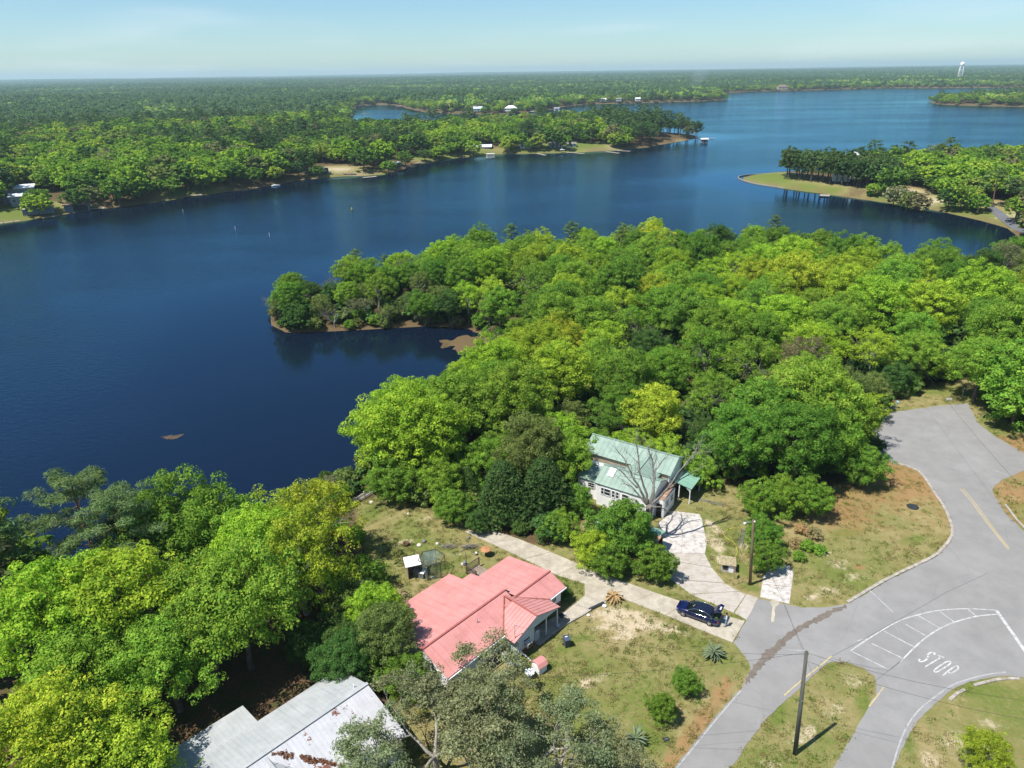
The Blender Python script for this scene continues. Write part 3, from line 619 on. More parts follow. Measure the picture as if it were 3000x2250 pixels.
T('oak', 60, 2080, 12, .85, 'lime', 'lime-yellow oak in the bottom left corner')
T('oak', 215, 2050, 12, .8, 'lime', 'lime-yellow oak left of the grey metal roof')
T('oakfine', 330, 2110, 10, .6, 'bright', 'bright oak touching the lower end of the grey metal roof')
T('shrub', 590, 2210, 4, 1.3, 'bright', 'bright green sapling in front of the grey metal roof')
T('oakfine', 1085, 1690, 8, .5, 'bright', 'bright feathery tree at the left end of the red roof')
T('oaklow', 985, 1800, 6, .55, 'deep', 'deep green tree behind the grey metal roof')
T('oakfine', 1120, 1800, 7, .55, 'olive', 'olive tree shading the left corner of the red roof')
T('oaklow', 1080, 1890, 4.5, .55, 'green', 'green shrubby tree between the red and grey roofs')
T('oaklow', 1190, 1950, 4.0, .5, 'green', 'low green tree beside the white gable end')
T('grey', 1350, 1890, 9.5, .85, 'grey', 'pale-limbed live oak overlapping the red roof', var=0)
T('grey', 1450, 2030, 8.5, .85, 'grey', 'pale-limbed live oak in the middle of the bottom edge', var=1)
T('grey', 1260, 2040, 8.5, .9, 'grey', 'pale-limbed live oak beside the grey metal roof', var=2)
T('grey', 1640, 2110, 7, .75, 'grey', 'pale-limbed live oak next to the front lawn', var=0)
T('grey', 1440, 2140, 8, .95, 'grey', 'lowest pale-limbed live oak at the bottom edge', var=1)
T('grey', 1760, 2190, 5.5, .6, 'grey', 'small pale-limbed live oak right of the others', var=2)
T('grey', 1550, 2110, 7.5, .85, 'grey', 'pale-limbed live oak between the middle one and the lawn side', var=0)
T('grey', 1860, 2260, 5, .55, 'grey', 'pale-limbed live oak sapling in the bottom edge by the palm', var=1)
T('grey', 1120, 2160, 8, .8, 'grey', 'pale-limbed live oak leaning over the grey metal roof end', var=1)
T('oakfine', 2900, 2180, 4, .35, 'lime', 'small lime-yellow tree over the drain pipe')
T('oak', 1160, 1150, 13.5, 1.05, 'bright', 'tall bright oak standing at the water above the lawn', var=1)
T('oak', 1260, 1170, 12.5, .9, 'bright', 'bright oak just right of the one at the water', var=2)
T('oaklow', 1150, 1330, 7, .75, 'green', 'green tree low at the water by the picket fence')
T('oaklow', 1290, 1340, 7, .7, 'mid', 'fresh green tree behind the round magnolia')
T('oaklow', 1320, 1425, 5.5, .52, 'green', 'round magnolia standing alone at the end of the driveway', name='magnolia_tree', hs=1.05)
T('cedar', 1470, 1345, 9, 1.0, 'cedar', 'left dark cedar of the pair above the driveway', var=0)
T('cedar', 1590, 1330, 9, 1.0, 'cedar', 'right dark cedar of the pair beside the green-roofed house', var=1)
T('oakfine', 1560, 1270, 9, .8, 'olive', 'olive oak behind the pair of dark cedars')
T('oakfine', 1650, 1270, 8.5, .7, 'mid', 'fresh green oak against the left side of the green-roofed house')
T('oaklow', 1690, 1420, 4.5, .5, 'green', 'green bush at the left corner of the green-roofed house')
T('oaklow', 1420, 1290, 7, .8, 'mid', 'fresh green tree behind the small pointed cedar')
T('oaklow', 1480, 1230, 8, .8, 'green', 'green tree in the thicket above the cedars')
T('oaklow', 1395, 1500, 3.0, .35, 'deep', 'deep green bush at the dark end of the driveway')
T('oaklow', 1740, 1255, 6, .7, 'mid', 'fresh green tree at the back left corner of the green-roofed house')
T('oaklow', 1850, 1265, 5.5, .65, 'bright', 'bright bushy tree behind the green roof ridge')
T('oaklow', 1950, 1290, 5.5, .65, 'bright', 'bright bushy tree behind the right end of the green roof')
T('oaklow', 2050, 1330, 5, .6, 'mid', 'fresh green bush behind the right lean-to')
T('cedar', 1365, 1350, 6, .6, 'deep', 'small pointed cedar left of the dark pair', var=0)
T('oaklow', 1640, 1500, 4, .45, 'mid', 'small bright bush tree on the driveway edge')
T('oaklow', 1835, 1490, 7, .82, 'green', 'bushy green tree hiding the carport', var=0)
T('oaklow', 1745, 1540, 5.5, .55, 'bright', 'yellow-green bush left of the tree hiding the carport')
T('oaklow', 1925, 1610, 4.2, .48, 'green', 'low green bush in front of the carport opening')
T('oaklow', 1790, 1600, 4.2, .48, 'green', 'low green bush leaning over the driveway')
T('oak', 2260, 1070, 15, 1.0, 'green', 'large green oak left in the group by the road', var=0)
T('oak', 2400, 1060, 15, 1.05, 'mid', 'large fresh green oak in the middle of the group by the road', var=1)
T('oakfine', 2360, 1180, 13, 1.0, 'green', 'large oak in front of the group by the road')
T('oakfine', 2500, 1130, 12, .85, 'mid', 'oak at the road side of the group')
T('oakfine', 2180, 1200, 11, .85, 'green', 'oak beside the right lean-to of the green-roofed house')
T('oaklow', 2230, 1440, 3.6, .55, 'mid', 'rounded bush on the lawn left of the dry brush')
T('oaklow', 2380, 1440, 3.6, .6, 'mid', 'rounded bush at the edge of the oaks\' shadow')
T('oaklow', 2300, 1425, 4.2, .6, 'mid', 'rounded bush between two others on the lawn')
T('oaklow', 2240, 1530, 4.0, .48, 'green', 'bush behind the lamp pole')
T('oaklow', 2255, 1600, 3.5, .42, 'green', 'bush between the lamp pole and the broken slab')
T('oak', 2975, 930, 14, 1.1, 'mid', 'big oak at the right edge above the road end', var=2)
T('oaklow', 3030, 1040, 12, 1.55, 'mid', 'big oak overhanging the road end from the right', var=3)
T('oakfine', 2900, 985, 12, .9, 'mid', 'oak leaning over the top of the road end')
T('oaklow', 2530, 1310, 6, .7, 'green', 'low-hanging oak boughs tree at the road side of the group')
T('oaklow', 2560, 1130, 6, .6, 'deep', 'deep green cedar-like tree by the blue mailbox')
T('oaklow', 2640, 1060, 6, .65, 'deep', 'deep green tree behind the strip of grass at the road end')
T('oaklow', 2760, 1040, 5, .6, 'green', 'green thicket tree behind the white sign')

N_OWN = len(TREES)
for px, py, s_, col, lab in ((2345, 1560, .55, 'dry', 'straw-coloured dry brush between the bushes and the mown corner lawn'), (2385, 1575, .6, 'dry', 'straw-coloured dry brush mound nearest the mown corner lawn'), (2330, 1600, .5, 'dry', 'straw-coloured dry brush above the broken slab'), (2365, 1610, .55, 'mid', 'low fresh green weeds beside the dry brush'), (2400, 1620, .5, 'mid', 'low green weeds at the bare sandy patch'), (2340, 1640, .5, 'green', 'low green weeds at the corner of the broken slab')):
    q = P(px, py); plant('shrub', q.x, q.y, s_, col, lab, name='brush', cat='brush', hs=.85, z=LOT)
# --- the wood on the near peninsula, tree by tree
def place_of(x, y):
    if y < 120 and x < 18: return 'above the lawn by the lake'
    if x < -28: return 'on the tip of the near peninsula'
    if y > 205: return 'on the far edge of the near wood'
    if x > 62 and y > 160: return 'by the right-hand cove'
    if x > 62: return 'beside the road end'
    if x < 2: return 'around the small inlet'
    if y < 128: return 'behind the green-roofed house'
    if y < 165: return 'in the middle of the near wood'
    return 'in the upper part of the near wood'
cands = []
gr = random.Random(5)
for k in range(60000):
    x = gr.uniform(-66, 175); y = gr.uniform(62, 232)
    if y < 96 and x < -6: continue
    cands.append((x, y))
cx = np.array([c[0] for c in cands]); cyy = np.array([c[1] for c in cands]); csd = sdist(cx, cyy)
cin = inpoly(cx, cyy, OPEN); copen = np.where(cin, -1, pdist(cx, cyy, OPEN))
# only what the camera's side of the lake shows
ang = np.abs(np.arctan2(cx, cyy))
ok = (csd > np.where(cx < -4, 0.3, 2.0)) & (copen > 2.0) & (ang < R_(40))
placed = []
n_wood = 0
for x, y, s_, g in zip(cx[ok], cyy[ok], csd[ok], copen[ok]):
    small = s_ < 5 or g < 4
    sp_ = 5.0 if small else 7.0
    if x < -8: sp_ = 3.9 if small else 4.6
    if any((x - a) ** 2 + (y - b_) ** 2 < (sp_ + d * .35) ** 2 for a, b_, d in placed): continue
    if any((x - a) ** 2 + (y - b_) ** 2 < (sp_ * .8) ** 2 for a, b_, d in TREES[:N_OWN]): continue
    v = float(wav(np.array(x), np.array(y), 23.0, 1.1)) + gr.uniform(-.75, .75)
    if y > 196 and gr.random() < .22: kind, col, s = 'pine', 'pine', gr.uniform(.62, .8)
    elif x < -20 and gr.random() < .55: kind, col, s = gr.choice((('oakthin', 'olive', .6), ('oaklow', 'deep', .9), ('grey', 'brown', .75), ('bare', 'brown', .6)))
    elif v > .55: kind, col, s = gr.choice((('oak', 'bright', .95), ('oak', 'lime', .9), ('oak', 'bright', 1.0)))
    elif v > -.1: kind, col, s = gr.choice((('oak', 'mid', .95), ('oak', 'mid', .9), ('oakfine', 'bright', .9), ('oakthin', 'bright', .95)))
    elif v > -.7: kind, col, s = gr.choice((('oak', 'green', .95), ('oakfine', 'green', .9), ('oakthin', 'mid', .9), ('oakfine', 'mid', .85)))
    else: kind, col, s = gr.choice((('pine', 'pine', .72), ('oak', 'deep', .85), ('oakthin', 'olive', .85), ('oakfine', 'olive', .8), ('bare', 'brown', .85), ('oakthin', 'brown', .8)))
    if g < 5.5 and y < 150 and gr.random() < .6: kind, col, s = 'oaklow', gr.choice(('green', 'mid', 'deep', 'olive')), gr.uniform(.55, .8)
    if x < -20: s *= .82
    elif small: s *= .8
    s *= gr.uniform(.85, 1.12)
    if y > 188: s *= .86
    if -28 < x < 8 and 103 < y < 153: s = min(s, (2.6 + .5 * s_) / 13)
    placed.append((x, y, 5 * s * .5)); n_wood += 1
    pl = place_of(x, y)
    plant(kind, x, y, s, col, f'{WORD[col]} {SPEC[kind]} {pl}', f'{WORD[col]} {SPEC[kind]}s {pl}')
ORD = ('leftmost', 'second from the left', 'third from the left', 'fourth from the left', 'fifth from the left', 'sixth from the left', 'seventh from the left', 'eighth from the left', 'ninth from the left', 'tenth from the left', 'eleventh from the left', 'twelfth from the left')
bygrp = {}
for o_ in COL.objects:
    if o_.get('group') and o_.get('category') == 'tree': bygrp.setdefault(o_['group'], []).append(o_)
for g_, mem in bygrp.items():
    if 1 < len(mem) <= 12:
        for k_, o_ in enumerate(sorted(mem, key=lambda q: math.atan2(q.location.x, q.location.y))): o_['label'] = o_['label'] + ', ' + (('rightmost' if k_ == len(mem) - 1 else ORD[k_]))
print('near wood trees', n_wood, 'all near', len(TREES))

# --- undergrowth along the edges of the near wood and its banks
ur = random.Random(21); nb = 0; bushes = []
ux = np.array([ur.uniform(-64, 175) for _ in range(9000)]); uy = np.array([ur.uniform(60, 232) for _ in range(9000)]); usd = sdist(ux, uy); uin = inpoly(ux, uy, OPEN); uo = np.where(uin, -1, pdist(ux, uy, OPEN))
for x, y, s_, g in zip(ux, uy, usd, uo):
    if g < .5 or s_ < .1 or abs(math.atan2(x, y)) > R_(39): continue
    bank_side = s_ < 4 and (x < 5 or y < 130); edge_side = g < 6 and y < 150
    if not (bank_side or edge_side): continue
    if any((x - a) ** 2 + (y - b_) ** 2 < (2.1 if bank_side else 2.8) ** 2 for a, b_ in bushes): continue
    bushes.append((x, y)); nb += 1
    where = ('on the lawn shore' if y < 100 and x < -10 else 'on the bank of the inlet' if bank_side else 'behind the green-roofed house' if x < 40 else 'at the edge of the road end')
    col = ur.choice(('deep', 'green', 'mid', 'olive', 'brown' if bank_side else 'green'))
    plant('shrub', x, y, ur.uniform(.7, 1.35), col, f'{WORD[col]} shrub {where}', f'{WORD[col]} shrubs {where}')
print('shrubs', nb)
# ------------------------------------------------------------------ woods that read as one mass: across the lake and out to the horizon
def joined(name, tm, cm, leafm):
    bm = bmesh.new(); bm.from_mesh(tm); n0 = len(bm.faces); bm.from_mesh(cm); bm.faces.ensure_lookup_table()
    for f in bm.faces[n0:]: f.material_index = 1
    me = bpy.data.meshes.new(name); bm.to_mesh(me); bm.free()
    me.materials.append(tm.materials[0]); me.materials.append(leafm); return me
def hidden(name, me):
    return bpy.data.objects.new(name, me)          # a master for instances only, not linked to the scene
masters = []
for i, (t_, c__) in enumerate(MID['oak']): masters.append(('oak', hidden(f'woodland_a{i}', joined('woodland_oak', t_, c__, FOREST_OAK))))
for i, (t_, c__) in enumerate(MID['dark']): masters.append(('dark', hidden(f'woodland_b{i}', joined('woodland_dark', t_, c__, FOREST_DARK))))
for i, (t_, c__) in enumerate(MID['pine']): masters.append(('pine', hidden(f'woodland_c{i}', joined('woodland_pine', t_, c__, FOREST_PINE))))
def tuft_tree(v, t, r, x, y, z, R, H, tint, n, L, pine=False):
    """A far tree: leaf clumps spread over an uneven crown."""
    d = r.normal(size=(n, 3)); d /= np.linalg.norm(d, axis=1)[:, None]; d[:, 2] = np.abs(d[:, 2]) * 1.0 - .25
    rad = 0.75 + .3 * r.random(n) + .15 * np.sin(4 * np.arctan2(d[:, 1], d[:, 0]) + x)
    c = np.array([x, y, z + H * (.68 if pine else .55)]) + d * rad[:, None] * np.array([R, R, H * (.30 if pine else .42)])
    nn = d + r.normal(size=(n, 3)) * .3 + np.array([0, 0, .35]); nn /= np.linalg.norm(nn, axis=1)[:, None]
    a = r.normal(size=(n, 3)); a -= nn * (a * nn).sum(1)[:, None]; a /= np.linalg.norm(a, axis=1)[:, None]; bb = np.cross(nn, a)
    l = L * r.uniform(.7, 1.3, n)[:, None]
    v.append(np.stack([c - a * l, c + bb * l * .7, c + a * l, c - bb * l * .7], 1).reshape(-1, 3)); t.append(np.full(n, tint))
def patch(seed, size, ntree, n, L, lo, hi, pine_share, hscale=1.0):
    r = np.random.default_rng(seed); v = []; t = []
    g = int(math.sqrt(ntree)); s = size / g
    for i in range(g):
        for j in range(g):
            x = (i + .5 + r.uniform(-.45, .45)) * s - size / 2; y = (j + .5 + r.uniform(-.45, .45)) * s - size / 2
            pn = r.random() < pine_share; H = r.uniform(9, 15) * (1.2 if pn else 1) * hscale; R = r.uniform(.38, .66) * s * (1.05 if pn else 1.25)
            tint = r.uniform(0, .3) if pn else np.clip(r.uniform(lo, hi), 0, 1)
            tuft_tree(v, t, r, x, y, 0, R, H, tint, n, L, pn)
    return quad_mesh('woodland_patch', np.concatenate(v), LEAF_FAR, np.concatenate(t))
for i in range(3): masters.append(('pa', hidden(f'woodland_d{i}', patch(300 + i, 66, 49, 100, 1.35, .35, .95, .2))))
for i in range(2): masters.append(('pd', hidden(f'woodland_e{i}', patch(310 + i, 66, 56, 90, 1.25, .2, .6, .6))))
for i in range(3): masters.append(('qa', hidden(f'woodland_f{i}', patch(320 + i, 260, 324, 34, 3.6, .2, .9, .4, 1.05))))
masters.sort(key=lambda m: m[1].name)
mcol = bpy.data.collections.new('woodland_masters')
for _, o in masters: mcol.objects.link(o)
IDX = {}
for i, (k, o) in enumerate(masters): IDX.setdefault(k, []).append(i)

def scatter_group():
    ng = bpy.data.node_groups.new('woodland_scatter', 'GeometryNodeTree')
    ng.interface.new_socket('Geometry', in_out='INPUT', socket_type='NodeSocketGeometry'); ng.interface.new_socket('Geometry', in_out='OUTPUT', socket_type='NodeSocketGeometry')
    n = ng.nodes; l = ng.links; gi = n.new('NodeGroupInput'); go = n.new('NodeGroupOutput')
    ci = n.new('GeometryNodeCollectionInfo'); ci.inputs['Collection'].default_value = mcol; ci.inputs['Separate Children'].default_value = True; ci.inputs['Reset Children'].default_value = True
    ip = n.new('GeometryNodeInstanceOnPoints'); ip.inputs['Pick Instance'].default_value = True
    def na(name, t):
        q = n.new('GeometryNodeInputNamedAttribute'); q.data_type = t; q.inputs['Name'].default_value = name; return q.outputs['Attribute']
    l.new(gi.outputs[0], ip.inputs['Points']); l.new(ci.outputs[0], ip.inputs['Instance']); l.new(na('idx', 'INT'), ip.inputs['Instance Index'])
    l.new(na('rot', 'FLOAT_VECTOR'), ip.inputs['Rotation']); l.new(na('scl', 'FLOAT_VECTOR'), ip.inputs['Scale'])
    l.new(ip.outputs[0], go.inputs[0]); return ng
SCAT = scatter_group()
def scatter(name, label, pts, idx, rot, scl):
    me = bpy.data.meshes.new(name); me.vertices.add(len(pts)); me.vertices.foreach_set('co', np.asarray(pts, np.float32).ravel())
    a = me.attributes.new('idx', 'INT', 'POINT'); a.data.foreach_set('value', np.asarray(idx, np.int32))
    a = me.attributes.new('rot', 'FLOAT_VECTOR', 'POINT'); a.data.foreach_set('vector', np.stack([np.zeros(len(pts)), np.zeros(len(pts)), rot], -1).astype(np.float32).ravel())
    a = me.attributes.new('scl', 'FLOAT_VECTOR', 'POINT'); a.data.foreach_set('vector', np.asarray(scl, np.float32).ravel())
    o = link(bpy.data.objects.new(name, me)); m = o.modifiers.new('scatter', 'NODES'); m.node_group = SCAT
    return tag(o, label, kind='stuff')
fr_ = np.random.default_rng(11)
def jitter(x0, x1, y0, y1, s):
    xs = np.arange(x0, x1, s); ys = np.arange(y0, y1, s); A, B = np.meshgrid(xs, ys)
    return (A + fr_.uniform(-.45, .45, A.shape) * s).ravel(), (B + fr_.uniform(-.45, .45, A.shape) * s).ravel()
GAPS = [(P(a, b_, 2), w) for a, b_, w in ((1420, 440, 20), (1440, 455, 16), (1560, 444, 14), (1630, 428, 22), (1665, 430, 20), (1720, 438, 16), (1760, 432, 16), (1700, 440, 16), (1600, 443, 15), (1500, 452, 14), (1350, 463, 10), (1330, 455, 9), (1270, 420, 13), (925, 495, 18), (985, 500, 20), (1045, 508, 14), (1090, 505, 9), (1150, 480, 14), (1180, 470, 12), (1010, 445, 22), (1090, 450, 18), (60, 580, 22), (110, 600, 17), (20, 630, 17), (160, 605, 14), (235, 612, 9), (340, 385, 22), (300, 370, 15), (2240, 522, 22), (2200, 520, 20), (2280, 535, 10), (1900, 425, 10), (1960, 412, 14), (2010, 406, 22), (1850, 430, 10), (2480, 470, 16), (2600, 560, 11), (2660, 570, 12), (2700, 585, 12), (2750, 598, 12), (2900, 605, 10), (2950, 630, 12), (2990, 660, 12), (2850, 625, 9), (2800, 615, 8), (2540, 560, 7), (2640, 588, 9), (2570, 580, 6), (2500, 565, 7), (2400, 552, 6), (2880, 650, 9), (2930, 665, 8),
        (1400, 326, 25), (1500, 325, 30), (1560, 330, 18), (1620, 326, 18), (2030, 289, 28), (1980, 293, 20), (1330, 329, 20), (1270, 324, 16), (2290, 255, 30), (2090, 292, 20))]
def in_gap(x, y):
    m = np.zeros(x.shape, bool)
    for c, w in GAPS: m |= (x - c.x) ** 2 + (y - c.y) ** 2 < (w * .72) ** 2
    return m
def mid_wood(name, label, x0, x1, y0, y1, s, region, pineblob=None, smin=2.5, sz=1.0, dens=1.0):
    x, y = jitter(x0, x1, y0, y1, s); sd = sdist(x, y); k = (sd > smin) & region(x, y) & ~in_gap(x, y) & (fr_.random(x.shape) < dens); x, y, sd = x[k], y[k], sd[k]; n = len(x)
    v = wav(x, y, 90, .3) + .5 * wav(x, y, 33, 1.9) + fr_.uniform(-.8, .8, n)
    pick = fr_.random(n); idx = np.zeros(n, int)
    for i in range(n):
        kind = 'oak' if v[i] > -.6 else ('dark' if pick[i] < .5 else 'pine')
        if pineblob is not None and pineblob(x[i], y[i]): kind = 'pine' if pick[i] < .75 else 'dark'
        idx[i] = fr_.choice(IDX[kind])
    sc_ = fr_.uniform(.75, 1.15, n) * sz * np.where(sd < 8, .8, 1)
    scl = np.stack([sc_, sc_, sc_ * fr_.uniform(.62, .88, n)], -1)
    return scatter(name, label, np.stack([x, y, gz(x, y, sd)], -1), idx, fr_.uniform(0, 6.28, n), scl)
angk = lambda x, y: np.abs(np.arctan2(x, y)) < R_(41)
ptip = P(1900, 425, 0); pgrp = P(1560, 430, 2)
mid_wood('lakeside_wood', 'mixed oak and pine wood on the opposite bank of the lake', -620, 200, 240, 960, 9.0,
         lambda x, y: angk(x, y) & (y < 960) & ((x < 170) | (y < 700)) & ~((x > 90) & (y < 520)) & (np.hypot(x, y) < 930), lambda x, y: (x > 85 and y > 600) or ((x - pgrp.x) ** 2 + (y - pgrp.y) ** 2 < 22 ** 2), 1.0, 1.38)
mid_wood('right_bank_wood', 'green oak wood behind the right-hand cove', 125, 620, 225, 470, 7.2,
         lambda x, y: angk(x, y) & (x > 128) & (y > 225) & (x > 0.42 * y + 20), None, 2.5, 1.15)
mid_wood('far_bank_trees', 'trees along the far banks of the lake', -700, 1900, 930, 2350, 11.0,
         lambda x, y: angk(x, y) & (np.hypot(x, y) > 930) & (sdist(x, y) < 48), None, 1.5, 1.15)
# woods in patches, further and further out
xs, ys = jitter(-2900, 3600, 250, 4300, 50); sdv = sdist(xs, ys); rv = np.hypot(xs, ys)
k = (sdv > 36) & (rv > 900) & (rv < 4200) & angk(xs, ys) & (wav(xs, ys, 190, 3.1) > -.93) & (fr_.random(xs.shape) > .015); xs, ys, sdv = xs[k], ys[k], sdv[k]
v = 1.2 * wav(xs, ys, 420, .9) + .8 * wav(xs, ys, 150, 2.2) + fr_.uniform(-.5, .5, len(xs)) - np.where((xs < -250) & (ys < 1800) & (ys > 900), .8, 0)
ix = np.where(v > -.25, np.array(IDX['pa'])[fr_.integers(0, 3, len(xs))], np.array(IDX['pd'])[fr_.integers(0, 2, len(xs))])
zz = gz(xs, ys, sdv); rot = fr_.integers(0, 4, len(xs)) * (math.pi / 2) + fr_.uniform(-.2, .2, len(xs)); s_ = fr_.uniform(.95, 1.12, len(xs))
A = (np.stack([xs, ys, zz], -1), ix, rot, np.stack([s_, s_, s_ * (.98 + .3 * wav(xs, ys, 260, 1.4)) * fr_.uniform(.85, 1.15, len(xs))], -1))
xs, ys = jitter(-14000, 14000, 3300, 17500, 205); sdv = sdist(xs, ys); rv = np.hypot(xs, ys); k = (rv > 4050) & (sdv > 150) & angk(xs, ys); xs, ys, sdv = xs[k], ys[k], sdv[k]
B = (np.stack([xs, ys, gz(xs, ys, sdv)], -1), np.array(IDX['qa'])[fr_.integers(0, 3, len(xs))], fr_.uniform(0, 6.28, len(xs)), np.stack([np.ones(len(xs)), np.ones(len(xs)), fr_.uniform(.9, 1.3, len(xs))], -1))
scatter('far_forest', 'endless pine and oak forest reaching to the horizon', *[np.concatenate([a_, b_]) for a_, b_ in zip(A, B)])
print('patches', len(A[0]), len(B[0]))

# low growth on the floor of the near wood
USH = joined('undergrowth', MID['shrub'][0][0], MID['shrub'][0][1], FOREST_DARK)
ugo = hidden('woodland_g0', USH); mcol.objects.link(ugo)
TUFT = leaf_mat('grass_blades', 0.3, use_tint='rand', ramp=[(0.0, (0.22, 0.17, 0.075)), (0.4, (0.27, 0.235, 0.10)), (0.6, (0.17, 0.21, 0.05)), (1.0, (0.11, 0.19, 0.03))])
def tuft(seed):
    r = np.random.default_rng(seed); v = []
    for k in range(26):
        a = r.uniform(0, 6.28); x, y = r.normal(0, .16, 2); h = r.uniform(.05, .15); ln = r.uniform(.03, .12); w = .02; sx, sy = -math.sin(a) * w, math.cos(a) * w
        v += [(x - sx, y - sy, 0), (x + sx, y + sy, 0), (x + math.cos(a) * ln + sx * .3, y + math.sin(a) * ln + sy * .3, h), (x + math.cos(a) * ln - sx * .3, y + math.sin(a) * ln - sy * .3, h)]
    return quad_mesh('grass_tuft', np.array(v), TUFT)
for i in range(3): mcol.objects.link(hidden(f'woodland_h{i}', tuft(50 + i)))
N0 = len(masters)
x, y = jitter(-66, 178, 60, 232, 3.4); sd = sdist(x, y); k = (sd > 1.5) & angk(x, y) & ~inpoly(x, y, OPEN) & ~((x < -8) & (y < 84)); k &= (pdist(x, y, OPEN) > 1.0); x, y, sd = x[k], y[k], sd[k]; n = len(x)
s_ = fr_.uniform(.6, 1.5, n); scatter('woodland_undergrowth', 'green undergrowth covering the floor of the near wood', np.stack([x, y, gz(x, y, sd)], -1), np.full(n, N0), fr_.uniform(0, 6.28, n), np.stack([s_, s_, s_ * fr_.uniform(.6, 1.1, n)], -1))
# the same woods carry on to either side of the view
wide = lambda x, y: (np.abs(np.arctan2(x, y)) >= R_(39.5)) & (np.abs(np.arctan2(x, y)) < R_(58))
x, y = jitter(-330, 330, 55, 250, 7.0); sd = sdist(x, y); k = (sd > 2) & wide(x, y) & ~inpoly(x, y, OPEN); k &= ~((x > 0) & (y < 62) ); x, y, sd = x[k], y[k], sd[k]; n = len(x); s_ = fr_.uniform(.8, 1.15, n)
scatter('side_wood', 'oak woods continuing beyond the edges of the near lots', np.stack([x, y, gz(x, y, sd)], -1), np.array(IDX['oak'] + IDX['dark'])[fr_.integers(0, 5, n)], fr_.uniform(0, 6.28, n), np.stack([s_, s_, s_], -1))

# ------------------------------------------------------------------ roads, driveways, markings
from mathutils.geometry import tessellate_polygon
ASPHALT = mat('asphalt_bleached', (0.240, 0.234, 0.222), rough=0.9, var=0.05, scale=0.5, bump=0.3, bscale=40, spec=0.2, stain=(0.30, 0.292, 0.278), stain_scale=0.2, stain_lo=.45, stain_hi=.75)
PAINT = mat('road_paint_worn_white', (0.50, 0.495, 0.48), rough=0.7, var=0.06, scale=4, stain=(0.29, 0.28, 0.265), stain_scale=2.2, stain_lo=.46, stain_hi=.62)
PAINT_FAINT = mat('road_paint_faint_white', (0.36, 0.355, 0.345), rough=0.8, var=0.05, scale=4, stain=(0.27, 0.27, 0.27), stain_scale=1.6, stain_lo=.48, stain_hi=.6)
PAINT_Y = mat('road_paint_worn_yellow', (0.46, 0.36, 0.17), rough=0.8, var=0.08, scale=3, stain=(0.28, 0.27, 0.25), stain_scale=1.6, stain_lo=.5, stain_hi=.66)
CONC = mat('concrete_drive', (0.41, 0.365, 0.285), rough=0.9, var=0.09, scale=1.2, bump=0.25, bscale=25, stain=(0.29, 0.25, 0.185), stain_scale=.5, stain_lo=.45, stain_hi=.7)
CONC_W = mat('concrete_white_weathered', (0.50, 0.465, 0.42), rough=0.9, var=0.08, scale=1.5, bump=0.3, bscale=22, stain=(0.27, 0.24, 0.205), stain_scale=1.4, stain_lo=.49, stain_hi=.66, stretch=(1, 2.2, 1))
CONC_O = mat('concrete_old_ribbed', (0.42, 0.38, 0.325), rough=0.92, var=0.10, scale=2.0, bump=0.4, bscale=18, stain=(0.33, 0.28, 0.215), stain_scale=.9, stain_lo=.48, stain_hi=.68, stretch=(.5, 3, 1))
KERB = mat('kerb_concrete', (0.36, 0.325, 0.275), rough=0.92, var=0.12, scale=2, bump=.3, stain=(0.22, 0.18, 0.13), stain_scale=1.3, stain_lo=.5, stain_hi=.65)
DIRT = mat('washed_dirt', (0.125, 0.105, 0.085), rough=0.95, var=0.16, scale=1.6, bump=0.9, bscale=9, col2=(0.185, 0.155, 0.125))
ROADZ = LOT + 0.030
def sheet(name, outer, holes, z, m, parent=None, jit=0.0, step=None, seed=1, thick=0.0):
    rnd = random.Random(seed); loops = []
    for lp in [outer] + holes:
        lp = [Vector((q[0], q[1], z)) for q in lp]; out = []
        for i in range(len(lp)):
            a, b_ = lp[i], lp[(i + 1) % len(lp)]; n = 1 if not step else max(1, int((b_ - a).length / step))
            for k in range(n):
                q = a.lerp(b_, k / n)
                if jit: q = q + Vector((rnd.uniform(-jit, jit), rnd.uniform(-jit, jit), 0))
                out.append(q)
        loops.append(out)
    tris = tessellate_polygon(loops); vs_ = [q for lp in loops for q in lp]; mb = MB()
    fs = []
    for t in tris:
        a, b_, c = (vs_[i] for i in t)
        fs.append(t if (b_ - a).cross(c - a).z > 0 else t[::-1])
    mb.add(vs_, fs)
    return mb.build(name, m, parent)
def catmull(pts, n=6):
    pts = [Vector((q[0], q[1])) for q in pts]; out = []
    for i in range(len(pts) - 1):
        p0, p1, p2, p3 = pts[max(i - 1, 0)], pts[i], pts[i + 1], pts[min(i + 2, len(pts) - 1)]
        for k in range(n):
            t = k / n; out.append(0.5 * ((2 * p1) + (p2 - p0) * t + (2 * p0 - 5 * p1 + 4 * p2 - p3) * t * t + (3 * p1 - p0 - 3 * p2 + p3) * t ** 3))
    return out + [pts[-1]]
def ribbon(mb, pts, w, z, smooth=0):
    q = [Vector((p_[0], p_[1])) for p_ in pts]
    if smooth: q = catmull(q, smooth)
    vs_ = []
    for i in range(len(q)):
        d = (q[min(i + 1, len(q) - 1)] - q[max(i - 1, 0)]).normalized(); nn = Vector((-d.y, d.x)) * w / 2
        vs_ += [(q[i].x + nn.x, q[i].y + nn.y, z), (q[i].x - nn.x, q[i].y - nn.y, z)]
    mb.add(vs_, [(2 * i, 2 * i + 1, 2 * i + 3, 2 * i + 2) for i in range(len(q) - 1)]); return mb
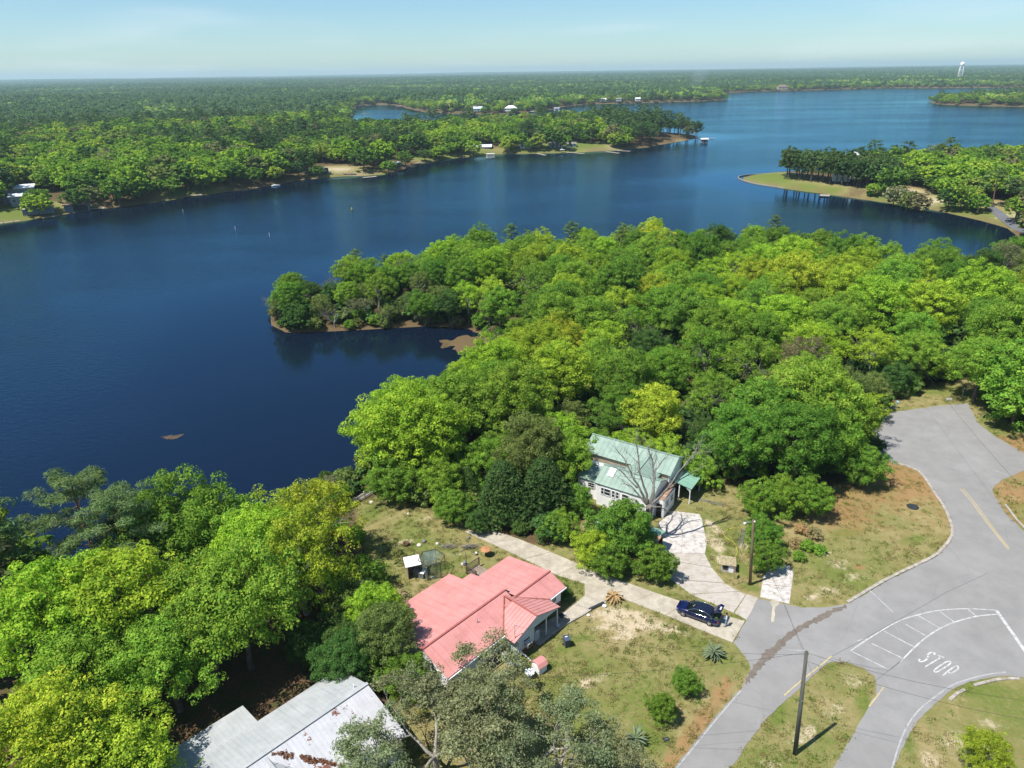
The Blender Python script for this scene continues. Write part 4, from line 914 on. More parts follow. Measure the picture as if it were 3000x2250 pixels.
road_px = [(1760, 2520), (1880, 2370), (1974, 2250), (2099, 2097), (2178, 2008), (2198, 1958), (2193, 1943), (2171, 1908), (2149, 1883), (2186, 1819), (2218, 1754), (2318, 1774), (2348, 1780), (2417, 1781), (2487, 1769), (2596, 1704), (2696, 1655), (2745, 1630), (2785, 1587), (2795, 1557), (2785, 1523), (2770, 1488), (2740, 1443), (2706, 1393), (2676, 1371), (2621, 1359), (2561, 1326), (2546, 1309), (2541, 1249), (2566, 1229), (2621, 1207), (2745, 1190), (2835, 1182), (2845, 1199), (2865, 1239), (2909, 1274), (2959, 1304), (3000, 1329), (3050, 1345), (3060, 1362), (3000, 1379), (2938, 1405), (2912, 1425), (2908, 1442), (2924, 1468), (2944, 1503), (2994, 1552), (3080, 1610), (3330, 1740), (3330, 2010), (3000, 1985), (2934, 1980), (2845, 1998), (2795, 2018), (2745, 2057), (2696, 2102), (2666, 2147), (2636, 2212), (2621, 2250), (2560, 2400), (2510, 2520)]
isl_px = [(2434, 1938), (2480, 1942), (2531, 1958), (2558, 1980), (2569, 2005), (2567, 2030), (2546, 2066), (2497, 2157), (2442, 2250), (2370, 2400), (2340, 2480), (1980, 2480), (2050, 2370), (2139, 2250), (2248, 2102), (2348, 2013), (2397, 1966)]
nt, N, L = nodes_of(ASPHALT); gc = N.new('ShaderNodeTexCoord'); pb_ = N['Principled BSDF']; src = pb_.inputs['Base Color'].links[0].from_socket
nw = N.new('ShaderNodeTexNoise'); nw.inputs['Scale'].default_value = .5; nw.inputs['Detail'].default_value = 4; L.new(gc.outputs['Object'], nw.inputs['Vector'])
vm = N.new('ShaderNodeMix'); vm.data_type = 'RGBA'; vm.inputs['Factor'].default_value = .06; L.new(gc.outputs['Object'], vm.inputs['A']); L.new(nw.outputs['Color'], vm.inputs['B'])
vo = N.new('ShaderNodeTexVoronoi'); vo.feature = 'DISTANCE_TO_EDGE'; vo.inputs['Scale'].default_value = .16; L.new(vm.outputs['Result'], vo.inputs['Vector'])
crk = rng(vo.outputs['Distance'], .002, .008, .28, 0.0); nm_ = noise(.08, 3); crk = mth('MULTIPLY', crk, rng(nm_, .45, .6))
fine = noise(9.0, 8, .8); tone = mixc(rng(fine, .3, .7), src, src)
dk = mixc(rng(fine, .35, .75, .0, .22), src, (0.17, 0.162, 0.15)); big = mixc(rng(noise(.07, 4), .42, .66, 0, .35), dk, (0.215, 0.205, 0.19)); L.new(mixc(crk, big, (0.11, 0.11, 0.11)), pb_.inputs['Base Color'])
road = sheet('road', PL(road_px), [PL(isl_px)], ROADZ, ASPHALT, jit=.07, step=.5)
tag(road, 'sun-bleached asphalt road forking round a grass island', kind='structure')
z1 = ROADZ + .004
def Zc(pts, x0, y0, k): return [tuple(P(x0 + X_ * k, y0 + Y_ * k)[:2]) for X_, Y_ in pts]
z3 = lambda pts: Zc(pts, 1900, 1600, .49729)
def mark(name, lines, w, m, smooth=0, z=z1):
    mb = MB()
    for ln in lines: ribbon(mb, ln, w, z, smooth)
    return mb.build(name, m, road)
mark('hatch_border_line', [z3([(1190, 618), (1260, 570), (1370, 500), (1480, 440), (1580, 408), (1710, 380), (1880, 370), (2060, 380)])], .11, PAINT, 5)
mark('hatch_border_line', [z3([(1478, 687), (1500, 665), (1570, 595), (1640, 535), (1720, 485), (1800, 450), (1930, 415), (2060, 402)])], .13, PAINT, 5)
for a in ([(1882, 375), (1930, 413)], [(1712, 384), (1800, 448)], [(1588, 410), (1718, 486)], [(1515, 462), (1643, 535)], [(1387, 502), (1563, 595)], [(1315, 575), (1492, 660)], [(1192, 619), (1420, 732)]): mark('hatch_stripe', [z3(a)], .10, PAINT, z=z1 + .004)
mark('stop_line', [z3([(2052, 384), (2130, 495), (2214, 615), (2330, 790)])], .34, PAINT, z=z1 + .008)
mark('edge_line', [z3([(2105, 743), (1960, 765), (1800, 815), (1700, 880), (1600, 960), (1530, 1050), (1480, 1160), (1440, 1290), (1400, 1420)])], .13, PAINT_FAINT, 5)
mark('edge_line', [z3([(545, 850), (400, 1020), (270, 1180), (165, 1310), (60, 1440)])], .12, PAINT_FAINT)
z2 = lambda pts: Zc(pts, 1900, 1100, .49729)
mark('yellow_centre_line', [z2([(1835, 668), (1900, 740), (1960, 825), (2040, 928), (2118, 1026)])], .13, PAINT_Y, 3)
mark('yellow_centre_line', [z2([(1852, 668), (1915, 740), (1975, 825), (2052, 928), (2124, 1020)])], .10, PAINT_Y, 3)
mark('yellow_edge_line', [z3([(1078, 648), (1030, 690), (960, 745), (850, 835), (800, 880)])], .13, PAINT_Y)
mark('yellow_edge_line', [z3([(1388, 828), (1350, 880), (1300, 945)])], .13, PAINT_Y)
z4 = lambda pts: Zc(pts, 2600, 1840, .16275)
mark('letter_s', [z4([(722, 490), (745, 462), (795, 440), (835, 448), (855, 465), (830, 482)]), z4([(728, 508), (724, 530)]), z4([(712, 552), (690, 580), (640, 604), (590, 608), (565, 592), (585, 560)])], .15, PAINT, 3)
mark('letter_t', [z4([(682, 698), (780, 640), (945, 540)])], .12, PAINT); mark('letter_t', [z4([(905, 500), (960, 515), (1020, 535)])], .18, PAINT, z=z1 + .004)
mark('letter_o', [z4([(838, 772), (860, 745), (960, 672), (1060, 612), (1110, 600), (1135, 612), (1130, 640), (1060, 695), (930, 775), (880, 795), (848, 792), (838, 772)])], .14, PAINT, 3)
mark('letter_p', [z4([(1000, 858), (1060, 805), (1150, 735), (1225, 685)]), z4([(1215, 690), (1262, 688), (1274, 715), (1262, 745), (1190, 795), (1130, 812), (1070, 800)])], .14, PAINT, 3)
sheet('faded_concrete_patch', z3([(722, 222), (738, 222), (742, 310), (775, 318), (770, 345), (745, 360), (742, 445), (722, 448), (728, 360), (715, 330), (728, 315)]), [], z1 + .008, CONC, road, jit=.04, step=.5)
for a in ([(820, 612), (930, 618)], [(1290, 250), (1440, 390)], [(1230, 560), (1290, 545)]): mark('worn_paint_mark', [z3(a)], .12, PAINT_FAINT)
for a in ([(2040, 560), (2120, 590)], [(1360, 430), (1430, 445)]): mark('worn_paint_mark', [z2(a)], .14, PAINT_FAINT)
CRACK = mat('road_crack_tar', (0.12, 0.12, 0.12), rough=.8, var=.1)
mark('crack', [z3([(1080, 650), (1250, 560), (1500, 420), (1760, 270), (2000, 160)])], .05, CRACK, z=z1 + .002)
mark('crack', [z3([(1420, 735), (1500, 665), (1330, 800)])], .04, CRACK, z=z1 + .002)
mark('crack', [z3([(1075, 660), (1190, 690), (1300, 715), (1420, 735)])], .05, CRACK, z=z1 + .002)
# washed-out dirt band across the turning
up = z3([(1160, 345), (1040, 385), (930, 440), (820, 510), (700, 600), (640, 670), (590, 740), (555, 815)]); lo = z3([(572, 826), (620, 770), (660, 720), (740, 650), (810, 590), (900, 510), (1010, 450), (1120, 390), (1172, 352)])
_dr = random.Random(4)
def bumpy(pts, amp):
    q = catmull(pts, 10); return [(a.x + _dr.gauss(0, amp), a.y + _dr.gauss(0, amp)) for a in q]
_mid = [((a[0] + b_[0]) / 2, (a[1] + b_[1]) / 2) for a, b_ in zip(up, lo[::-1][:len(up)])]
up = [(a[0] * .75 + m_[0] * .25, a[1] * .75 + m_[1] * .25) for a, m_ in zip(up, _mid)]; lo = [(a[0] * .75 + m_[0] * .25, a[1] * .75 + m_[1] * .25) for a, m_ in zip(lo, [_mid[-1]] + _mid[::-1])]
dband = sheet('dirt_band', bumpy(up, .08) + bumpy(lo, .10), [], ROADZ + .016, DIRT, jit=0)
tag(dband, 'strip of brown washed-out dirt across the road turning', kind='structure')
# driveways: cast slabs with open joints
def slabs(name, label, quads, m, top=.07, gap=.018, jitz=.012, seed=2):
    rnd = random.Random(seed); c0 = P(*quads[0][0]); root = empty(name, (c0.x, c0.y, LOT)); tag(root, label, kind='structure')
    for qd in quads:
        w = [P(a, b_) for a, b_ in qd]; c = sum(w, Vector()) / len(w); w = [q + (c - q).normalized() * gap - c0 for q in w]
        dz = rnd.uniform(-jitz, jitz); MB().prism(w, -.12, top + dz).build('slab', m, root)
    return root
Ud = [(1423, 1547), (1520, 1580), (1613, 1618), (1700, 1655), (1761, 1682), (1840, 1709), (1920, 1738), (2012, 1769), (2090, 1796), (2183, 1820)]
Ld = [(1361, 1558), (1434, 1591), (1537, 1639), (1630, 1685), (1712, 1711), (1781, 1735), (1850, 1765), (1950, 1803), (2040, 1841), (2146, 1884)]
slabs('driveway', 'long beige concrete driveway from the road past the red-roofed house', [[Ud[i], Ud[i + 1], Ld[i + 1], Ld[i]] for i in range(9)] , CONC)
slabs('porch_walk', 'short pale concrete branch leading to the red-roofed porch', [[(1712, 1711), (1781, 1735), (1776, 1767), (1713, 1746)], [(1713, 1746), (1776, 1767), (1729, 1787), (1683, 1771)], [(1683, 1771), (1729, 1787), (1667, 1822), (1640, 1800)], [(1640, 1800), (1667, 1822), (1577, 1891), (1535, 1860)]], CONC, top=.078)
slabs('parking_pad', 'whitewashed weathered concrete pad by the dead tree', [[(1926, 1536), (1972, 1498), (2005, 1502), (2000, 1560), (1938, 1565)], [(2005, 1502), (2048, 1507), (2056, 1520), (2064, 1560), (2000, 1560)], [(1938, 1565), (2000, 1560), (1996, 1622), (1935, 1620)], [(2000, 1560), (2064, 1560), (2071, 1591), (2065, 1623), (1996, 1622)]], CONC_W, top=.06)
slabs('old_driveway', 'old cracked concrete driveway of the green-roofed house', [[(1935, 1621), (2065, 1624), (2085, 1663), (1950, 1640)], [(1950, 1641), (2085, 1664), (2123, 1709), (1965, 1697)], [(1965, 1698), (2123, 1710), (2166, 1733), (2024, 1741)], [(2024, 1742), (2166, 1734), (2186, 1741), (2149, 1796), (2085, 1768)], [(2188, 1741), (2221, 1753), (2200, 1796), (2187, 1817), (2152, 1797)]], CONC_O, top=.055)
slabs('broken_slab', 'leftover patch of broken concrete beside the lamp pole', [[(2236, 1692), (2258, 1655), (2313, 1659), (2325, 1679), (2319, 1720), (2232, 1712)], [(2232, 1713), (2319, 1721), (2313, 1770), (2226, 1750)]], CONC_W, top=.05)
# kerbs, stone by stone
def kerb(name, label, px, w, h, off=0.0, seg=1.8, smooth=6, seed=1, skip=0.0):
    q = catmull([P(a, b_) for a, b_ in px], smooth); rnd = random.Random(seed)
    L = [0]
    for i in range(1, len(q)): L.append(L[-1] + (q[i] - q[i - 1]).length)
    def at_(s):
        for i in range(1, len(q)):
            if s <= L[i]: return q[i - 1].lerp(q[i], (s - L[i - 1]) / max(1e-6, L[i] - L[i - 1]))
        return q[-1]
    c0 = Vector((q[0].x, q[0].y, LOT)); root = empty(name, c0); tag(root, label, 'kerb'); s = 0
    while s < L[-1] - .3:
        a, b_ = at_(s + .015), at_(min(s + seg - .015, L[-1])); s += seg
        if rnd.random() < skip: continue
        d = (b_ - a).normalized(); nn = Vector((-d.y, d.x)); hh = h * rnd.uniform(.85, 1.1)
        pts = [(a + nn * (off + k * w / 2)) for k in (-1, 1)] + [(b_ + nn * (off + k * w / 2)) for k in (1, -1)]
        MB().prism([(p_.x - c0.x, p_.y - c0.y) for p_ in pts], -.1, hh).build('kerb_stone', KERB, root)
    return root
kerb('kerb', 'long concrete kerb curving round the mown corner lawn', [(2487, 1768), (2596, 1703), (2696, 1654), (2745, 1629), (2785, 1586), (2795, 1557), (2785, 1523), (2770, 1488), (2740, 1443), (2706, 1393), (2676, 1370), (2625, 1357)], .34, .13, .16)
kerb('kerb', 'broken kerb edging the dry verge at the lower right', [(2782, 2052), (2800, 2035), (2845, 2012), (2880, 2002), (2934, 1990), (3000, 1990), (3100, 2000)], .28, .12, 0, 1.2, seed=4, skip=.12)
kerb('kerb', 'kerb at the right-hand corner opposite the mown lawn', [(2944, 1479), (2962, 1502), (2994, 1541), (3040, 1575), (3100, 1612)], .28, .12, 0)
kerb('kerb', 'low concrete edging beside the porch walk', [(1577, 1891), (1615, 1858), (1636, 1842), (1667, 1823), (1699, 1806), (1729, 1788)], .16, .2, -.1, 1.0, smooth=2)
# ------------------------------------------------------------------ houses of the near lots
RED = mat('metal_roof_faded_red', (0.52, 0.225, 0.20), rough=0.55, var=0.05, scale=.7, spec=.35, stain=(0.56, 0.27, 0.245), stain_scale=.35, stain_lo=.4, stain_hi=.75)
def streaks(m, col, scale=(2.2, .12, .12), lo=.55, hi=.8, amt=.5):
    nt, N, L = nodes_of(m); pb_ = N['Principled BSDF']; src = pb_.inputs['Base Color'].links[0].from_socket
    g_ = N.new('ShaderNodeTexCoord'); mp_ = N.new('ShaderNodeMapping'); mp_.inputs['Scale'].default_value = scale; L.new(g_.outputs['Object'], mp_.inputs['Vector'])
    n_ = N.new('ShaderNodeTexNoise'); n_.inputs['Scale'].default_value = 1.6; n_.inputs['Detail'].default_value = 5; L.new(mp_.outputs[0], n_.inputs['Vector'])
    r_ = N.new('ShaderNodeMapRange'); r_.inputs[1].default_value = lo; r_.inputs[2].default_value = hi; r_.inputs[4].default_value = amt; L.new(n_.outputs['Fac'], r_.inputs[0])
    x_ = N.new('ShaderNodeMix'); x_.data_type = 'RGBA'; L.new(r_.outputs[0], x_.inputs['Factor']); L.new(src, x_.inputs['A']); x_.inputs['B'].default_value = (*col, 1); L.new(x_.outputs['Result'], pb_.inputs['Base Color'])
streaks(RED, (0.38, 0.16, 0.14))
RED_D = mat('metal_trim_red', (0.36, 0.115, 0.095), rough=.5, var=.06)
GRN = mat('metal_roof_pale_green', (0.23, 0.31, 0.25), rough=.5, var=.05, scale=.8, spec=.35, stain=(0.29, 0.39, 0.325), stain_scale=.4, stain_lo=.45, stain_hi=.75)
GRN_R = mat('metal_roof_green_rusting', (0.20, 0.36, 0.27), rough=.6, var=.06, scale=.8, stain=(0.30, 0.13, 0.075), stain_scale=.28, stain_lo=.56, stain_hi=.62)
GREY = mat('metal_roof_galvanised', (0.385, 0.395, 0.385), rough=.5, var=.05, scale=.9, spec=.35, stain=(0.30, 0.325, 0.325), stain_scale=.4, stain_lo=.45, stain_hi=.75)
GREY_R = mat('metal_roof_galvanised_peeling', (0.46, 0.46, 0.465), rough=.55, var=.05, scale=.9, stain=(0.16, 0.06, 0.035), stain_scale=.75, stain_lo=.615, stain_hi=.63)
streaks(GRN, (0.15, 0.21, 0.17)); streaks(GREY, (0.22, 0.235, 0.23)); streaks(GREY_R, (0.33, 0.32, 0.31))
WHITE = mat('siding_white', (0.80, 0.79, 0.76), rough=.7, var=.03, scale=1.5, stain=(0.66, 0.63, 0.57), stain_scale=.8, stain_lo=.55, stain_hi=.8)
TRIM = mat('trim_white', (0.72, 0.72, 0.70), rough=.6, var=.04)
PBLUE = mat('siding_pale_blue', (0.50, 0.56, 0.58), rough=.7, var=.04, scale=1.5)
BRICK = mat('brick_dark_red', (0.17, 0.075, 0.05), rough=.9, var=.2, scale=5, bump=.5)
GLASS = mat('window_glass_dark', (0.025, 0.03, 0.035), rough=.12, var=.2, scale=1, spec=.6)
DARKIN = mat('dark_interior', (0.035, 0.032, 0.03), rough=.9, var=.2)  # near-black; on the opening panels it stands in for the shade inside
WOOD = mat('timber_weathered', (0.25, 0.20, 0.15), rough=.9, var=.18, scale=3, bump=.4, stretch=(1, 1, .3))
WOOD_D = mat('timber_dark', (0.11, 0.08, 0.06), rough=.9, var=.2, scale=4, bump=.4)
RUSTY = mat('rusted_sheet', (0.33, 0.19, 0.12), rough=.85, var=.2, scale=2.5, stain=(0.45, 0.34, 0.24), stain_scale=1.4, stain_lo=.5, stain_hi=.7)
LEAFD = mat('leaf_litter_rust', (0.17, 0.075, 0.035), rough=.95, var=.3, scale=8, bump=1, bscale=18)
PVC = mat('white_plastic', (0.74, 0.74, 0.73), rough=.45, var=.03)
METAL = mat('galvanised_steel', (0.42, 0.43, 0.43), rough=.4, metal=.6, var=.08)
BLACKP = mat('black_plastic', (0.03, 0.035, 0.04), rough=.5, var=.15)

def slope(root, name, e0, e1, r1, r0, m, n, t=.05, rib=.035, seed=1):
    """One roof slope laid in n overlapping metal panels; e0-e1 is the eave, r0-r1 the ridge."""
    e0, e1, r0, r1 = map(Vector, (e0, e1, r0, r1))
    if (e1 - e0).cross(r0 - e0).z < 0: e0, e1, r0, r1 = e1, e0, r1, r0
    rnd = random.Random(seed)
    for i in range(n):
        a, b_ = i / n, (i + 1) / n; A, B, C_, D_ = e0.lerp(e1, a), e0.lerp(e1, b_), r0.lerp(r1, b_), r0.lerp(r1, a)
        up_ = (B - A).cross(D_ - A).normalized(); dz = up_ * rnd.uniform(0, .006); d = (B - A).normalized()
        mb = MB(); mb.slab(A + dz, B + dz - d * .006, C_ + dz - d * .006, D_ + dz, t)
        mb.bar(A + d * .03 + dz + up_ * rib / 2, D_ + d * .03 + dz + up_ * rib / 2, .045, rib, up=up_)
        mb.build('roof_panel', m, root)
def ridge(root, a, b_, m, w=.2):
    MB().bar(Vector(a) + Vector((0, 0, .03)), Vector(b_) + Vector((0, 0, .03)), w, .07).build('ridge_cap', m, root)
def window(root, c, w, h, ax, m=None, split=True):
    """Window in a wall: ax = unit vector along the wall, outward normal to its right-hand side."""
    c = Vector(c); ax = Vector(ax).normalized(); nn = Vector((ax.y, -ax.x, 0)); up_ = Vector((0, 0, 1))
    f = MB()
    for s in (-1, 1):
        f.bar(c + ax * s * w / 2 - up_ * h / 2 + nn * .03, c + ax * s * w / 2 + up_ * h / 2 + nn * .03, .07, .08, up=nn)
        f.bar(c - ax * (w / 2 - .036) + up_ * s * h / 2 + nn * .03, c + ax * (w / 2 - .036) + up_ * s * h / 2 + nn * .03, .078, .07, up=nn)
    if split: f.bar(c - ax * (w / 2 - .04) + nn * .025, c + ax * (w / 2 - .04) + nn * .025, .05, .04, up=nn)
    fo = f.build('window', m or TRIM, root)
    g = MB(); g.bar(c - ax * (w / 2 - .03) + nn * .008, c + ax * (w / 2 - .03) + nn * .008, .012, h - .06, up=up_); g.build('pane', GLASS, fo)
    return fo
def gable_wall(root, name, x, y0, y1, z0, ze0, ze1, yr, zr, m, t=.15):
    """Wall across the house (constant x) with a gable head."""
    pts = [(y0, z0), (y1, z0), (y1, ze1), (yr, zr), (y0, ze0)]; mb = MB(); n = 5
    vs_ = [(x - t / 2, a, b_) for a, b_ in pts] + [(x + t / 2, a, b_) for a, b_ in pts]
    mb.add(vs_, [(0, 1, 2, 3, 4)[::-1], (5, 6, 7, 8, 9)] + [(i, (i + 1) % n, n + (i + 1) % n, n + i) for i in range(n)]); return mb.build(name, m, root)

# ---- red-roofed house
o = P(1236.8, 1902.8, LOT + 3.8); RH = empty('red_roofed_house', (o.x, o.y, LOT), R_(46.5))
tag(RH, 'low white house with a large faded red metal roof', 'house')
slope(RH, 'a', (0, -3.45, 2.6), (11.2, -3.45, 2.6), (11.2, 0, 3.8), (0, 0, 3.8), RED, 13)
slope(RH, 'b', (0, 7.7, 2.28), (10.3, 7.7, 2.28), (10.3, 0, 3.8), (0, 0, 3.8), RED, 12, seed=2)
slope(RH, 'b2', (10.3, 5.6, 2.69), (11.6, 5.6, 2.69), (11.6, 0, 3.8), (10.3, 0, 3.8), RED, 2, seed=5)
slope(RH, 'c', (11.2, -3.4, 2.55), (17.0, -3.4, 2.55), (17.0, -1.2, 3.45), (9.6, -1.2, 3.45), RED, 7, seed=3)
slope(RH, 'd', (11.6, 5.0, 2.3), (17.0, 5.0, 2.3), (17.0, -1.2, 3.45), (11.6, -1.2, 3.45), RED, 7, seed=4)
slope(RH, 'p', (14.25, -4.95, 2.52), (14.25, -1.0, 2.52), (10.6, -1.0, 3.72), (10.6, -4.95, 3.72), RED, 9, seed=6)
slope(RH, 'q', (7.3, -4.95, 2.52), (7.3, -1.6, 2.52), (10.6, -1.6, 3.72), (10.6, -4.95, 3.72), RED, 8, seed=7)
ridge(RH, (-.05, 0, 3.83), (11.25, 0, 3.83), RED_D); ridge(RH, (10.9, -1.2, 3.48), (17.05, -1.2, 3.48), RED_D); ridge(RH, (10.6, -5.0, 3.75), (10.6, -.6, 3.75), RED_D)
for a, b_ in (((7.3, -3.42, 2.64), (10.55, -.45, 3.76)), ((14.3, -3.38, 2.6), (11.0, -.95, 3.55))): MB().bar(a, b_, .12, .05).build('valley_flashing', mat('valley_rust', (0.30, 0.11, 0.07), rough=.7, var=.2), RH)
# walls
gable_wall(RH, 'gable_wall', .35, -3.05, 7.3, 0, 2.62, 2.25, 0, 3.66, WHITE)
MB().box((5.4, -3.02, 1.62), (9.9, .15, 2.0)).build('front_wall', PBLUE, RH)
MB().box((5.4, -3.03, .31), (9.94, .2, .62)).build('brick_base', BRICK, RH)
gable_wall(RH, 'gable_wall', 16.6, -3.0, 4.7, 0, 2.6, 2.25, -1.2, 3.3, WHITE)
MB().box((15.45, -2.98, 1.7), (2.2, .15, 1.85)).build('front_wall', WHITE, RH); MB().box((15.45, -2.99, .38), (2.24, .2, .76)).build('brick_base', BRICK, RH)
MB().box((5.2, 7.2, 1.1), (9.7, .15, 2.2)).build('back_wall', WHITE, RH); MB().box((14.1, 4.6, 1.1), (5.0, .15, 2.2)).build('back_wall', WHITE, RH)
MB().box((10.1, 6.0, 1.15), (.15, 2.6, 2.3)).build('side_wall', WHITE, RH)
# porch front: room on the left, open bay on the right
def front_gable():
    mb = MB(); pts = [(7.6, 2.5), (8.1, 1.95), (10.4, 1.95), (10.4, 2.3), (14.0, 2.3), (14.0, 2.5), (10.6, 3.66)]
    n = len(pts); vs_ = [(a, -4.75, b_) for a, b_ in pts] + [(a, -4.63, b_) for a, b_ in pts]
    mb.add(vs_, [tuple(range(n)), tuple(range(2 * n - 1, n - 1, -1))] + [(i, n + i, n + (i + 1) % n, (i + 1) % n) for i in range(n)]); return mb
front_gable().build('gable_board', PBLUE, RH)
MB().box((9.25, -4.69, 1.32), (2.3, .14, 1.3)).build('porch_wall', PBLUE, RH); MB().box((9.25, -4.69, .33), (2.34, .18, .66)).build('brick_base', BRICK, RH)
MB().box((8.12, -3.9, 1.2), (.14, 1.5, 2.4)).build('porch_wall', PBLUE, RH); MB().box((10.42, -3.9, 1.2), (.14, 1.5, 2.4)).build('porch_wall', PBLUE, RH)
MB().box((12.3, -3.03, 1.25), (3.6, .12, 2.5)).build('bay_back_wall', DARKIN, RH)  # back wall coloured near-black to give the open bay its shade
d_ = MB().box((11.6, -3.11, 1.05), (.9, .05, 2.1)).build('door', mat('door_brown', (0.10, 0.06, 0.045), rough=.6), RH); MB().lathe([(.03, 0), (.04, .03), (.0, .05)], (11.95, -3.16, 1.0), 8).build('handle', METAL, d_)
for x in (14.0, 12.25): MB().box((x, -4.72, 1.15), (.1, .1, 2.3)).build('porch_post', TRIM, RH)
MB().box((5.6, -3.62, 2.55), (11.2, .1, .14)).build('gutter', TRIM, RH); MB().box((15.7, -3.52, 2.5), (2.6, .1, .14)).build('gutter', TRIM, RH)
for c, w, h in (((9.2, -4.77, 1.45), 1.0, .8),): window(RH, c, w, h, (1, 0, 0))
for x in (2.2, 4.6, 6.7): window(RH, (x, -3.1, 1.75), 1.1, .95, (1, 0, 0))
window(RH, (15.3, -3.06, 1.75), .9, .95, (1, 0, 0)); window(RH, (.27, -1.6, 1.7), 1.0, 1.0, (0, -1, 0)); window(RH, (.27, 3.0, 1.6), 1.0, 1.0, (0, -1, 0))
ac = MB().box((9.25, -5.0, 1.15), (.7, .5, .42)).build('air_conditioner', mat('aircon_cream', (0.6, 0.58, 0.52), rough=.5), RH); MB().box((9.25, -5.262, 1.15), (.6, .02, .32)).build('grille', BLACKP, ac)
mast = MB().tube([(7.75, -4.6, 2.3), (7.75, -4.6, 4.3)], .035, 6).build('service_mast', METAL, RH); MB().tube([(7.75, -4.6, 4.3), (7.75, -4.75, 4.42), (7.75, -4.85, 4.34)], .05, 6).build('weather_head', METAL, mast)
MB().tube([(2.2, 3.6, 3.0), (2.2, 3.6, 3.55)], .06, 8).build('vent_pipe', PVC, RH); MB().tube([(6.2, -1.0, 3.4), (6.2, -1.0, 3.95)], .05, 8).build('vent_pipe', METAL, RH)
MAST_TOP = RH.matrix_basis @ Vector((7.75, -4.85, 4.3)); MAST_TOP = Matrix.Translation(RH.location) @ Matrix.Rotation(R_(46.5), 4, 'Z') @ Vector((7.75, -4.85, 4.3))
def at_red(x, y, z=0.0): return Matrix.Translation(RH.location) @ Matrix.Rotation(R_(46.5), 4, 'Z') @ Vector((x, y, z))

# ---- grey metal-roofed house, lower left
o = P(400 + 580 * .5425, 1800 + 830 * .5425, LOT + 4.6); GH = empty('grey_roofed_house', (o.x, o.y, LOT), R_(45.1))
tag(GH, 'house with a long galvanised metal roof peeling in rusty spots', 'house')
slope(GH, 'a', (-7, 4.75, 3.0), (11.3, 4.75, 3.0), (11.3, 0, 4.6), (-7, 0, 4.6), GREY, 44, rib=.012)
slope(GH, 'b', (-7, -5.4, 2.9), (11.3, -5.4, 2.9), (11.3, 0, 4.6), (-7, 0, 4.6), GREY_R, 44, rib=.016, seed=2)
slope(GH, 'c', (-7, 7.6, 2.62), (3.3, 7.6, 2.62), (3.3, 4.7, 2.98), (-7, 4.7, 2.98), GREY, 24, rib=.012, seed=3)
slope(GH, 'd', (5.6, -9.0, 2.75), (5.6, -.5, 2.75), (1.6, -.5, 4.45), (1.6, -9.0, 4.45), GREY, 12, seed=4)
slope(GH, 'e', (-2.4, -9.0, 2.75), (-2.4, -.5, 2.75), (1.6, -.5, 4.45), (1.6, -9.0, 4.45), GREY, 12, seed=5)
ridge(GH, (-7, 0, 4.63), (11.35, 0, 4.63), GREY, .3); ridge(GH, (1.6, -9.0, 4.48), (1.6, -.3, 4.48), GREY, .25)
gable_wall(GH, 'gable_wall', 10.9, -5.0, 4.4, 0, 2.85, 3.0, 0, 4.42, WHITE)
MB().box((2.0, 4.35, 1.45), (17.6, .15, 2.9)).build('side_wall', WHITE, GH); MB().box((-1.9, 7.2, 1.28), (9.9, .15, 2.56)).build('side_wall', WHITE, GH)
MB().box((3.1, 5.85, 1.25), (.15, 2.55, 2.5)).build('side_wall', WHITE, GH); MB().box((8.4, -4.95, 1.4), (4.9, .15, 2.8)).build('side_wall', WHITE, GH); MB().box((5.2, -6.9, 1.3), (.15, 3.7, 2.6)).build('side_wall', WHITE, GH)
for y in (-2.5, 2.2): window(GH, (10.99, y, 1.5), 1.1, 1.2, (0, 1, 0))
for x in (-3.5, 1.0): window(GH, (x, 7.3, 1.4), 1.0, 1.1, (-1, 0, 0))
for x in (5.0, 8.5): window(GH, (x, 4.44, 1.6), 1.0, 1.1, (-1, 0, 0))
MB().tube([(10.4, .7, 4.2), (10.4, .7, 4.75)], .06, 8).build('vent_pipe', PVC, GH); MB().tube([(4.6, -5.5, 3.1), (4.6, -5.5, 3.6)], .06, 8).build('vent_pipe', PVC, GH)
rs = Leaves(77); rr_ = random.Random(9)
for i in range(70):
    t_ = rr_.random(); x = 2.2 + 3.6 * t_; y = -.4 - 3.9 * t_; z_ = 4.56 - 1.28 * t_; rs.clump((x + rr_.uniform(-.1, .25), y + rr_.uniform(-.1, .28), z_), .2, 9, .2, .12, .4, shell=0)
lo_ = bpy.data.objects.new('leaf_drift', rs.mesh('leaf_drift', LEAFD)); link(lo_, GH); lo_['kind'] = 'stuff'; lo_['label'] = 'rust-brown dead leaves caught in the roof valley'

# ---- green-roofed house
o = P(1680 + 340 * .18987, 1250 + 850 * .18987, LOT + 3.4); EH = empty('green_roofed_house', (o.x, o.y, LOT), R_(-33.4))
tag(EH, 'white house with pale green metal roofs behind the dead tree', 'house')
slope(EH, 'f', (-.1, -.15, 3.35), (8.0, -.15, 3.35), (8.0, 2.6, 4.7), (-.1, 2.6, 4.7), GRN, 12)
slope(EH, 'g', (-.1, 5.3, 3.5), (8.0, 5.3, 3.5), (8.0, 2.6, 4.7), (-.1, 2.6, 4.7), GRN, 12, seed=2)
slope(EH, 'h', (-4.6, 5.15, 4.25), (8.3, 5.15, 4.25), (8.3, 8.0, 5.65), (-4.6, 8.0, 5.65), GRN, 18, seed=3)
slope(EH, 'i', (-4.6, 10.9, 4.25), (8.3, 10.9, 4.25), (8.3, 8.0, 5.65), (-4.6, 8.0, 5.65), GRN, 18, seed=4)
slope(EH, 'j', (2.3, 2.4, 4.0), (2.3, 8.0, 4.0), (4.6, 8.0, 5.45), (4.6, 2.4, 4.85), GRN, 7, seed=5)
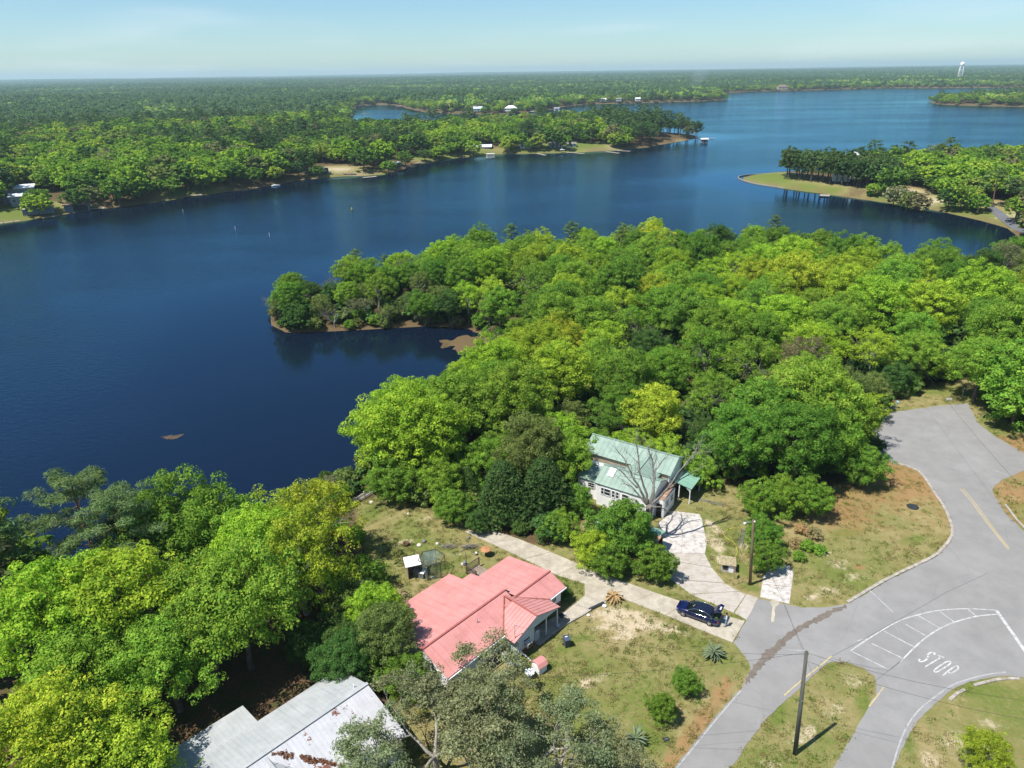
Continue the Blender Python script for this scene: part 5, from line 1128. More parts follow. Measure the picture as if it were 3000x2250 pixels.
slope(EH, 'k', (6.9, 2.4, 4.0), (6.9, 8.0, 4.0), (4.6, 8.0, 5.45), (4.6, 2.4, 4.85), GRN, 7, seed=6)
slope(EH, 'l', (-3.2, .7, 2.9), (-.15, .7, 2.9), (-.15, 5.1, 3.35), (-3.2, 5.1, 3.35), GRN, 4, seed=7)
slope(EH, 'm', (10.9, 6.3, 2.45), (10.9, 10.6, 2.45), (7.6, 10.6, 3.1), (7.6, 6.3, 3.1), GRN_R, 5, seed=8)
for i in range(7):     # board roof of the side room
    x0, x1 = 7.0 + .28 * i, 7.0 + .28 * (i + 1) - .012; MB().slab((x0, 1.55, 2.72), (x1, 1.55, 2.72), (x1, 5.35, 2.98), (x0, 5.35, 2.98), .05).build('roof_board', RUSTY, EH)
ridge(EH, (-.15, 2.6, 4.73), (8.05, 2.6, 4.73), GRN); ridge(EH, (-4.65, 8.0, 5.68), (8.35, 8.0, 5.68), GRN); ridge(EH, (4.6, 2.6, 4.9), (4.6, 8, 5.5), GRN)
for i in range(6):     # front wall boards
    MB().box((4.05, .12, .27 + i * .53), (7.7, .12 + .01 * (i % 2), .52)).build('wall_board', WHITE, EH)
gable_wall(EH, 'gable_wall', .22, .18, 5.2, 0, 3.3, 3.45, 2.6, 4.55, WHITE); gable_wall(EH, 'gable_wall', 7.75, .18, 5.2, 0, 3.3, 3.45, 2.6, 4.55, WHITE)
TAN = mat('wall_tan', (0.42, 0.33, 0.24), rough=.8, var=.08)
gable_wall(EH, 'gable_wall', -4.25, 5.5, 10.5, 0, 4.3, 4.3, 8.0, 5.45, TAN); gable_wall(EH, 'gable_wall', 7.95, 5.5, 10.5, 0, 4.3, 4.3, 8.0, 5.45, WHITE)
MB().box((1.85, 5.52, 2.1), (12.0, .14, 4.2)).build('upper_wall', TAN, EH); MB().box((1.85, 10.45, 2.1), (12.2, .14, 4.2)).build('back_wall', WHITE, EH)
MB().slab((-3.0, 4.2, 3.33), (-.3, 4.2, 3.33), (-.3, 4.75, 3.4), (-3.0, 4.75, 3.4), .03).build('roof_panel', TRIM, EH)
MB().slab((1.0, 1.2, 4.12), (1.9, 1.2, 4.12), (1.9, 2.4, 4.71), (1.0, 2.4, 4.71), .02).build('roof_patch', TRIM, EH)
MB().box((-1.6, .98, 1.45), (2.9, .12, 2.9)).build('porch_wall', WHITE, EH); MB().box((-3.05, 2.9, 1.4), (.12, 3.8, 2.8)).build('porch_wall', WHITE, EH)
MB().box((8.95, 3.5, 1.3), (.12, 3.7, 2.6)).build('side_wall', WHITE, EH); MB().box((8.4, 1.64, 1.3), (1.0, .12, 2.6)).build('side_wall', WHITE, EH)
dr = MB().box((8.4, 1.55, 1.0), (.72, .06, 2.0)).build('door', DARKIN, EH); MB().lathe([(.03, 0), (.04, .03), (0, .05)], (8.65, 1.5, 1.0), 8).build('handle', METAL, dr)
for x, w in ((1.05, .42), (1.75, .9), (2.62, .42), (3.2, .42), (4.3, .9)): window(EH, (x, .05, 2.35), w, 1.0, (1, 0, 0))
window(EH, (-1.0, .9, 2.1), 1.0, .7, (1, 0, 0))
for y in (2.6, 4.2): window(EH, (9.02, y, 1.7), .9, .9, (0, 1, 0))
for x, y in ((10.7, 6.5), (10.7, 10.4), (9.2, 6.5)): MB().box((x, y, 1.22), (.12, .12, 2.44 if x > 10 else 2.7)).build('post', TRIM, EH)
for k in range(3): MB().bar((10.2 + .2 * k, 6.42, 2.35), (10.7, 6.42, 2.0 - .2 * k), .06, .06).build('bracket', TRIM, EH)
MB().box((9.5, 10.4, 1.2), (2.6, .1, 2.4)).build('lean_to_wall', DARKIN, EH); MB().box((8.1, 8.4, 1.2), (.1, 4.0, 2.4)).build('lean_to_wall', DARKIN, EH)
def at_green(x, y, z=0.0): return Matrix.Translation(EH.location) @ Matrix.Rotation(R_(-33.4), 4, 'Z') @ Vector((x, y, z))

# ---- carport with rusting green sheets, mostly behind the bush
c0 = P(1930, 1570, LOT + 2.5); CP = empty('carport', (c0.x, c0.y, LOT), R_(-33.4)); tag(CP, 'timber carport roofed with rusting green sheets beside the white pad', 'carport')
slope(CP, 'a', (-7.6, -1.5, 2.35), (.3, -1.5, 2.35), (.3, 0, 2.7), (-7.6, 0, 2.7), GRN_R, 9)
slope(CP, 'b', (-7.6, 1.5, 2.35), (.3, 1.5, 2.35), (.3, 0, 2.7), (-7.6, 0, 2.7), GRN_R, 9, seed=3)
MB().slab((-.9, -1.55, 2.42), (.42, -1.55, 2.42), (.42, -.2, 2.72), (-.9, -.2, 2.72), .03).build('loose_sheet', RUSTY, CP)
for x in (0, -3.6, -7.3):
    for y in (-1.3, 1.3): MB().box((x, y, 1.16), (.12, .12, 2.32)).build('post', WOOD_D, CP)
MB().box((-7.4, 0, 1.1), (.1, 2.5, 2.2)).build('end_wall', WOOD_D, CP); MB().box((-3.7, 1.4, 1.1), (7.3, .08, 2.2)).build('back_wall', WOOD_D, CP)
MB().bar((.2, -1.35, 2.24), (.2, 1.35, 2.24), .08, .16).build('front_beam', WOOD, CP)
# ------------------------------------------------------------------ near objects
POLEW = mat('pole_timber_grey', (0.105, 0.105, 0.085), rough=.95, var=.2, scale=4, bump=.5, stretch=(1, 1, .15))
POLEB = mat('pole_timber_brown', (0.16, 0.115, 0.07), rough=.95, var=.2, scale=4, bump=.5, stretch=(1, 1, .15))
WIRE = mat('wire_black', (0.04, 0.04, 0.04), rough=.6)
def along(root, a, b_, t): return (Vector(a).lerp(Vector(b_), t)) - Vector(root.location)
# utility pole on the grass island
pb, pt = P(2330, 2209), P(2363, 1909, LOT + 11.2); PT2 = pt
PO = empty('utility_pole', pb); tag(PO, 'tall grey utility pole leaning slightly on the grass island', 'utility pole')
MB().tube([Vector((0, 0, -.5)), (pt - pb) * .5, pt - pb], [.19, .165, .13], 12).build('shaft', POLEW, PO)
MB().lathe([(.02, 0), (.06, .03), (.045, .08), (.06, .12), (.02, .16)], (pt - pb) + Vector((.15, 0, -.3)), 8).build('insulator', METAL, PO)
MB().tube([(pt - pb) * .97, (pt - pb) * .97 + Vector((.18, -.05, -.02))], .02, 6).build('bolt', METAL, PO); MB().box((pt - pb) * .55 + Vector((.0, -.16, 0)), (.1, .02, .14)).build('tag_plate', METAL, PO)
# lamp pole by the broken slab
lb, lt = P(2198, 1712), P(2207, 1523, LOT + 9.3)
LP = empty('lamp_pole', lb); tag(LP, 'brown timber pole carrying a street lamp by the overgrown fence', 'lamp pole')
MB().tube([Vector((0, 0, -.5)), (lt - lb) * .5, lt - lb], [.18, .15, .12], 12).build('shaft', POLEB, LP)
la = (lt - lb) + Vector((0, 0, -.25)); arm = MB().tube([la, la + Vector((-.45, -.1, .1)), la + Vector((-.85, -.2, .06))], .03, 6).build('lamp_arm', METAL, LP)
MB().lathe([(.02, .14), (.11, .1), (.16, .02), (.15, -.05), (.08, -.12), (.02, -.13)], la + Vector((-.95, -.22, -.02)), 10).build('lamp_head', mat('lamp_grey', (0.55, 0.58, 0.6), rough=.35), LP)
MB().lathe([(.02, .12), (.1, .1), (.1, -.06), (.02, -.08)], la + Vector((.14, -.05, .05)), 8).build('insulator', PVC, LP)
# wires: real cables hanging between their posts
def wire(label, a, b_, sag, r=.011, grp=None):
    a, b_ = Vector(a), Vector(b_); pts = [a.lerp(b_, i / 14) - Vector((0, 0, sag * 4 * (i / 14) * (1 - i / 14))) - a for i in range(15)]
    o_ = MB().tube(pts, r, 5, cap=False).build('power_line', WIRE); o_.location = a; return tag(o_, label, 'cable', grp)
wire('cable from the red house service mast to the island pole', MAST_TOP, PT2 - Vector((0, 0, .3)), .9)
wire('cable from the island pole to the lamp pole', PT2 - Vector((0, 0, .25)), lt - Vector((0, 0, .2)), .5)
wire('upper cable running right from the island pole', PT2 - Vector((0, 0, .1)), P(3300, 2080, LOT + 10), 1.0)
wire('lower cable running right from the island pole', PT2 - Vector((0, 0, .9)), P(3300, 2150, LOT + 9), 1.0)
wire('upper cable running left from the island pole', PT2 - Vector((0, 0, .1)), P(1000, 1980, LOT + 12), 1.2)
wire('cable from the lamp pole to the green-roofed house', lt - Vector((0, 0, .3)), at_green(8.0, 1.2, 4.2), .5, .012)
wire('cable slanting across the road end above the cul-de-sac', P(2690, 1060, LOT + 9), P(3120, 1560, LOT + 9), .8, .013)

# ---- dark blue car with open tailgate
CARB = mat('car_paint_dark_blue', (0.003, 0.006, 0.055), rough=.18, metal=.2, var=.04, coat=1.0, spec=.5)
CARG = mat('car_glass', (0.006, 0.008, 0.010), rough=.04, var=.1, spec=.7)
CHROME = mat('car_chrome', (0.7, 0.7, 0.7), rough=.15, metal=1, var=.03)
TYRE = mat('tyre_rubber', (0.018, 0.018, 0.018), rough=.85, var=.1); RIM = mat('wheel_silver', (0.62, 0.62, 0.63), rough=.3, metal=.7, var=.04)
LAMPW = mat('headlamp_clear', (0.75, 0.77, 0.8), rough=.1, var=.03); LAMPR = mat('taillamp_red', (0.35, 0.012, 0.012), rough=.15, var=.05)
cw = Vector((19.33, 58.74, LOT + .078)); ch_ = math.atan2(1.44, -2.32)
CAR = empty('parked_car', cw, ch_); tag(CAR, 'dark blue liftback car with its tailgate open on the driveway', 'car')
def loft(secs, smooth=True, close=True):
    mb = MB(); n = len(secs[0]); vs_ = [q for s in secs for q in s]; fs = []
    for i in range(len(secs) - 1):
        for k in range(n - (0 if close else 1)): fs.append((i * n + k, i * n + (k + 1) % n, (i + 1) * n + (k + 1) % n, (i + 1) * n + k))
    if close: fs.append(tuple(range(n - 1, -1, -1))); fs.append(tuple((len(secs) - 1) * n + k for k in range(n)))
    mb.add(vs_, fs, 0, smooth); return mb
def body_sec(x, w, zb, zm, zt, crown):
    q = [(w * .80, zb), (w * .97, zb + .10), (w, zm), (w * .985, zm + .16), (w * .90, zt), (w * .5, zt + crown * .8), (0, zt + crown)]
    return [Vector((x, y, z)) for y, z in q] + [Vector((x, -y, z)) for y, z in q[-2::-1]]
body = [body_sec(2.30, .52, .34, .46, .60, .02), body_sec(2.24, .70, .25, .46, .66, .03), body_sec(2.05, .83, .20, .47, .72, .05), body_sec(1.6, .89, .19, .48, .80, .07), body_sec(1.05, .91, .18, .50, .88, .07), body_sec(.5, .915, .18, .50, .90, .05), body_sec(-.4, .92, .18, .52, .92, .05), body_sec(-1.1, .925, .18, .53, .94, .05), body_sec(-1.62, .92, .2, .54, .95, .03), body_sec(-1.64, .92, .2, .54, .72, 0), body_sec(-2.0, .89, .22, .55, .70, 0), body_sec(-2.16, .84, .26, .55, .68, 0), body_sec(-2.24, .74, .33, .53, .62, 0)]
loft(body).build('body', CARB, CAR)
def cab_sec(x, w0, w1, z0, z1, c):
    q = [(w0, z0), (w0 * .97, z0 + (z1 - z0) * .45), (w1, z1 - .05), (w1 * .82, z1), (0, z1 + c)]
    return [Vector((x, y, z)) for y, z in q] + [Vector((x, -y, z)) for y, z in q[-2::-1]]
cabin = [cab_sec(1.22, .74, .70, .86, .93, .02), cab_sec(.85, .80, .70, .88, 1.12, .03), cab_sec(.35, .83, .66, .9, 1.36, .03), cab_sec(-.15, .84, .64, .91, 1.42, .035), cab_sec(-.7, .85, .64, .92, 1.415, .03), cab_sec(-1.15, .85, .63, .93, 1.36, .02), cab_sec(-1.35, .84, .62, .93, 1.30, .01), cab_sec(-1.6, .82, .78, .93, .99, 0)]
loft(cabin).build('glasshouse', CARG, CAR)
roofs = [[Vector((x, y, z)) for y, z in ((.60, z0), (.35, z0 + .03), (0, z0 + .04), (-.35, z0 + .03), (-.60, z0))] for x, z0 in ((.28, 1.352), (-.15, 1.43), (-.7, 1.425), (-1.15, 1.368), (-1.36, 1.305))]
loft(roofs, close=False).build('roof_panel', mat('car_roof_glass', (0.010, 0.014, 0.03), rough=.1, coat=.6), CAR)
for s in (1, -1):
    MB().tube([(1.15, s * .76, .90), (.8, s * .79, 1.10), (.32, s * .70, 1.355), (-.3, s * .68, 1.405), (-.9, s * .685, 1.37), (-1.3, s * .73, 1.22), (-1.62, s * .82, .98)], .028, 5).build('window_trim', CHROME, CAR)
    MB().tube([(1.0, s * .85, .905), (.0, s * .865, .93), (-1.0, s * .872, .955), (-1.6, s * .86, .975)], .02, 5).build('window_trim', CHROME, CAR)
    MB().bar((-.22, s * .86, .92), (-.25, s * .68, 1.40), .07, .03).build('door_pillar', BLACKP, CAR)
    MB().lathe([(.02, -.1), (.075, -.06), (.08, .04), (.03, .1)], (.82, s * .98, .97), 8, M=Matrix.Rotation(R_(90), 3, 'X')).build('wing_mirror', CARB, CAR)
    MB().box((2.06, s * .70, .62), (.26, .17, .07), rz=-s * .45).build('headlight', LAMPW, CAR)
    MB().box((-2.12, s * .70, .64), (.22, .26, .08), rz=s * .5).build('tail_light', LAMPR, CAR)
    for x in (.25, -.72): MB().bar((x, s * .925, .74), (x - .2, s * .926, .745), .018, .03).build('door_handle', CHROME, CAR)
    for x in (.62, -.42): MB().bar((x, s * .918, .28), (x - .04, s * .917, .90), .012, .012).build('door_seam', BLACKP, CAR)
for x in (1.42, -1.40):
    for s in (1, -1):
        Mx = Matrix.Rotation(R_(90) * s, 3, 'X'); w = MB().lathe([(.20, -.11), (.31, -.12), (.345, -.07), (.345, .07), (.31, .12), (.20, .11)], (x, s * .83, .345), 24, M=Mx).build('wheel', TYRE, CAR)
        rim = MB(); rim.lathe([(.225, -.03), (.235, .10), (.215, .115), (.20, .06), (.03, .045)], (x, s * .83, .345), 24, M=Matrix.Rotation(-R_(90) * s, 3, 'X'))
        for k in range(5):
            a = k * 1.2566; rim.bar((x, s * .945, .345), (x + .21 * math.cos(a), s * .945, .345 + .21 * math.sin(a)), .06, .03, up=(0, 1, 0))
        rim.build('rim', RIM, w)
hatch = MB(); hp = [Vector((-1.38, 0, 1.34)), Vector((-1.72, 0, 1.72)), Vector((-2.0, 0, 1.98)), Vector((-2.36, 0, 1.98))]
hatch.add([q + Vector((0, s * w_, 0)) for q, w_ in zip(hp, (.60, .66, .72, .66)) for s in (-1, 1)] + [q + Vector((-.03, s * w_, -.05)) for q, w_ in zip(hp, (.58, .64, .70, .64)) for s in (-1, 1)],
          [(0, 1, 3, 2), (2, 3, 5, 4), (4, 5, 7, 6), (9, 8, 10, 11), (11, 10, 12, 13), (13, 12, 14, 15), (0, 2, 10, 8), (2, 4, 12, 10), (4, 6, 14, 12), (3, 1, 9, 11), (5, 3, 11, 13), (7, 5, 13, 15), (6, 7, 15, 14), (1, 0, 8, 9)])
ht = hatch.build('tailgate', CARB, CAR); MB().box((-2.18, 0, 2.0), (.14, .46, .02)).build('number_plate', mat('number_plate_white', (0.72, 0.72, 0.72), rough=.4), ht)
gl = MB(); gl.slab((-1.46, -.5, 1.45), (-1.46, .5, 1.45), (-1.86, .56, 1.88), (-1.86, -.56, 1.88), -.02); gl.build('rear_window', CARG, ht)
tb = MB(); tb.box((-1.9, 0, .72), (.55, 1.3, .03)); tb.build('boot_floor', DARKIN, CAR)
for y, d in ((-.25, (.35, .3, .25)), (.2, (.3, .35, .2))): MB().box((-1.9, y, .74 + d[2] / 2), d, .2).build('boot_load', mat('green_bag', (0.06, 0.12, 0.035), rough=.8), CAR)
MB().box((2.2, 0, .38), (.14, 1.0, .14)).build('bumper_intake', BLACKP, CAR); MB().bar((.42, .05, 1.33), (.55, .3, 1.26), .1, .02).build('windscreen_sunshade', PVC, CAR)

# ---- person at the open boot
def person(loc, rz, label, shirt, jeans, skin, hair, shoe):
    root = empty('person', loc, rz); tag(root, label, 'person')
    V = {}; E = []; rad = {}
    def j(n_, x, y, z, r, par=None):
        V[n_] = (x, y, z); rad[n_] = r
        if par: E.append((par, n_))
    j('hip', 0, 0, .98, (.155, .115)); j('waist', .01, 0, 1.12, (.145, .105), 'hip'); j('chest', .03, 0, 1.34, (.165, .115), 'waist'); j('neck', .05, 0, 1.50, (.062, .062), 'chest'); j('jaw', .09, 0, 1.58, (.075, .07), 'neck'); j('head', .09, 0, 1.67, (.093, .085), 'jaw'); j('crown', .08, 0, 1.74, (.06, .06), 'head')
    for s, t in ((1, 'l'), (-1, 'r')):
        j('th' + t, .0, s * .10, .90, (.095, .095), 'hip'); j('kn' + t, .03 + .03 * s, s * .115, .50, (.064, .064), 'th' + t); j('an' + t, -.01 + .05 * s, s * .125, .10, (.045, .045), 'kn' + t); j('he' + t, .0 + .05 * s, s * .125, .045, (.045, .04), 'an' + t); j('to' + t, .16 + .05 * s, s * .14, .035, (.04, .03), 'he' + t)
        j('sh' + t, .02, s * .18, 1.42, (.068, .068), 'chest'); j('el' + t, -.02, s * .245, 1.14, (.047, .047), 'sh' + t); j('wr' + t, .20, s * .13, 1.07, (.032, .032), 'el' + t); j('pa' + t, .27, s * .085, 1.06, (.036, .022), 'wr' + t)
        for q in range(4): j(f'f{q}{t}', .335 - .008 * abs(q - 1.2), s * (.05 + .024 * q), 1.055 - .004 * q, (.009, .009), 'pa' + t); j(f'g{q}{t}', .37 - .012 * abs(q - 1.2), s * (.045 + .024 * q), 1.025, (.008, .008), f'f{q}{t}')
        j('t0' + t, .265, s * .035, 1.075, (.011, .011), 'pa' + t); j('t1' + t, .31, s * .018, 1.07, (.009, .009), 't0' + t)
    names = list(V); ix_ = {n_: i for i, n_ in enumerate(names)}
    me = bpy.data.meshes.new('body_skeleton'); me.from_pydata([V[n_] for n_ in names], [(ix_[a], ix_[b_]) for a, b_ in E], [])
    tmp = bpy.data.objects.new('body_skeleton', me); COL.objects.link(tmp); sk = tmp.modifiers.new('skin', 'SKIN'); sk.use_smooth_shade = True
    for n_ in names: me.skin_vertices[0].data[ix_[n_]].radius = rad[n_]
    me.skin_vertices[0].data[ix_['hip']].use_root = True
    sb = tmp.modifiers.new('sub', 'SUBSURF'); sb.levels = 2; sb.render_levels = 2
    dg = bpy.context.evaluated_depsgraph_get(); me2 = bpy.data.meshes.new_from_object(tmp.evaluated_get(dg)); bpy.data.objects.remove(tmp)
    me2.name = 'body'
    me2.materials.clear()
    for m_ in (skin, shirt, jeans, shoe): me2.materials.append(m_)
    for p_ in me2.polygons:
        c = p_.center; z = c.z
        p_.material_index = 3 if z < .085 else 2 if z < 1.0 and c.x < .19 else 0 if z > 1.475 or (c.x > .15 and z < 1.2) else 1
        p_.use_smooth = True
    bo = bpy.data.objects.new('body', me2); link(bo, root)
    MB().lathe([(.098, -.06), (.104, .0), (.098, .05), (.07, .095), (.02, .112)], (.066, 0, 1.68), 16).build('hair', hair, root)
    for s in (1, -1): MB().lathe([(.004, -.012), (.012, 0), (.004, .012)], (.182, s * .035, 1.665), 8).build('eye', BLACKP, bo)
    MB().tube([(.178, 0, 1.66), (.20, 0, 1.625), (.178, 0, 1.615)], [.012, .016, .01], 6).build('nose', skin, bo)
    MB().box((.17, 0, 1.585), (.012, .05, .012)).build('mouth', mat('lip', (0.30, 0.12, 0.09), rough=.6), bo)
    for s in (1, -1): MB().lathe([(.006, -.03), (.018, 0), (.006, .03)], (.085, s * .09, 1.655), 8).build('ear', skin, bo)
    MB().lathe([(.135, -.02), (.14, 0), (.135, .02)], (0.0, 0, 1.0), 16).build('belt', BLACKP, root)
    return root
pf = P(2126, 1837); pd_ = Vector((-1, .45)).to_2d()
person((pf.x, pf.y, LOT + .08), math.atan2(.55, -1), 'person in a light blue shirt and jeans standing behind the open car boot',
       mat('cotton_light_blue', (0.50, 0.63, 0.70), rough=.85, var=.06, scale=6), mat('denim_blue', (0.20, 0.32, 0.44), rough=.9, var=.1, scale=8), mat('skin', (0.36, 0.20, 0.13), rough=.6, var=.05), mat('hair_dark', (0.02, 0.016, 0.013), rough=.6, var=.2), BLACKP)

# ---- dead tree
DEADW = mat('dead_wood_grey', (0.20, 0.183, 0.158), rough=.95, var=.25, scale=3, bump=.7, bscale=9, stretch=(1, 1, .3), stain=(0.11, 0.09, 0.07), stain_scale=.7, stain_lo=.48, stain_hi=.66)
db = P(1892, 1592); DT = empty('dead_tree', db); tag(DT, 'bare grey dead tree standing in front of the green-roofed house', 'tree')
tr = MB(); rnd = random.Random(31)
tr.tube([(0, 0, -.4), (0, 0, .5), (.05, .05, 2.2), (.12, .1, 4.2), (.14, .1, 5.2), (.1, .1, 5.6)], [.62, .46, .38, .38, .42, .34], 12); tr.build('trunk', DEADW, DT)
def dead_limb(pts, r0, r1, twigs, seed):
    rd = random.Random(seed); mb = MB(); q = [Vector(a) for a in pts]; q2 = []
    for i in range(len(q) - 1):
        for k in range(3): q2.append(q[i].lerp(q[i + 1], k / 3) + (Vector((rd.gauss(0, .07), rd.gauss(0, .07), rd.gauss(0, .07))) if k else Vector()))
    q2.append(q[-1]); n = len(q2); mb.tube(q2, [r0 + (r1 - r0) * (i / (n - 1)) ** .8 for i in range(n)], 8)
    tips = []
    for k in range(twigs):
        i = rd.randint(n // 3, n - 1); d = (q2[min(i, n - 1)] - q2[i - 1]).normalized(); dd = (d + Vector((rd.gauss(0, .6), rd.gauss(0, .6), rd.gauss(.2, .4)))).normalized()
        branchy(mb, rd, q2[i], dd, rd.uniform(.8, 1.9), (r0 + (r1 - r0) * i / (n - 1)) * .38, 2, tips, .5, .1, 5, (1, 2))
    return mb.build('limb', DEADW, DT)
b0 = Vector((.1, .1, 5.2))
def lim(px, py, h): return P(px, py, LOT + 5.2 + (h - 3) * 1.15) - db      # limb ends sighted in the photo
for i, (pts, r0, r1, tw) in enumerate((
    ([b0, lim(1878, 1440, 4.8), lim(1850, 1390, 6.6), lim(1830, 1345, 8.0), lim(1808, 1318, 9.0)], .21, .035, 6),
    ([b0, lim(1886, 1425, 5.2), lim(1872, 1360, 7.4), lim(1864, 1300, 9.4), lim(1866, 1265, 10.6)], .2, .03, 6),
    ([b0, lim(1915, 1420, 5.3), lim(1912, 1350, 7.6), lim(1900, 1320, 8.6), lim(1890, 1285, 9.6)], .2, .03, 6),
    ([b0, lim(1916, 1440, 4.8), lim(1918, 1385, 6.6), lim(1940, 1350, 7.6), lim(1960, 1330, 8.4)], .2, .03, 5),
    ([b0, lim(1935, 1455, 4.3), lim(1965, 1420, 5.6), lim(2000, 1370, 7.2), lim(2030, 1335, 8.4), lim(2050, 1300, 9.4)], .21, .04, 5),
    ([lim(2008, 1362, 7.4), lim(2040, 1330, 8.2), lim(2085, 1322, 8.8)], .12, .03, 4),
    ([lim(1950, 1438, 4.9), lim(2010, 1395, 6.0), lim(2065, 1365, 6.8)], .12, .025, 4),
    ([b0, lim(1850, 1425, 4.9), lim(1820, 1418, 5.2)], .16, .05, 2),
    ([lim(1868, 1430, 5.2), lim(1820, 1380, 6.6), lim(1778, 1360, 7.3)], .11, .02, 4),
    ([b0, lim(1925, 1485, 3.3), lim(1945, 1490, 2.8), lim(1952, 1500, 2.2)], .13, .04, 2),
    ([b0, lim(1895, 1490, 3.1), lim(1893, 1500, 2.5)], .12, .05, 1))): dead_limb(pts, r0 * .85, r1 * .8, int(tw * 2.2), 40 + i)

# ---- palms and small garden trees
FROND = mat('palm_frond_blue_green', (0.13, 0.17, 0.085), rough=.6, var=.15, scale=5); FROND_D = mat('palm_frond_dead', (0.36, 0.23, 0.10), rough=.8, var=.2, scale=5); PTRUNK = mat('palm_trunk', (0.17, 0.12, 0.08), rough=.95, var=.2, scale=8, bump=.6)
def palm(px, py, name, label, m, n=34, L=1.25, h=.7, droop=.6, seed=1):
    c = P(px, py); root = empty(name, c); tag(root, label, 'palm'); rd = random.Random(seed)
    MB().tube([(0, 0, -.1), (0, 0, h)], [.2, .16], 8).build('trunk', PTRUNK, root)
    for k in range(n):
        a = k * 2.39996; el = math.asin(min(1, rd.uniform(-.25, .98))); mb = MB(); q = Vector((0, 0, h)); d = Vector((math.cos(a) * math.cos(el), math.sin(a) * math.cos(el), math.sin(el))); side = d.cross(Vector((0, 0, 1)))
        if side.length < 1e-3: side = Vector((1, 0, 0))
        side.normalize(); pts = [q]; ln = L * rd.uniform(.8, 1.15)
        for i in range(5): d = (d + Vector((0, 0, -droop * .28))).normalized(); q = q + d * ln / 5; pts.append(q)
        w = (.03, .05, .09, .10, .07, .01); vs_ = []
        for i, p_ in enumerate(pts): vs_ += [p_ + side * w[i] + Vector((0, 0, -.03)), p_ + Vector((0, 0, .02)), p_ - side * w[i] + Vector((0, 0, -.03))]
        mb.add(vs_, [f for i in range(5) for f in ((3 * i, 3 * i + 1, 3 * i + 4, 3 * i + 3), (3 * i + 1, 3 * i + 2, 3 * i + 5, 3 * i + 4))]); mb.build('frond', m, root)
    return root
palm(2088, 1925, 'palm', 'blue-green young palm on the front lawn near the road', FROND, seed=2)
palm(1798, 1757, 'dead_palm', 'dried-out orange-brown palm beside the driveway', FROND_D, n=44, L=1.2, h=.5, droop=1.2, seed=3)
palm(1860, 2180, 'palm', 'low green palm at the foot of the live oaks', FROND, n=26, L=1.2, seed=4)
def small_tree(px, py, s, col, label):
    c = P(px, py); return plant('oaklow', c.x, c.y, s, col, label, name='magnolia_tree', hs=1.2, z=LOT)
small_tree(2003, 2030, .27, 'green', 'young magnolia on the front lawn, the one nearer the road fork')
small_tree(1940, 2110, .28, 'green', 'young magnolia on the front lawn, lower of the two')
c = P(1712, 1740); plant('oaklow', at_red(17.6, -2.6).x, at_red(17.6, -2.6).y, .24, 'deep', 'dark evergreen bush against the right end of the red-roofed house', name='garden_bush', cat='bush', z=LOT, hs=.8)

# ---- wheeled bin, dog house, birdbath, lattice
BIN = empty('wheeled_bin', P(1660, 1893), R_(20)); tag(BIN, 'dark blue-grey wheeled rubbish bin on the front lawn', 'bin')
BM = mat('bin_blue_grey', (0.055, 0.075, 0.11), rough=.5, var=.1)
loft([[Vector((x * k, y * k, z)) for x, y in ((-.3, -.33), (.3, -.33), (.3, .33), (-.3, .33))] for z, k in ((.08, .78), (.5, .88), (.98, 1.0))], smooth=False).build('body', BM, BIN)
ld = MB().slab((-.33, -.38, 1.06), (.33, -.38, 1.06), (.33, .38, 1.12), (-.33, .38, 1.12), .07).build('lid', BM, BIN); MB().box((.02, .15, 1.11), (.24, .14, .012)).build('sticker', PVC, ld)
for s in (-1, 1): MB().lathe([(.02, -.03), (.1, -.03), (.1, .03), (.02, .03)], (s * .3, .3, .1), 12, M=Matrix.Rotation(R_(90), 3, 'Y')).build('wheel', TYRE, BIN)
MB().tube([(-.22, .4, .98), (.22, .4, .98)], .018, 6).build('handle', BLACKP, BIN)
DH = empty('dog_house', P(1580, 1962), R_(38)); tag(DH, 'small white dog house with a red hipped barn roof', 'dog house')
MB().box((0, 0, .45), (.95, 1.1, .9)).build('wall', WHITE, DH)
dd = MB(); dd.box((.479, 0, .36), (.02, .42, .66)); dd.build('doorway_shade_panel', DARKIN, DH)  # dark panel on the solid wall, painted as the shade inside the doorway
for (y0, z0, y1, z1_) in ((-.66, .88, -.38, 1.18), (-.38, 1.18, 0, 1.32), (0, 1.32, .38, 1.18), (.38, 1.18, .66, .88)): MB().slab((-.58, y0, z0), (.58, y0, z0), (.58, y1, z1_), (-.58, y1, z1_), .04).build('roof_panel', RED, DH)
MB().box((0, 0, 1.0), (.9, .9, .2)).build('gable_board', WHITE, DH)
BB = MB(); BB.lathe([(.22, 0), (.08, .06), (.06, .4), (.10, .45), (.44, .5), (.5, .62), (.46, .62), (.35, .54), (.02, .52)], (0, 0, 0), 18); bb = BB.build('birdbath', PVC, loc=P(1552, 1982)); tag(bb, 'white birdbath bowl beside the dog house', 'birdbath')
def lattice(name, label, a, b_, h, lean, diamond=False):
    a, b_ = Vector(a), Vector(b_); root = empty(name, a); tag(root, label, 'lattice panel'); u = (b_ - a); w = u.length; u.normalize(); up_ = (Vector((0, 0, 1)) + Vector(lean)).normalized()
    n = int((w + h) / .16)
    for k in range(1, n):
        s = k * .16
        for sg in (1, -1):
            x0, y0 = (min(s, w), max(0, s - w)); x1, y1 = (max(0, s - h), min(h, s))
            if sg < 0: x0, x1 = w - x0, w - x1
            off = up_.cross(u) * (.008 * sg); MB().bar(u * x0 + up_ * y0 + off, u * x1 + up_ * y1 + off, .035, .012, up=up_.cross(u)).build('slat', PVC, root)
    return root
lattice('lattice_panel', 'white lattice panel leaning by the porch steps', at_red(6.6, -4.6, .02), at_red(7.6, -6.1, .02), 1.5, (-.5, .35, 0))
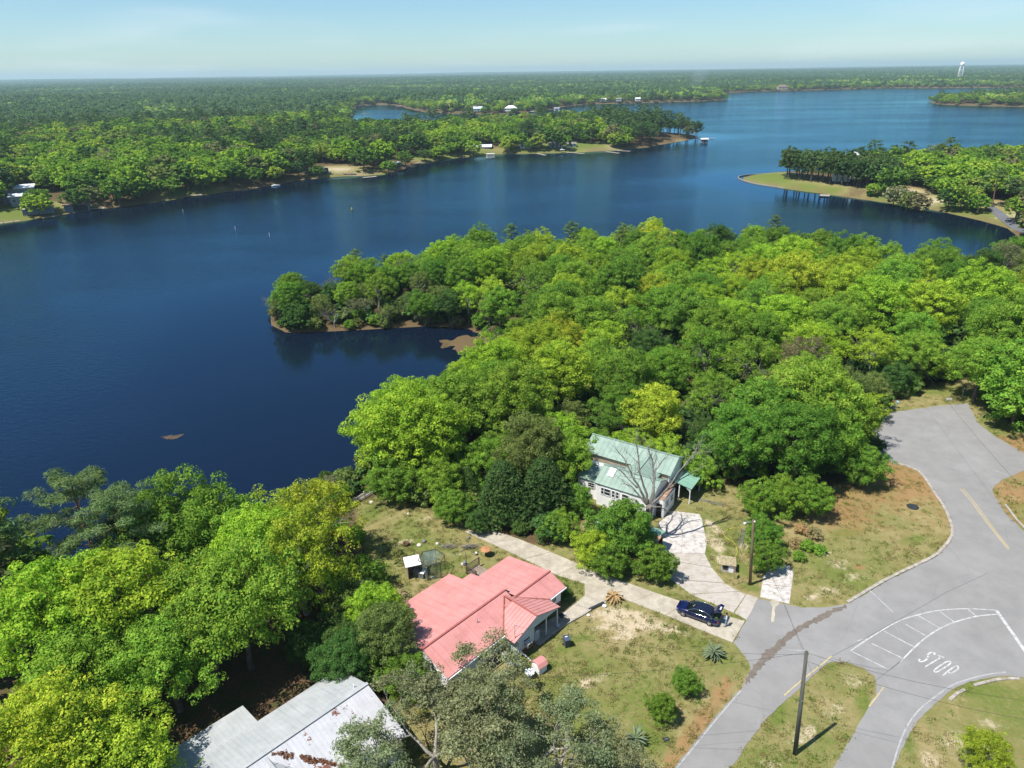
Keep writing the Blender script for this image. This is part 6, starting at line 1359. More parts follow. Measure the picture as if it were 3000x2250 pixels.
lattice('lattice_panel', 'shaded lattice panel inside the open porch bay', at_red(10.7, -4.55, .1), at_red(11.35, -4.6, .1), 1.2, (0, .05, 0))
pl_ = MB(); a = at_red(8.6, -5.9, .03); b_ = at_red(8.2, -4.85, .9); pl_.bar((0, 0, 0), b_ - a, .14, .05); tag(pl_.build('plank', TRIM, loc=a), 'white plank leaning against the porch wall', 'plank')
BBQ = empty('barbecue', at_red(14.9, -4.6)); tag(BBQ, 'black kettle barbecue at the porch corner', 'barbecue')
MB().lathe([(.02, .5), (.2, .55), (.3, .75), (.3, .8), (.2, .95), (.03, 1.0)], (0, 0, 0), 16).build('kettle', BLACKP, BBQ)
for k in range(3): a = k * 2.09; MB().tube([(.1 * math.cos(a), .1 * math.sin(a), .6), (.32 * math.cos(a), .32 * math.sin(a), 0)], .018, 6).build('leg', METAL, BBQ)
MB().box((.42, 0, .75), (.3, .3, .03)).build('side_shelf', METAL, BBQ)
for (px, py, lab) in ((1634, 1838, 'white bucket on the porch edging'), (1394, 1626, 'grey bucket beside the driveway by the red roof')):
    bk = empty('bucket', P(px, py)); tag(bk, lab, 'bucket'); MB().lathe([(.14, 0), (.17, .36), (.16, .36), (.135, .04), (.01, .03)], (0, 0, 0), 14).build('pail', PVC if 'white' in lab else METAL, bk)
    MB().tube([(-.17, 0, .34), (-.1, 0, .46), (.1, 0, .46), (.17, 0, .34)], .008, 5).build('handle', METAL, bk)
tag(MB().lathe([(.02, .0), (.2, .02), (.26, .1), (.2, .2), (.05, .24)], (0, 0, 0), 12).build('white_ball', PVC, loc=P(1771, 1777)), 'white half-buried planter ball beside the driveway', 'planter')
tag(MB().lathe([(.02, .0), (.16, .01), (.2, .07), (.12, .15), (.02, .17)], (0, 0, 0), 12).build('white_stone', PVC, loc=P(1724, 1803)), 'white painted stone on the lawn by the walk', 'stone')
bx = MB(); bx.box((0, 0, .1), (2.0, .3, .2)); tag(bx.build('black_trough', BLACKP, loc=P(1748, 1778), rz=R_(32)), 'long black planter trough along the walk', 'trough')

# ---- back garden: wooden deck, screened gazebo, coop, fire pit, brush, fence
_dk = P(1403, 1683, LOT + .35); DK = empty('garden_deck', (_dk.x, _dk.y, LOT), R_(46.5)); tag(DK, 'small railed timber deck behind the red-roofed house', 'deck')
for k in range(9): MB().box((-.5 + k * .2, .2, .35), (.18, 2.4, .04)).build('deck_board', WOOD, DK)
def rail(a, b_):
    a, b_ = Vector(a), Vector(b_); r_ = MB(); r_.bar(a + Vector((0, 0, 1.25)), b_ + Vector((0, 0, 1.25)), .09, .05); r_.bar(a + Vector((0, 0, .5)), b_ + Vector((0, 0, .5)), .05, .05); o_ = r_.build('handrail', WOOD_D, DK); n = int((b_ - a).length / .16)
    for k in range(1, n): q = a.lerp(b_, k / n); MB().bar(q + Vector((0, 0, .5)), q + Vector((0, 0, 1.25)), .035).build('baluster', WOOD_D, o_)
rail((-.6, 1.4, 0), (1.4, 1.4, 0)); rail((-.6, -.2, 0), (-.6, 1.4, 0))
for x, y in ((-.6, 1.4), (1.4, 1.4), (-.6, -.2)): MB().box((x, y, .65), (.1, .1, 1.3)).build('post', WOOD_D, DK)
MB().tube([(-.6, 1.4, .6), (-.6, 1.4, 3.0)], .03, 6).build('flag_pole', BLACKP, DK)
gzp = P(1020 + 1240 * .1989, 1380 + 1490 * .1989); GZ_ = empty('screened_gazebo', gzp); tag(GZ_, 'open hexagonal gazebo frame with torn green netting', 'gazebo')
hexp = [Vector((1.55 * math.cos(k * 1.0472 + .3), 1.55 * math.sin(k * 1.0472 + .3), 0)) for k in range(6)]
FR = mat('gazebo_frame_dark', (0.07, 0.06, 0.05), rough=.6, var=.15); NET = bpy.data.materials.new('torn_net'); nt, N, L = nodes_of(NET); N.clear(); o_ = N.new('ShaderNodeOutputMaterial'); tb_ = N.new('ShaderNodeBsdfTransparent'); df = N.new('ShaderNodeBsdfDiffuse'); df.inputs[0].default_value = (.16, .22, .19, 1); mx_ = N.new('ShaderNodeMixShader'); ck = N.new('ShaderNodeTexNoise'); ck.inputs['Scale'].default_value = 1.6; mr_ = N.new('ShaderNodeMapRange'); mr_.inputs[1].default_value = .35; mr_.inputs[2].default_value = .65; mr_.inputs[3].default_value = .12; mr_.inputs[4].default_value = .55
L.new(ck.outputs['Fac'], mr_.inputs[0]); L.new(mr_.outputs[0], mx_.inputs[0]); L.new(tb_.outputs[0], mx_.inputs[1]); L.new(df.outputs[0], mx_.inputs[2]); L.new(mx_.outputs[0], o_.inputs[0])
for k in range(6):
    a, b_ = hexp[k], hexp[(k + 1) % 6]; MB().bar(a, a + Vector((0, 0, 2.1)), .07).build('post', FR, GZ_)
    MB().bar(a + Vector((0, 0, 2.1)), b_ + Vector((0, 0, 2.1)), .06).build('top_rail', FR, GZ_); MB().bar(a + Vector((0, 0, .9)), b_ + Vector((0, 0, .9)), .04).build('mid_rail', FR, GZ_)
    if k not in (0, 5): MB().slab(a * .99 + Vector((0, 0, .1)), b_ * .99 + Vector((0, 0, .1)), b_ * .99 + Vector((0, 0, 2.05)), a * .99 + Vector((0, 0, 2.05)), .004).build('net_panel', NET, GZ_)
nm = MB(); nm.add([v + Vector((0, 0, 2.05)) for v in hexp] + [Vector((0, 0, 1.75))], [(k, (k + 1) % 6, 6) for k in range(6)]); nm.build('net_roof', NET, GZ_)
cop = P(1020 + 960 * .1989, 1380 + 1540 * .1989); CO = empty('animal_coop', cop, R_(18)); tag(CO, 'timber coop with a sloping white sheet roof beside the gazebo', 'coop')
for x, y in ((-.6, -.5), (.6, -.5), (-.6, .5), (.6, .5)): MB().box((x, y, .95), (.08, .08, 1.9)).build('post', WOOD_D, CO)
MB().slab((-.9, -.8, 1.95), (.9, -.8, 1.95), (.9, .8, 2.2), (-.9, .8, 2.2), .05).build('roof_sheet', PVC, CO); MB().box((0, .52, .9), (1.2, .04, 1.8)).build('back_board', WOOD, CO); MB().box((-.62, 0, .8), (.04, 1.0, 1.6)).build('side_board', WOOD, CO)
cg = P(1020 + 1060 * .1989, 1380 + 1545 * .1989); CG = empty('crate_pile', cg, R_(-22)); tag(CG, 'grey cages and panels piled in front of the coop', 'crate')
MB().box((0, 0, .35), (1.3, .8, .7)).build('cage', mat('cage_grey', (0.13, 0.135, 0.14), rough=.7, var=.2), CG); MB().slab((-.7, -.45, .78), (.2, -.45, .74), (.2, .42, .95), (-.7, .42, 1.0), .04).build('cover_panel', mat('cover_grey', (0.22, 0.225, 0.23), rough=.7, var=.15), CG); MB().slab((.25, -.42, .76), (.7, -.42, .76), (.7, .4, .86), (.25, .4, .86), .04).build('cover_panel', PVC, CG); MB().bar((-.7, .48, 1.15), (.75, .48, .95), .07, .05).build('beam', TRIM, CG)
tbp = P(1424, 1628); TB = empty('round_table', tbp); tag(TB, 'rusty round table top on a low post near the driveway', 'table'); MB().lathe([(.02, .9), (.62, .9), (.64, .94), (.6, .97), (.02, .96)], (0, 0, 0), 20).build('table_top', mat('rust_orange', (0.40, 0.19, 0.085), rough=.8, var=.12, scale=2), TB); MB().tube([(0, 0, 0), (0, 0, .9)], .09, 8).build('pedestal', WOOD_D, TB)
FP = empty('fire_pit', P(1190, 1597)); tag(FP, 'rusty dark fire ring on the back lawn', 'fire pit'); MB().lathe([(.34, 0), (.38, .38), (.35, .38), (.31, .03)], (0, 0, 0), 16).build('ring', mat('fire_rust', (0.10, 0.055, 0.035), rough=.9, var=.3), FP); MB().lathe([(.02, .05), (.3, .05), (.02, .12)], (0, 0, 0), 12).build('ash', mat('ash', (0.05, 0.045, 0.04), rough=1), FP)
for px, py, sc_, lab in ((1242, 1588, 1.0, 'grey tree stump on the back lawn'), (1297, 1602, .7, 'small dark stump by the brush pile'), (1372, 1577, .8, 'stump at the corner of the driveway')):
    st = MB(); st.lathe([(.3 * sc_, -.1), (.25 * sc_, .1), (.22 * sc_, .36 * sc_), (.02, .37 * sc_)], (0, 0, 0), 11); tag(st.build('tree_stump', DEADW, loc=P(px, py)), lab, 'stump')
for px, py, s, lab in ((1228, 1598, .35, 'pale flat rock beside the stump'), (1281, 1594, .25, 'pale rock by the small dark stump'), (1088, 1473, .3, 'white stone near the picket fence'), (1196, 1507, .2, 'pale rock on the back lawn below the fence'), (1355, 1655, .22, 'pale rock left of the deck'), (1330, 1695, .32, 'white rubble against the back eave of the red roof'), (1268, 1694, .3, 'white rubble by the gazebo')):
    rk = MB(); rd = random.Random(px); vs_ = []
    rk.lathe([(s * .5, 0), (s * .95, .06), (s * .8, .18 * rd.uniform(.8, 1.4)), (s * .3, .24)], (0, 0, 0), 7, smooth=False); tag(rk.build('rock', mat('rock_pale', (0.55, 0.50, 0.42), rough=.9, var=.1), loc=P(px, py)), lab, 'rock')
for px, py, n, lab in ((1320, 1602, 16, 'loose pile of dry grey branches on the back lawn'), (1380, 1605, 26, 'bigger pile of dry grey branches near the driveway')):
    bp_ = empty('brush_pile', P(px, py)); tag(bp_, lab, 'brush pile'); rd = random.Random(px)
    for k in range(n):
        a = rd.uniform(-.5, .9); c = Vector((rd.uniform(-.7, .7), rd.uniform(-.35, .35), .06 + .012 * k)); d = Vector((math.cos(a), math.sin(a), rd.uniform(-.05, .12))) * rd.uniform(.4, .95); MB().tube([c - d, c + Vector((0, 0, .06)), c + d], [.035, .028, .01], 5).build('branch', DEADW, bp_)
fp0 = [P(a, b_, 3.2) for a, b_ in ((1010, 1478), (1038, 1462), (1066, 1445), (1090, 1430), (1112, 1416))]; FN = empty('picket_fence', (fp0[0].x, fp0[0].y, gz1(fp0[0].x, fp0[0].y))); tag(FN, 'weathered white picket fence above the lake shore', 'fence'); fo_ = FN.location.copy()
for i in range(len(fp0) - 1):
    a, b_ = [Vector((q.x, q.y, gz1(q.x, q.y))) - fo_ for q in (fp0[i], fp0[i + 1])]; MB().box(a + Vector((0, 0, .6)), (.12, .12, 1.25)).build('post', TRIM, FN)
    for h in (.35, .9): MB().bar(a + Vector((0, 0, h)), b_ + Vector((0, 0, h)), .05, .09).build('rail', TRIM, FN)
    n = int((b_ - a).length / .2)
    for k in range(1, n): q = a.lerp(b_, k / n); MB().bar(q + Vector((0, -.04, .1)), q + Vector((0, -.04, 1.05)), .09, .02, up=(0, 1, 0)).build('picket', TRIM, FN)
bag = MB(); bag.lathe([(.12, 0), (.26, .1), (.22, .42), (.06, .55)], (0, 0, 0), 9, smooth=False); tag(bag.build('garden_sack', mat('sack_grey', (0.16, 0.17, 0.2), rough=.7, var=.3, scale=4), loc=P(1362, 1655)), 'grey sack standing beside the garden deck', 'sack')

# ---- around the green-roofed house and the roads
def ladder(a, b_, w, label):
    a, b_ = Vector(a), Vector(b_); root = empty('ladder', a); tag(root, label, 'ladder'); d = b_ - a; L_ = d.length; d.normalize(); s = d.cross(Vector((0, 0, 1))).normalized()
    for k in (-1, 1): MB().bar(s * k * w / 2, d * L_ + s * k * w / 2, .035, .08).build('rail', METAL, root)
    for k in range(1, int(L_ / .3)): MB().bar(d * .3 * k - s * w / 2, d * .3 * k + s * w / 2, .04, .03).build('rung', METAL, root)
ladder(P(2042, 1461, LOT + .08), P(2122, 1480, LOT + .08), .42, 'aluminium ladder lying on the grass beside the lean-to'); ladder(P(2168, 1600, LOT + .1), P(2178, 1548, LOT + .1), .5, 'aluminium ladder half lost in the bushes by the lamp pole')
SH = empty('pump_house', P(2131, 1668), R_(-14)); tag(SH, 'little grey block shed with a mossy roof beside the lamp pole', 'shed')
MB().box((0, 0, .55), (1.35, 1.1, 1.1)).build('wall', mat('shed_grey', (0.42, 0.40, 0.37), rough=.9, var=.1, scale=3), SH); MB().slab((-.85, -.75, 1.12), (.85, -.75, 1.12), (.85, .7, 1.34), (-.85, .7, 1.34), .07).build('roof', mat('roof_mossy', (0.30, 0.25, 0.15), rough=.95, var=.2, scale=3, stain=(0.5, 0.42, 0.10), stain_scale=2, stain_lo=.6, stain_hi=.65), SH)
MB().box((-.3, -.556, .62), (.55, .02, .6)).build('opening', DARKIN, SH); MB().box((.35, -.556, .45), (.5, .02, .85)).build('door', WHITE, SH)  # the opening is a flat panel coloured dark for the shade within
FLG = empty('flag', P(2150, 1700), R_(80)); tag(FLG, 'small red and white striped flag on a stick by the shed', 'flag'); MB().tube([(0, 0, 0), (0, 0, 1.7)], .015, 6).build('stick', WOOD, FLG)
red_ = mat('flag_red', (0.50, 0.03, 0.04), rough=.8, var=.03); navy = mat('flag_navy', (0.02, 0.03, 0.12), rough=.8, var=.03)
for k in range(9): MB().box((.30 - .02 * k, 0, 1.62 - k * .075), (.5, .012, .073)).build('stripe', red_ if k % 2 == 0 else PVC, FLG)
MB().box((.13, 0, 1.50), (.24, .02, .28)).build('canton', navy, FLG)
FE = empty('wire_fence', P(2148, 1716)); tag(FE, 'rusty bent wire fence between the shed and the lamp pole', 'fence')
for k in range(4): q = P(2148 + 14 * k, 1716 - 5 * k + (12 if k == 3 else 0)) - FE.location; MB().tube([q, q + Vector((0, 0, .8))], .025, 6).build('post', RUSTY, FE)
for h in (.25, .5, .75): MB().tube([Vector((0, 0, h)), P(2176, 1706) - FE.location + Vector((0, 0, h - .1)), P(2190, 1713) - FE.location + Vector((0, 0, h))], .014, 5).build('wire', RUSTY, FE)
MH = empty('manhole_cover', P(2674, 1485)); tag(MH, 'black round cover lying on the mown corner lawn', 'manhole cover'); MB().lathe([(.02, 0), (.62, 0), (.62, .09), (.55, .1), (.02, .08)], (0, 0, 0), 22).build('lid', BLACKP, MH); MB().lathe([(.62, 0), (.72, 0), (.72, .06), (.63, .06)], (0, 0, 0), 22).build('rim', TYRE, MH)
CV = empty('drain_pipe', P(2885, 2205), R_(-118)); tag(CV, 'mitred concrete drain pipe end in the dry verge', 'drain pipe')
cv = MB(); n = 18; vs_ = []
for r in (.42, .31):
    for k in range(n):
        a = 2 * math.pi * k / n; y, z = r * math.cos(a), r * math.sin(a) + .22; vs_ += [Vector((-1.2, y, z)), Vector((.55 - z * 1.0, y, z))]
fs = []
for k in range(n): k2 = (k + 1) % n; fs += [(2 * k, 2 * k2, 2 * k2 + 1, 2 * k + 1), (2 * n + 2 * k, 2 * n + 2 * k + 1, 2 * n + 2 * k2 + 1, 2 * n + 2 * k2), (2 * k + 1, 2 * k2 + 1, 2 * n + 2 * k2 + 1, 2 * n + 2 * k + 1)]
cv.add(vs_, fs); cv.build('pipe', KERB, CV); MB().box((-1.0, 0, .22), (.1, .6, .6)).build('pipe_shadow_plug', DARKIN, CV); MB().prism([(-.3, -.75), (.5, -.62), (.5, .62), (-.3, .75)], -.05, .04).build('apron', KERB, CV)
MBX = empty('mailbox', P(2626, 1196)); tag(MBX, 'light blue mailbox on a post at the road end', 'mailbox'); MB().tube([(0, 0, 0), (0, 0, 1.0)], .05, 6).build('post', WOOD, MBX); MB().lathe([(.02, -.3), (.16, -.28), (.17, .28), (.02, .3)], (0, 0, 1.15), 12, M=Matrix.Rotation(R_(90), 3, 'X')).build('box', mat('mailbox_blue', (0.22, 0.42, 0.50), rough=.5), MBX)
RBN = empty('recycling_bin', P(2612, 1203)); tag(RBN, 'dark blue wheeled bin in the shade beside the mailbox', 'bin'); loft([[Vector((x * k, y * k, z)) for x, y in ((-.3, -.33), (.3, -.33), (.3, .33), (-.3, .33))] for z, k in ((.05, .8), (1.0, 1.0))], smooth=False).build('body', BM, RBN); MB().slab((-.33, -.38, 1.08), (.33, -.38, 1.08), (.33, .38, 1.12), (-.33, .38, 1.12), .07).build('lid', BM, RBN)
SG = empty('verge_sign', P(2779, 1176)); tag(SG, 'small white sign board standing in the grass at the road end', 'sign'); MB().box((0, 0, .45), (.95, .04, .4)).build('board', PVC, SG); MB().box((0, -.024, .45), (.55, .006, .05)).build('text_line', METAL, SG)
for s in (-1, 1): MB().box((s * .4, .03, .25), (.04, .03, .5)).build('leg', METAL, SG)
SP = empty('street_sign', P(2816, 1172)); tag(SP, 'thin green street sign post behind the white sign board', 'sign'); MB().tube([(0, 0, 0), (0, 0, 2.3)], .03, 6).build('post', METAL, SP); MB().box((0, 0, 2.3), (.6, .02, .16)).build('blade', mat('sign_green', (0.03, 0.16, 0.08), rough=.5), SP)
UT = empty('meter_box', P(1952, 2167)); tag(UT, 'small dark utility cover in the grass near the road edge', 'utility cover'); MB().box((0, 0, .05), (.5, .35, .1), .3).build('lid', BLACKP, UT); MB().box((0, 0, .11), (.3, .05, .02), .3).build('handle', METAL, UT)
YH = MB(); YH.tube([P(a, b_, LOT + .03) - P(2170, 1548, LOT) for a, b_ in ((2170, 1548), (2150, 1546), (2130, 1552), (2118, 1562), (2125, 1574), (2145, 1586), (2158, 1600), (2160, 1618), (2155, 1632))], .03, 5); tag(YH.build('garden_hose', mat('hose_yellow', (0.55, 0.50, 0.06), rough=.6, var=.05), loc=P(2170, 1548, LOT)), 'yellow garden hose curling over the grass', 'hose')
# floating weed in the bay and the mud flat of the inlet
WEED = mat('water_weed', (0.07, 0.05, 0.03), rough=.9, var=.25, scale=1.2, bump=.6)
def flat(name, label, px, seed, z=.03):
    c0 = P(*px[0], 0); pts = catmull([P(a, b_, 0) for a, b_ in px + [px[0]]], 5)[:-1]; rd = random.Random(seed)
    o_ = sheet(name, [(q.x - c0.x + rd.gauss(0, .12), q.y - c0.y + rd.gauss(0, .12)) for q in pts], [], 0, WEED); o_.location = (c0.x, c0.y, z); return o_
tag(flat('weed_mat', '', [(474, 1280), (490, 1277), (512, 1276), (538, 1272), (528, 1279), (512, 1286), (494, 1287), (480, 1284)], 1), 'brown floating weed mat alone on the dark water', 'weed mat')
# ------------------------------------------------------------------ across the water: houses, docks, boats, water tower
ROOFW = mat('roof_white_metal', (0.66, 0.67, 0.67), rough=.5, var=.04); ROOFG = mat('roof_grey_shingle', (0.20, 0.185, 0.17), rough=.9, var=.1, scale=3); ROOFB = mat('roof_brown_rust', (0.22, 0.15, 0.11), rough=.85, var=.2, scale=2)
WGREY = mat('wall_grey_blue', (0.22, 0.25, 0.27), rough=.8, var=.08); WBLUE = mat('wall_slate_blue', (0.17, 0.22, 0.27), rough=.8, var=.1); DOCKW = mat('dock_timber', (0.34, 0.30, 0.25), rough=.9, var=.12, scale=2)
def lake_house(name, label, px, py, w, d, h, rz, roof, rm, wm_, group=None, cat='house', win=3, porch=False, lvl=None, pitch=.32):
    c = P(px, py, 3.0 if lvl is None else lvl); z = max(.4, gz1(c.x, c.y)) if lvl is None else lvl
    c = P(px, py, z); root = empty(name, (c.x, c.y, z), R_(rz)); tag(root, label, cat, group)
    MB().box((0, 0, h / 2 - .1), (w, d, h + .2)).build('wall', wm_, root)
    o_ = .6; rh = d / 2 * pitch
    if roof == 'gable':
        MB().slab((-w / 2 - o_, -d / 2 - o_, h - .12), (w / 2 + o_, -d / 2 - o_, h - .12), (w / 2 + o_, 0, h + rh), (-w / 2 - o_, 0, h + rh), .15).build('roof_slope', rm, root)
        MB().slab((w / 2 + o_, d / 2 + o_, h - .12), (-w / 2 - o_, d / 2 + o_, h - .12), (-w / 2 - o_, 0, h + rh), (w / 2 + o_, 0, h + rh), .15).build('roof_slope', rm, root)
        for s in (-1, 1): mb = MB(); mb.add([(s * w / 2, -d / 2, h - .05), (s * w / 2, d / 2, h - .05), (s * w / 2, 0, h + rh - .2), (s * (w / 2 - .2), -d / 2, h - .05), (s * (w / 2 - .2), d / 2, h - .05), (s * (w / 2 - .2), 0, h + rh - .2)], [(0, 1, 2), (5, 4, 3), (0, 3, 4, 1), (1, 4, 5, 2), (2, 5, 3, 0)]); mb.build('gable_end', wm_, root)
    elif roof == 'hip':
        a, b_, k = w / 2 + o_, d / 2 + o_, max(.5, w / 2 - d / 2); mb = MB(); mb.add([(-a, -b_, h), (a, -b_, h), (a, b_, h), (-a, b_, h), (-k, 0, h + rh * 1.2), (k, 0, h + rh * 1.2)], [(0, 1, 5, 4), (1, 2, 5), (2, 3, 4, 5), (3, 0, 4), (3, 2, 1, 0)]); mb.build('roof', rm, root)
    else: MB().slab((-w / 2 - o_, -d / 2 - o_, h + .18), (w / 2 + o_, -d / 2 - o_, h + .18), (w / 2 + o_, d / 2 + o_, h + .7), (-w / 2 - o_, d / 2 + o_, h + .7), .25).build('roof', rm, root)
    for k in range(win):
        x = (k + .5) / win * w - w / 2; window(root, (x, -d / 2 - .01, h * .58), min(1.5, w / win * .6), min(1.4, h * .45), (1, 0, 0))
    dr_ = MB().box((w * .06, -d / 2 - .04, 1.0), (.95, .08, 2.0)).build('door', GLASS, root)
    if porch:
        for k in range(4): MB().box((-w / 2 + w * k / 3, -d / 2 - 2.2, h * .45), (.18, .18, h * .9)).build('porch_post', TRIM, root)
        MB().slab((-w / 2 - .3, -d / 2 - 2.6, h * .9), (w / 2 + .3, -d / 2 - 2.6, h * .9), (w / 2 + .3, -d / 2, h - .02), (-w / 2 - .3, -d / 2, h - .02), .12).build('porch_roof', rm, root)
        for k in range(4): MB().box((w / 2 - .8, -d / 2 - 2.7 - k * .3, .6 - k * .15), (1.6, .3, .15)).build('step', TRIM, root)
    return root
def dock(label, a, b_, w, group=None, posts=True, name='dock', plank=1.2):
    a, b_ = P(*a, .55), P(*b_, .55); root = empty(name, (a.x, a.y, 0)); tag(root, label, 'dock', group); d = (b_ - a); L_ = d.length; d.normalize(); s = Vector((-d.y, d.x, 0)); n = max(2, int(L_ / plank)); o_ = Vector((0, 0, .55))
    for k in range(n): MB().bar(d * (L_ * k / n + .03) + o_, d * (L_ * (k + 1) / n - .03) + o_, w, .1).build('deck_section', DOCKW, root)
    for k in range(0, n + 1, 3):
        for sg in (-1, 1): q = d * (L_ * k / n) + s * sg * (w / 2 + .06); MB().tube([q + Vector((0, 0, -1.5)), q + Vector((0, 0, 1.0))], .09, 6).build('pile', WOOD_D, root)
    return root
def boat(label, px, py, L_, rz, m, m2=None, cat='boat', z=.0, name='boat'):
    c = P(px, py, z); root = empty(name, c, R_(rz)); tag(root, label, cat)
    secs = [[Vector((x, y * w_, zz)) for y, zz in ((1, .55), (.8, .1), (0, -.05), (-.8, .1), (-1, .55))] for x, w_ in ((-L_ / 2, .8), (-L_ / 4, .95), (L_ / 6, .9), (L_ * .38, .55), (L_ / 2, .06))]
    loft(secs).build('hull', m, root); MB().box((-L_ * .1, 0, .72), (L_ * .35, 1.3, .3)).build('cover', m2 or TRIM, root); MB().box((-L_ * .5 - .12, 0, .5), (.25, .4, .7)).build('outboard_motor', BLACKP, root); return root
# opposite bank, left to right
lake_house('lake_house', 'tiered white flat-roofed house at the left edge of the opposite bank', 62, 590, 13, 9, 6.5, 28, 'flat', ROOFW, WGREY, win=4)
lake_house('lake_house_annex', 'low white flat-roofed annex in front of the tiered house', 70, 600, 9, 6, 4.2, 28, 'flat', ROOFW, WGREY, win=3)
lake_house('sun_room', 'grey glazed sun room beside the tiered house', 104, 606, 5, 4.5, 2.8, 28, 'flat', ROOFG, WBLUE, win=3)
tw = empty('terrace_wall', P(115, 627, 1.5), R_(30)); tag(tw, 'slate blue retaining wall with a railed terrace at the water', 'wall')
for k in range(8): MB().box((-6 + 1.5 * k + .75, 0, 1.2), (1.46, .25, 2.6)).build('wall_panel', WBLUE, tw); MB().box((-6 + 1.5 * k, -.2, 1.3), (.14, .14, 2.9)).build('post', WOOD_D, tw)
MB().box((0, 2.0, 2.42), (12, 4, .12)).build('terrace', DOCKW, tw)
bh = lake_house('boathouse', 'blue boathouse with a rusty roof and dark open slip', 229, 616, 10, 7, 3.0, 24, 'flat', ROOFB, WBLUE, cat='boathouse', win=1, lvl=.35); MB().box((1.6, -3.56, 1.4), (6, .1, 2.6)).build('slip_shade_panel', DARKIN, bh)  # near-black panel on the closed front, shade of the boat slip as colour
dock('dock with a pale deck beside the blue boathouse', (263, 612), (306, 609), 3.2); dock('narrow white dock below the terrace wall', (126, 639), (176, 630), 1.3); dock('grey dock at the left edge of the opposite bank', (-20, 656), (58, 646), 1.6); dock('dark dock under the evergreen on the opposite bank', (534, 576), (592, 570), 2.2)
boat('small white boat moored below the shady lawn', 808, 545, 5, 30, PVC)
rv = empty('motorhome', P(932, 506, 2.5), R_(22)); rv.location.z = gz1(rv.location.x, rv.location.y); tag(rv, 'long dark motorhome with silver swooshes parked by the water', 'motorhome')
RVM = mat('coach_charcoal', (0.055, 0.06, 0.075), rough=.3, var=.05, coat=.5); SIL = mat('coach_silver', (0.45, 0.47, 0.5), rough=.3, var=.05)
MB().box((0, 0, 2.0), (12.2, 2.6, 3.0)).build('body', RVM, rv); MB().box((0, 0, 3.56), (12.0, 2.5, .12)).build('roof', ROOFW, rv)
for k in range(3): MB().slab((-5 + 3.4 * k, -1.33, .6), (-3.6 + 3.4 * k, -1.33, .6), (-.6 + 3.4 * k - 1.0, -1.33, 2.4), (-2.0 + 3.4 * k - 1.0, -1.33, 2.4), .02).build('swoosh', SIL, rv)
for x in (-4.6, -1.4, 2.0, 4.6): MB().box((x, -1.325, 2.75), (1.5, .03, .75)).build('side_window', GLASS, rv)
for x in (-4.2, 3.2, 4.3): w = MB().lathe([(.2, -.15), (.48, -.15), (.48, .15), (.2, .15)], (x, -1.2, .5), 14, M=Matrix.Rotation(R_(90), 3, 'X')).build('wheel', TYRE, rv)
MB().box((-6.13, 0, 2.3), (.05, 2.3, 1.6)).build('windscreen', GLASS, rv); MB().box((0, 0, .45), (12, 2.5, .12)).build('skirt', SIL, rv)
boat('blue boat under an orange cover drawn up on the bank', 1026, 512, 8, -14, mat('boat_blue', (0.03, 0.06, 0.14), rough=.4), mat('boat_orange', (0.55, 0.16, 0.09), rough=.5), z=1.6)
dock('old grey pier in front of the sandy yard', (1064, 520), (1102, 517), 3); lake_house('boat_shelter', 'boat shelter with a white roof and open sides at the bend', 1162, 488, 7.5, 5.5, 2.8, 6, 'gable', ROOFW, WGREY, cat='boathouse', win=2, lvl=.6, pitch=.2); dock('timber deck beside the white-roofed boat shelter', (1178, 490), (1213, 488), 3.5); dock('low narrow dock right of the white-roofed shelter', (1219, 479), (1243, 473), 1.8)
lake_house('lake_house', 'dark-walled house with a wide white roof behind the lawn', 1412, 442, 15, 9, 3.4, -4, 'gable', ROOFW, mat('wall_charcoal', (0.08, 0.085, 0.09), rough=.8), win=5, porch=False)
bl = empty('boat_lift', P(1437, 463, .2)); tag(bl, 'white framed boat lift standing in the water by the lawn', 'boat lift')
for x in (-2.6, 2.6):
    for y in (-1.5, 1.5): MB().tube([(x, y, -1.5), (x, y, 3.0)], .12, 6).build('pile', PVC, bl)
MB().box((0, 0, 3.05), (6.0, 3.6, .15)).build('roof', ROOFW, bl); MB().box((0, 0, 1.2), (4.4, 1.9, 1.1)).build('lifted_boat', PVC, bl); MB().box((0, 0, .45), (6.4, 4, .12)).build('deck', DOCKW, bl)
lake_house('lake_house', 'white roofed house seen between the tall pine trunks', 1540, 433, 9, 7, 3.2, 0, 'gable', ROOFW, WHITE, win=3)
lake_house('lake_house', 'white cottage with a grey hip roof and a columned porch', 1626, 433, 9.5, 7.5, 3.2, 8, 'hip', ROOFG, WHITE, win=4, porch=True)
lake_house('lake_house', 'small white cottage right of the columned porch', 1671, 431, 8, 6, 2.8, 8, 'gable', ROOFG, WHITE, win=3)
boat('white rowing boat lying on the cottage lawn', 1648, 440, 4, 0, PVC, z=2.0)
for a, b_, w, lab in (((1661, 446), (1712, 450), 2.4, 'dock in front of the two white cottages'), ((1776, 444), (1814, 449), 2.6, 'left of two docks by the woods on the point'), ((1808, 441), (1847, 443), 2.6, 'right of two docks by the woods on the point'), ((1573, 449), (1598, 455), 2.2, 'short dock left of the columned cottage'), ((2040, 403), (2095, 405), 2.4, 'long dock off the wooded point')): dock(lab, a, b_, w)
lake_house('boathouse', 'pale-roofed boat shelter standing in the water off the point', 2062, 418, 5.5, 4.5, 3.0, 0, 'gable', ROOFW, WGREY, cat='boathouse', win=1, lvl=.3, pitch=.3)
lg = empty('lookout_stand', P(2039, 399, .6)); tag(lg, 'timber lookout stand on the end of the wooded point', 'stand')
for x in (-1.6, 1.6):
    for y in (-1.4, 1.4): MB().tube([(x, y, -.6), (x, y, 5.2)], .12, 6).build('post', WOOD, lg)
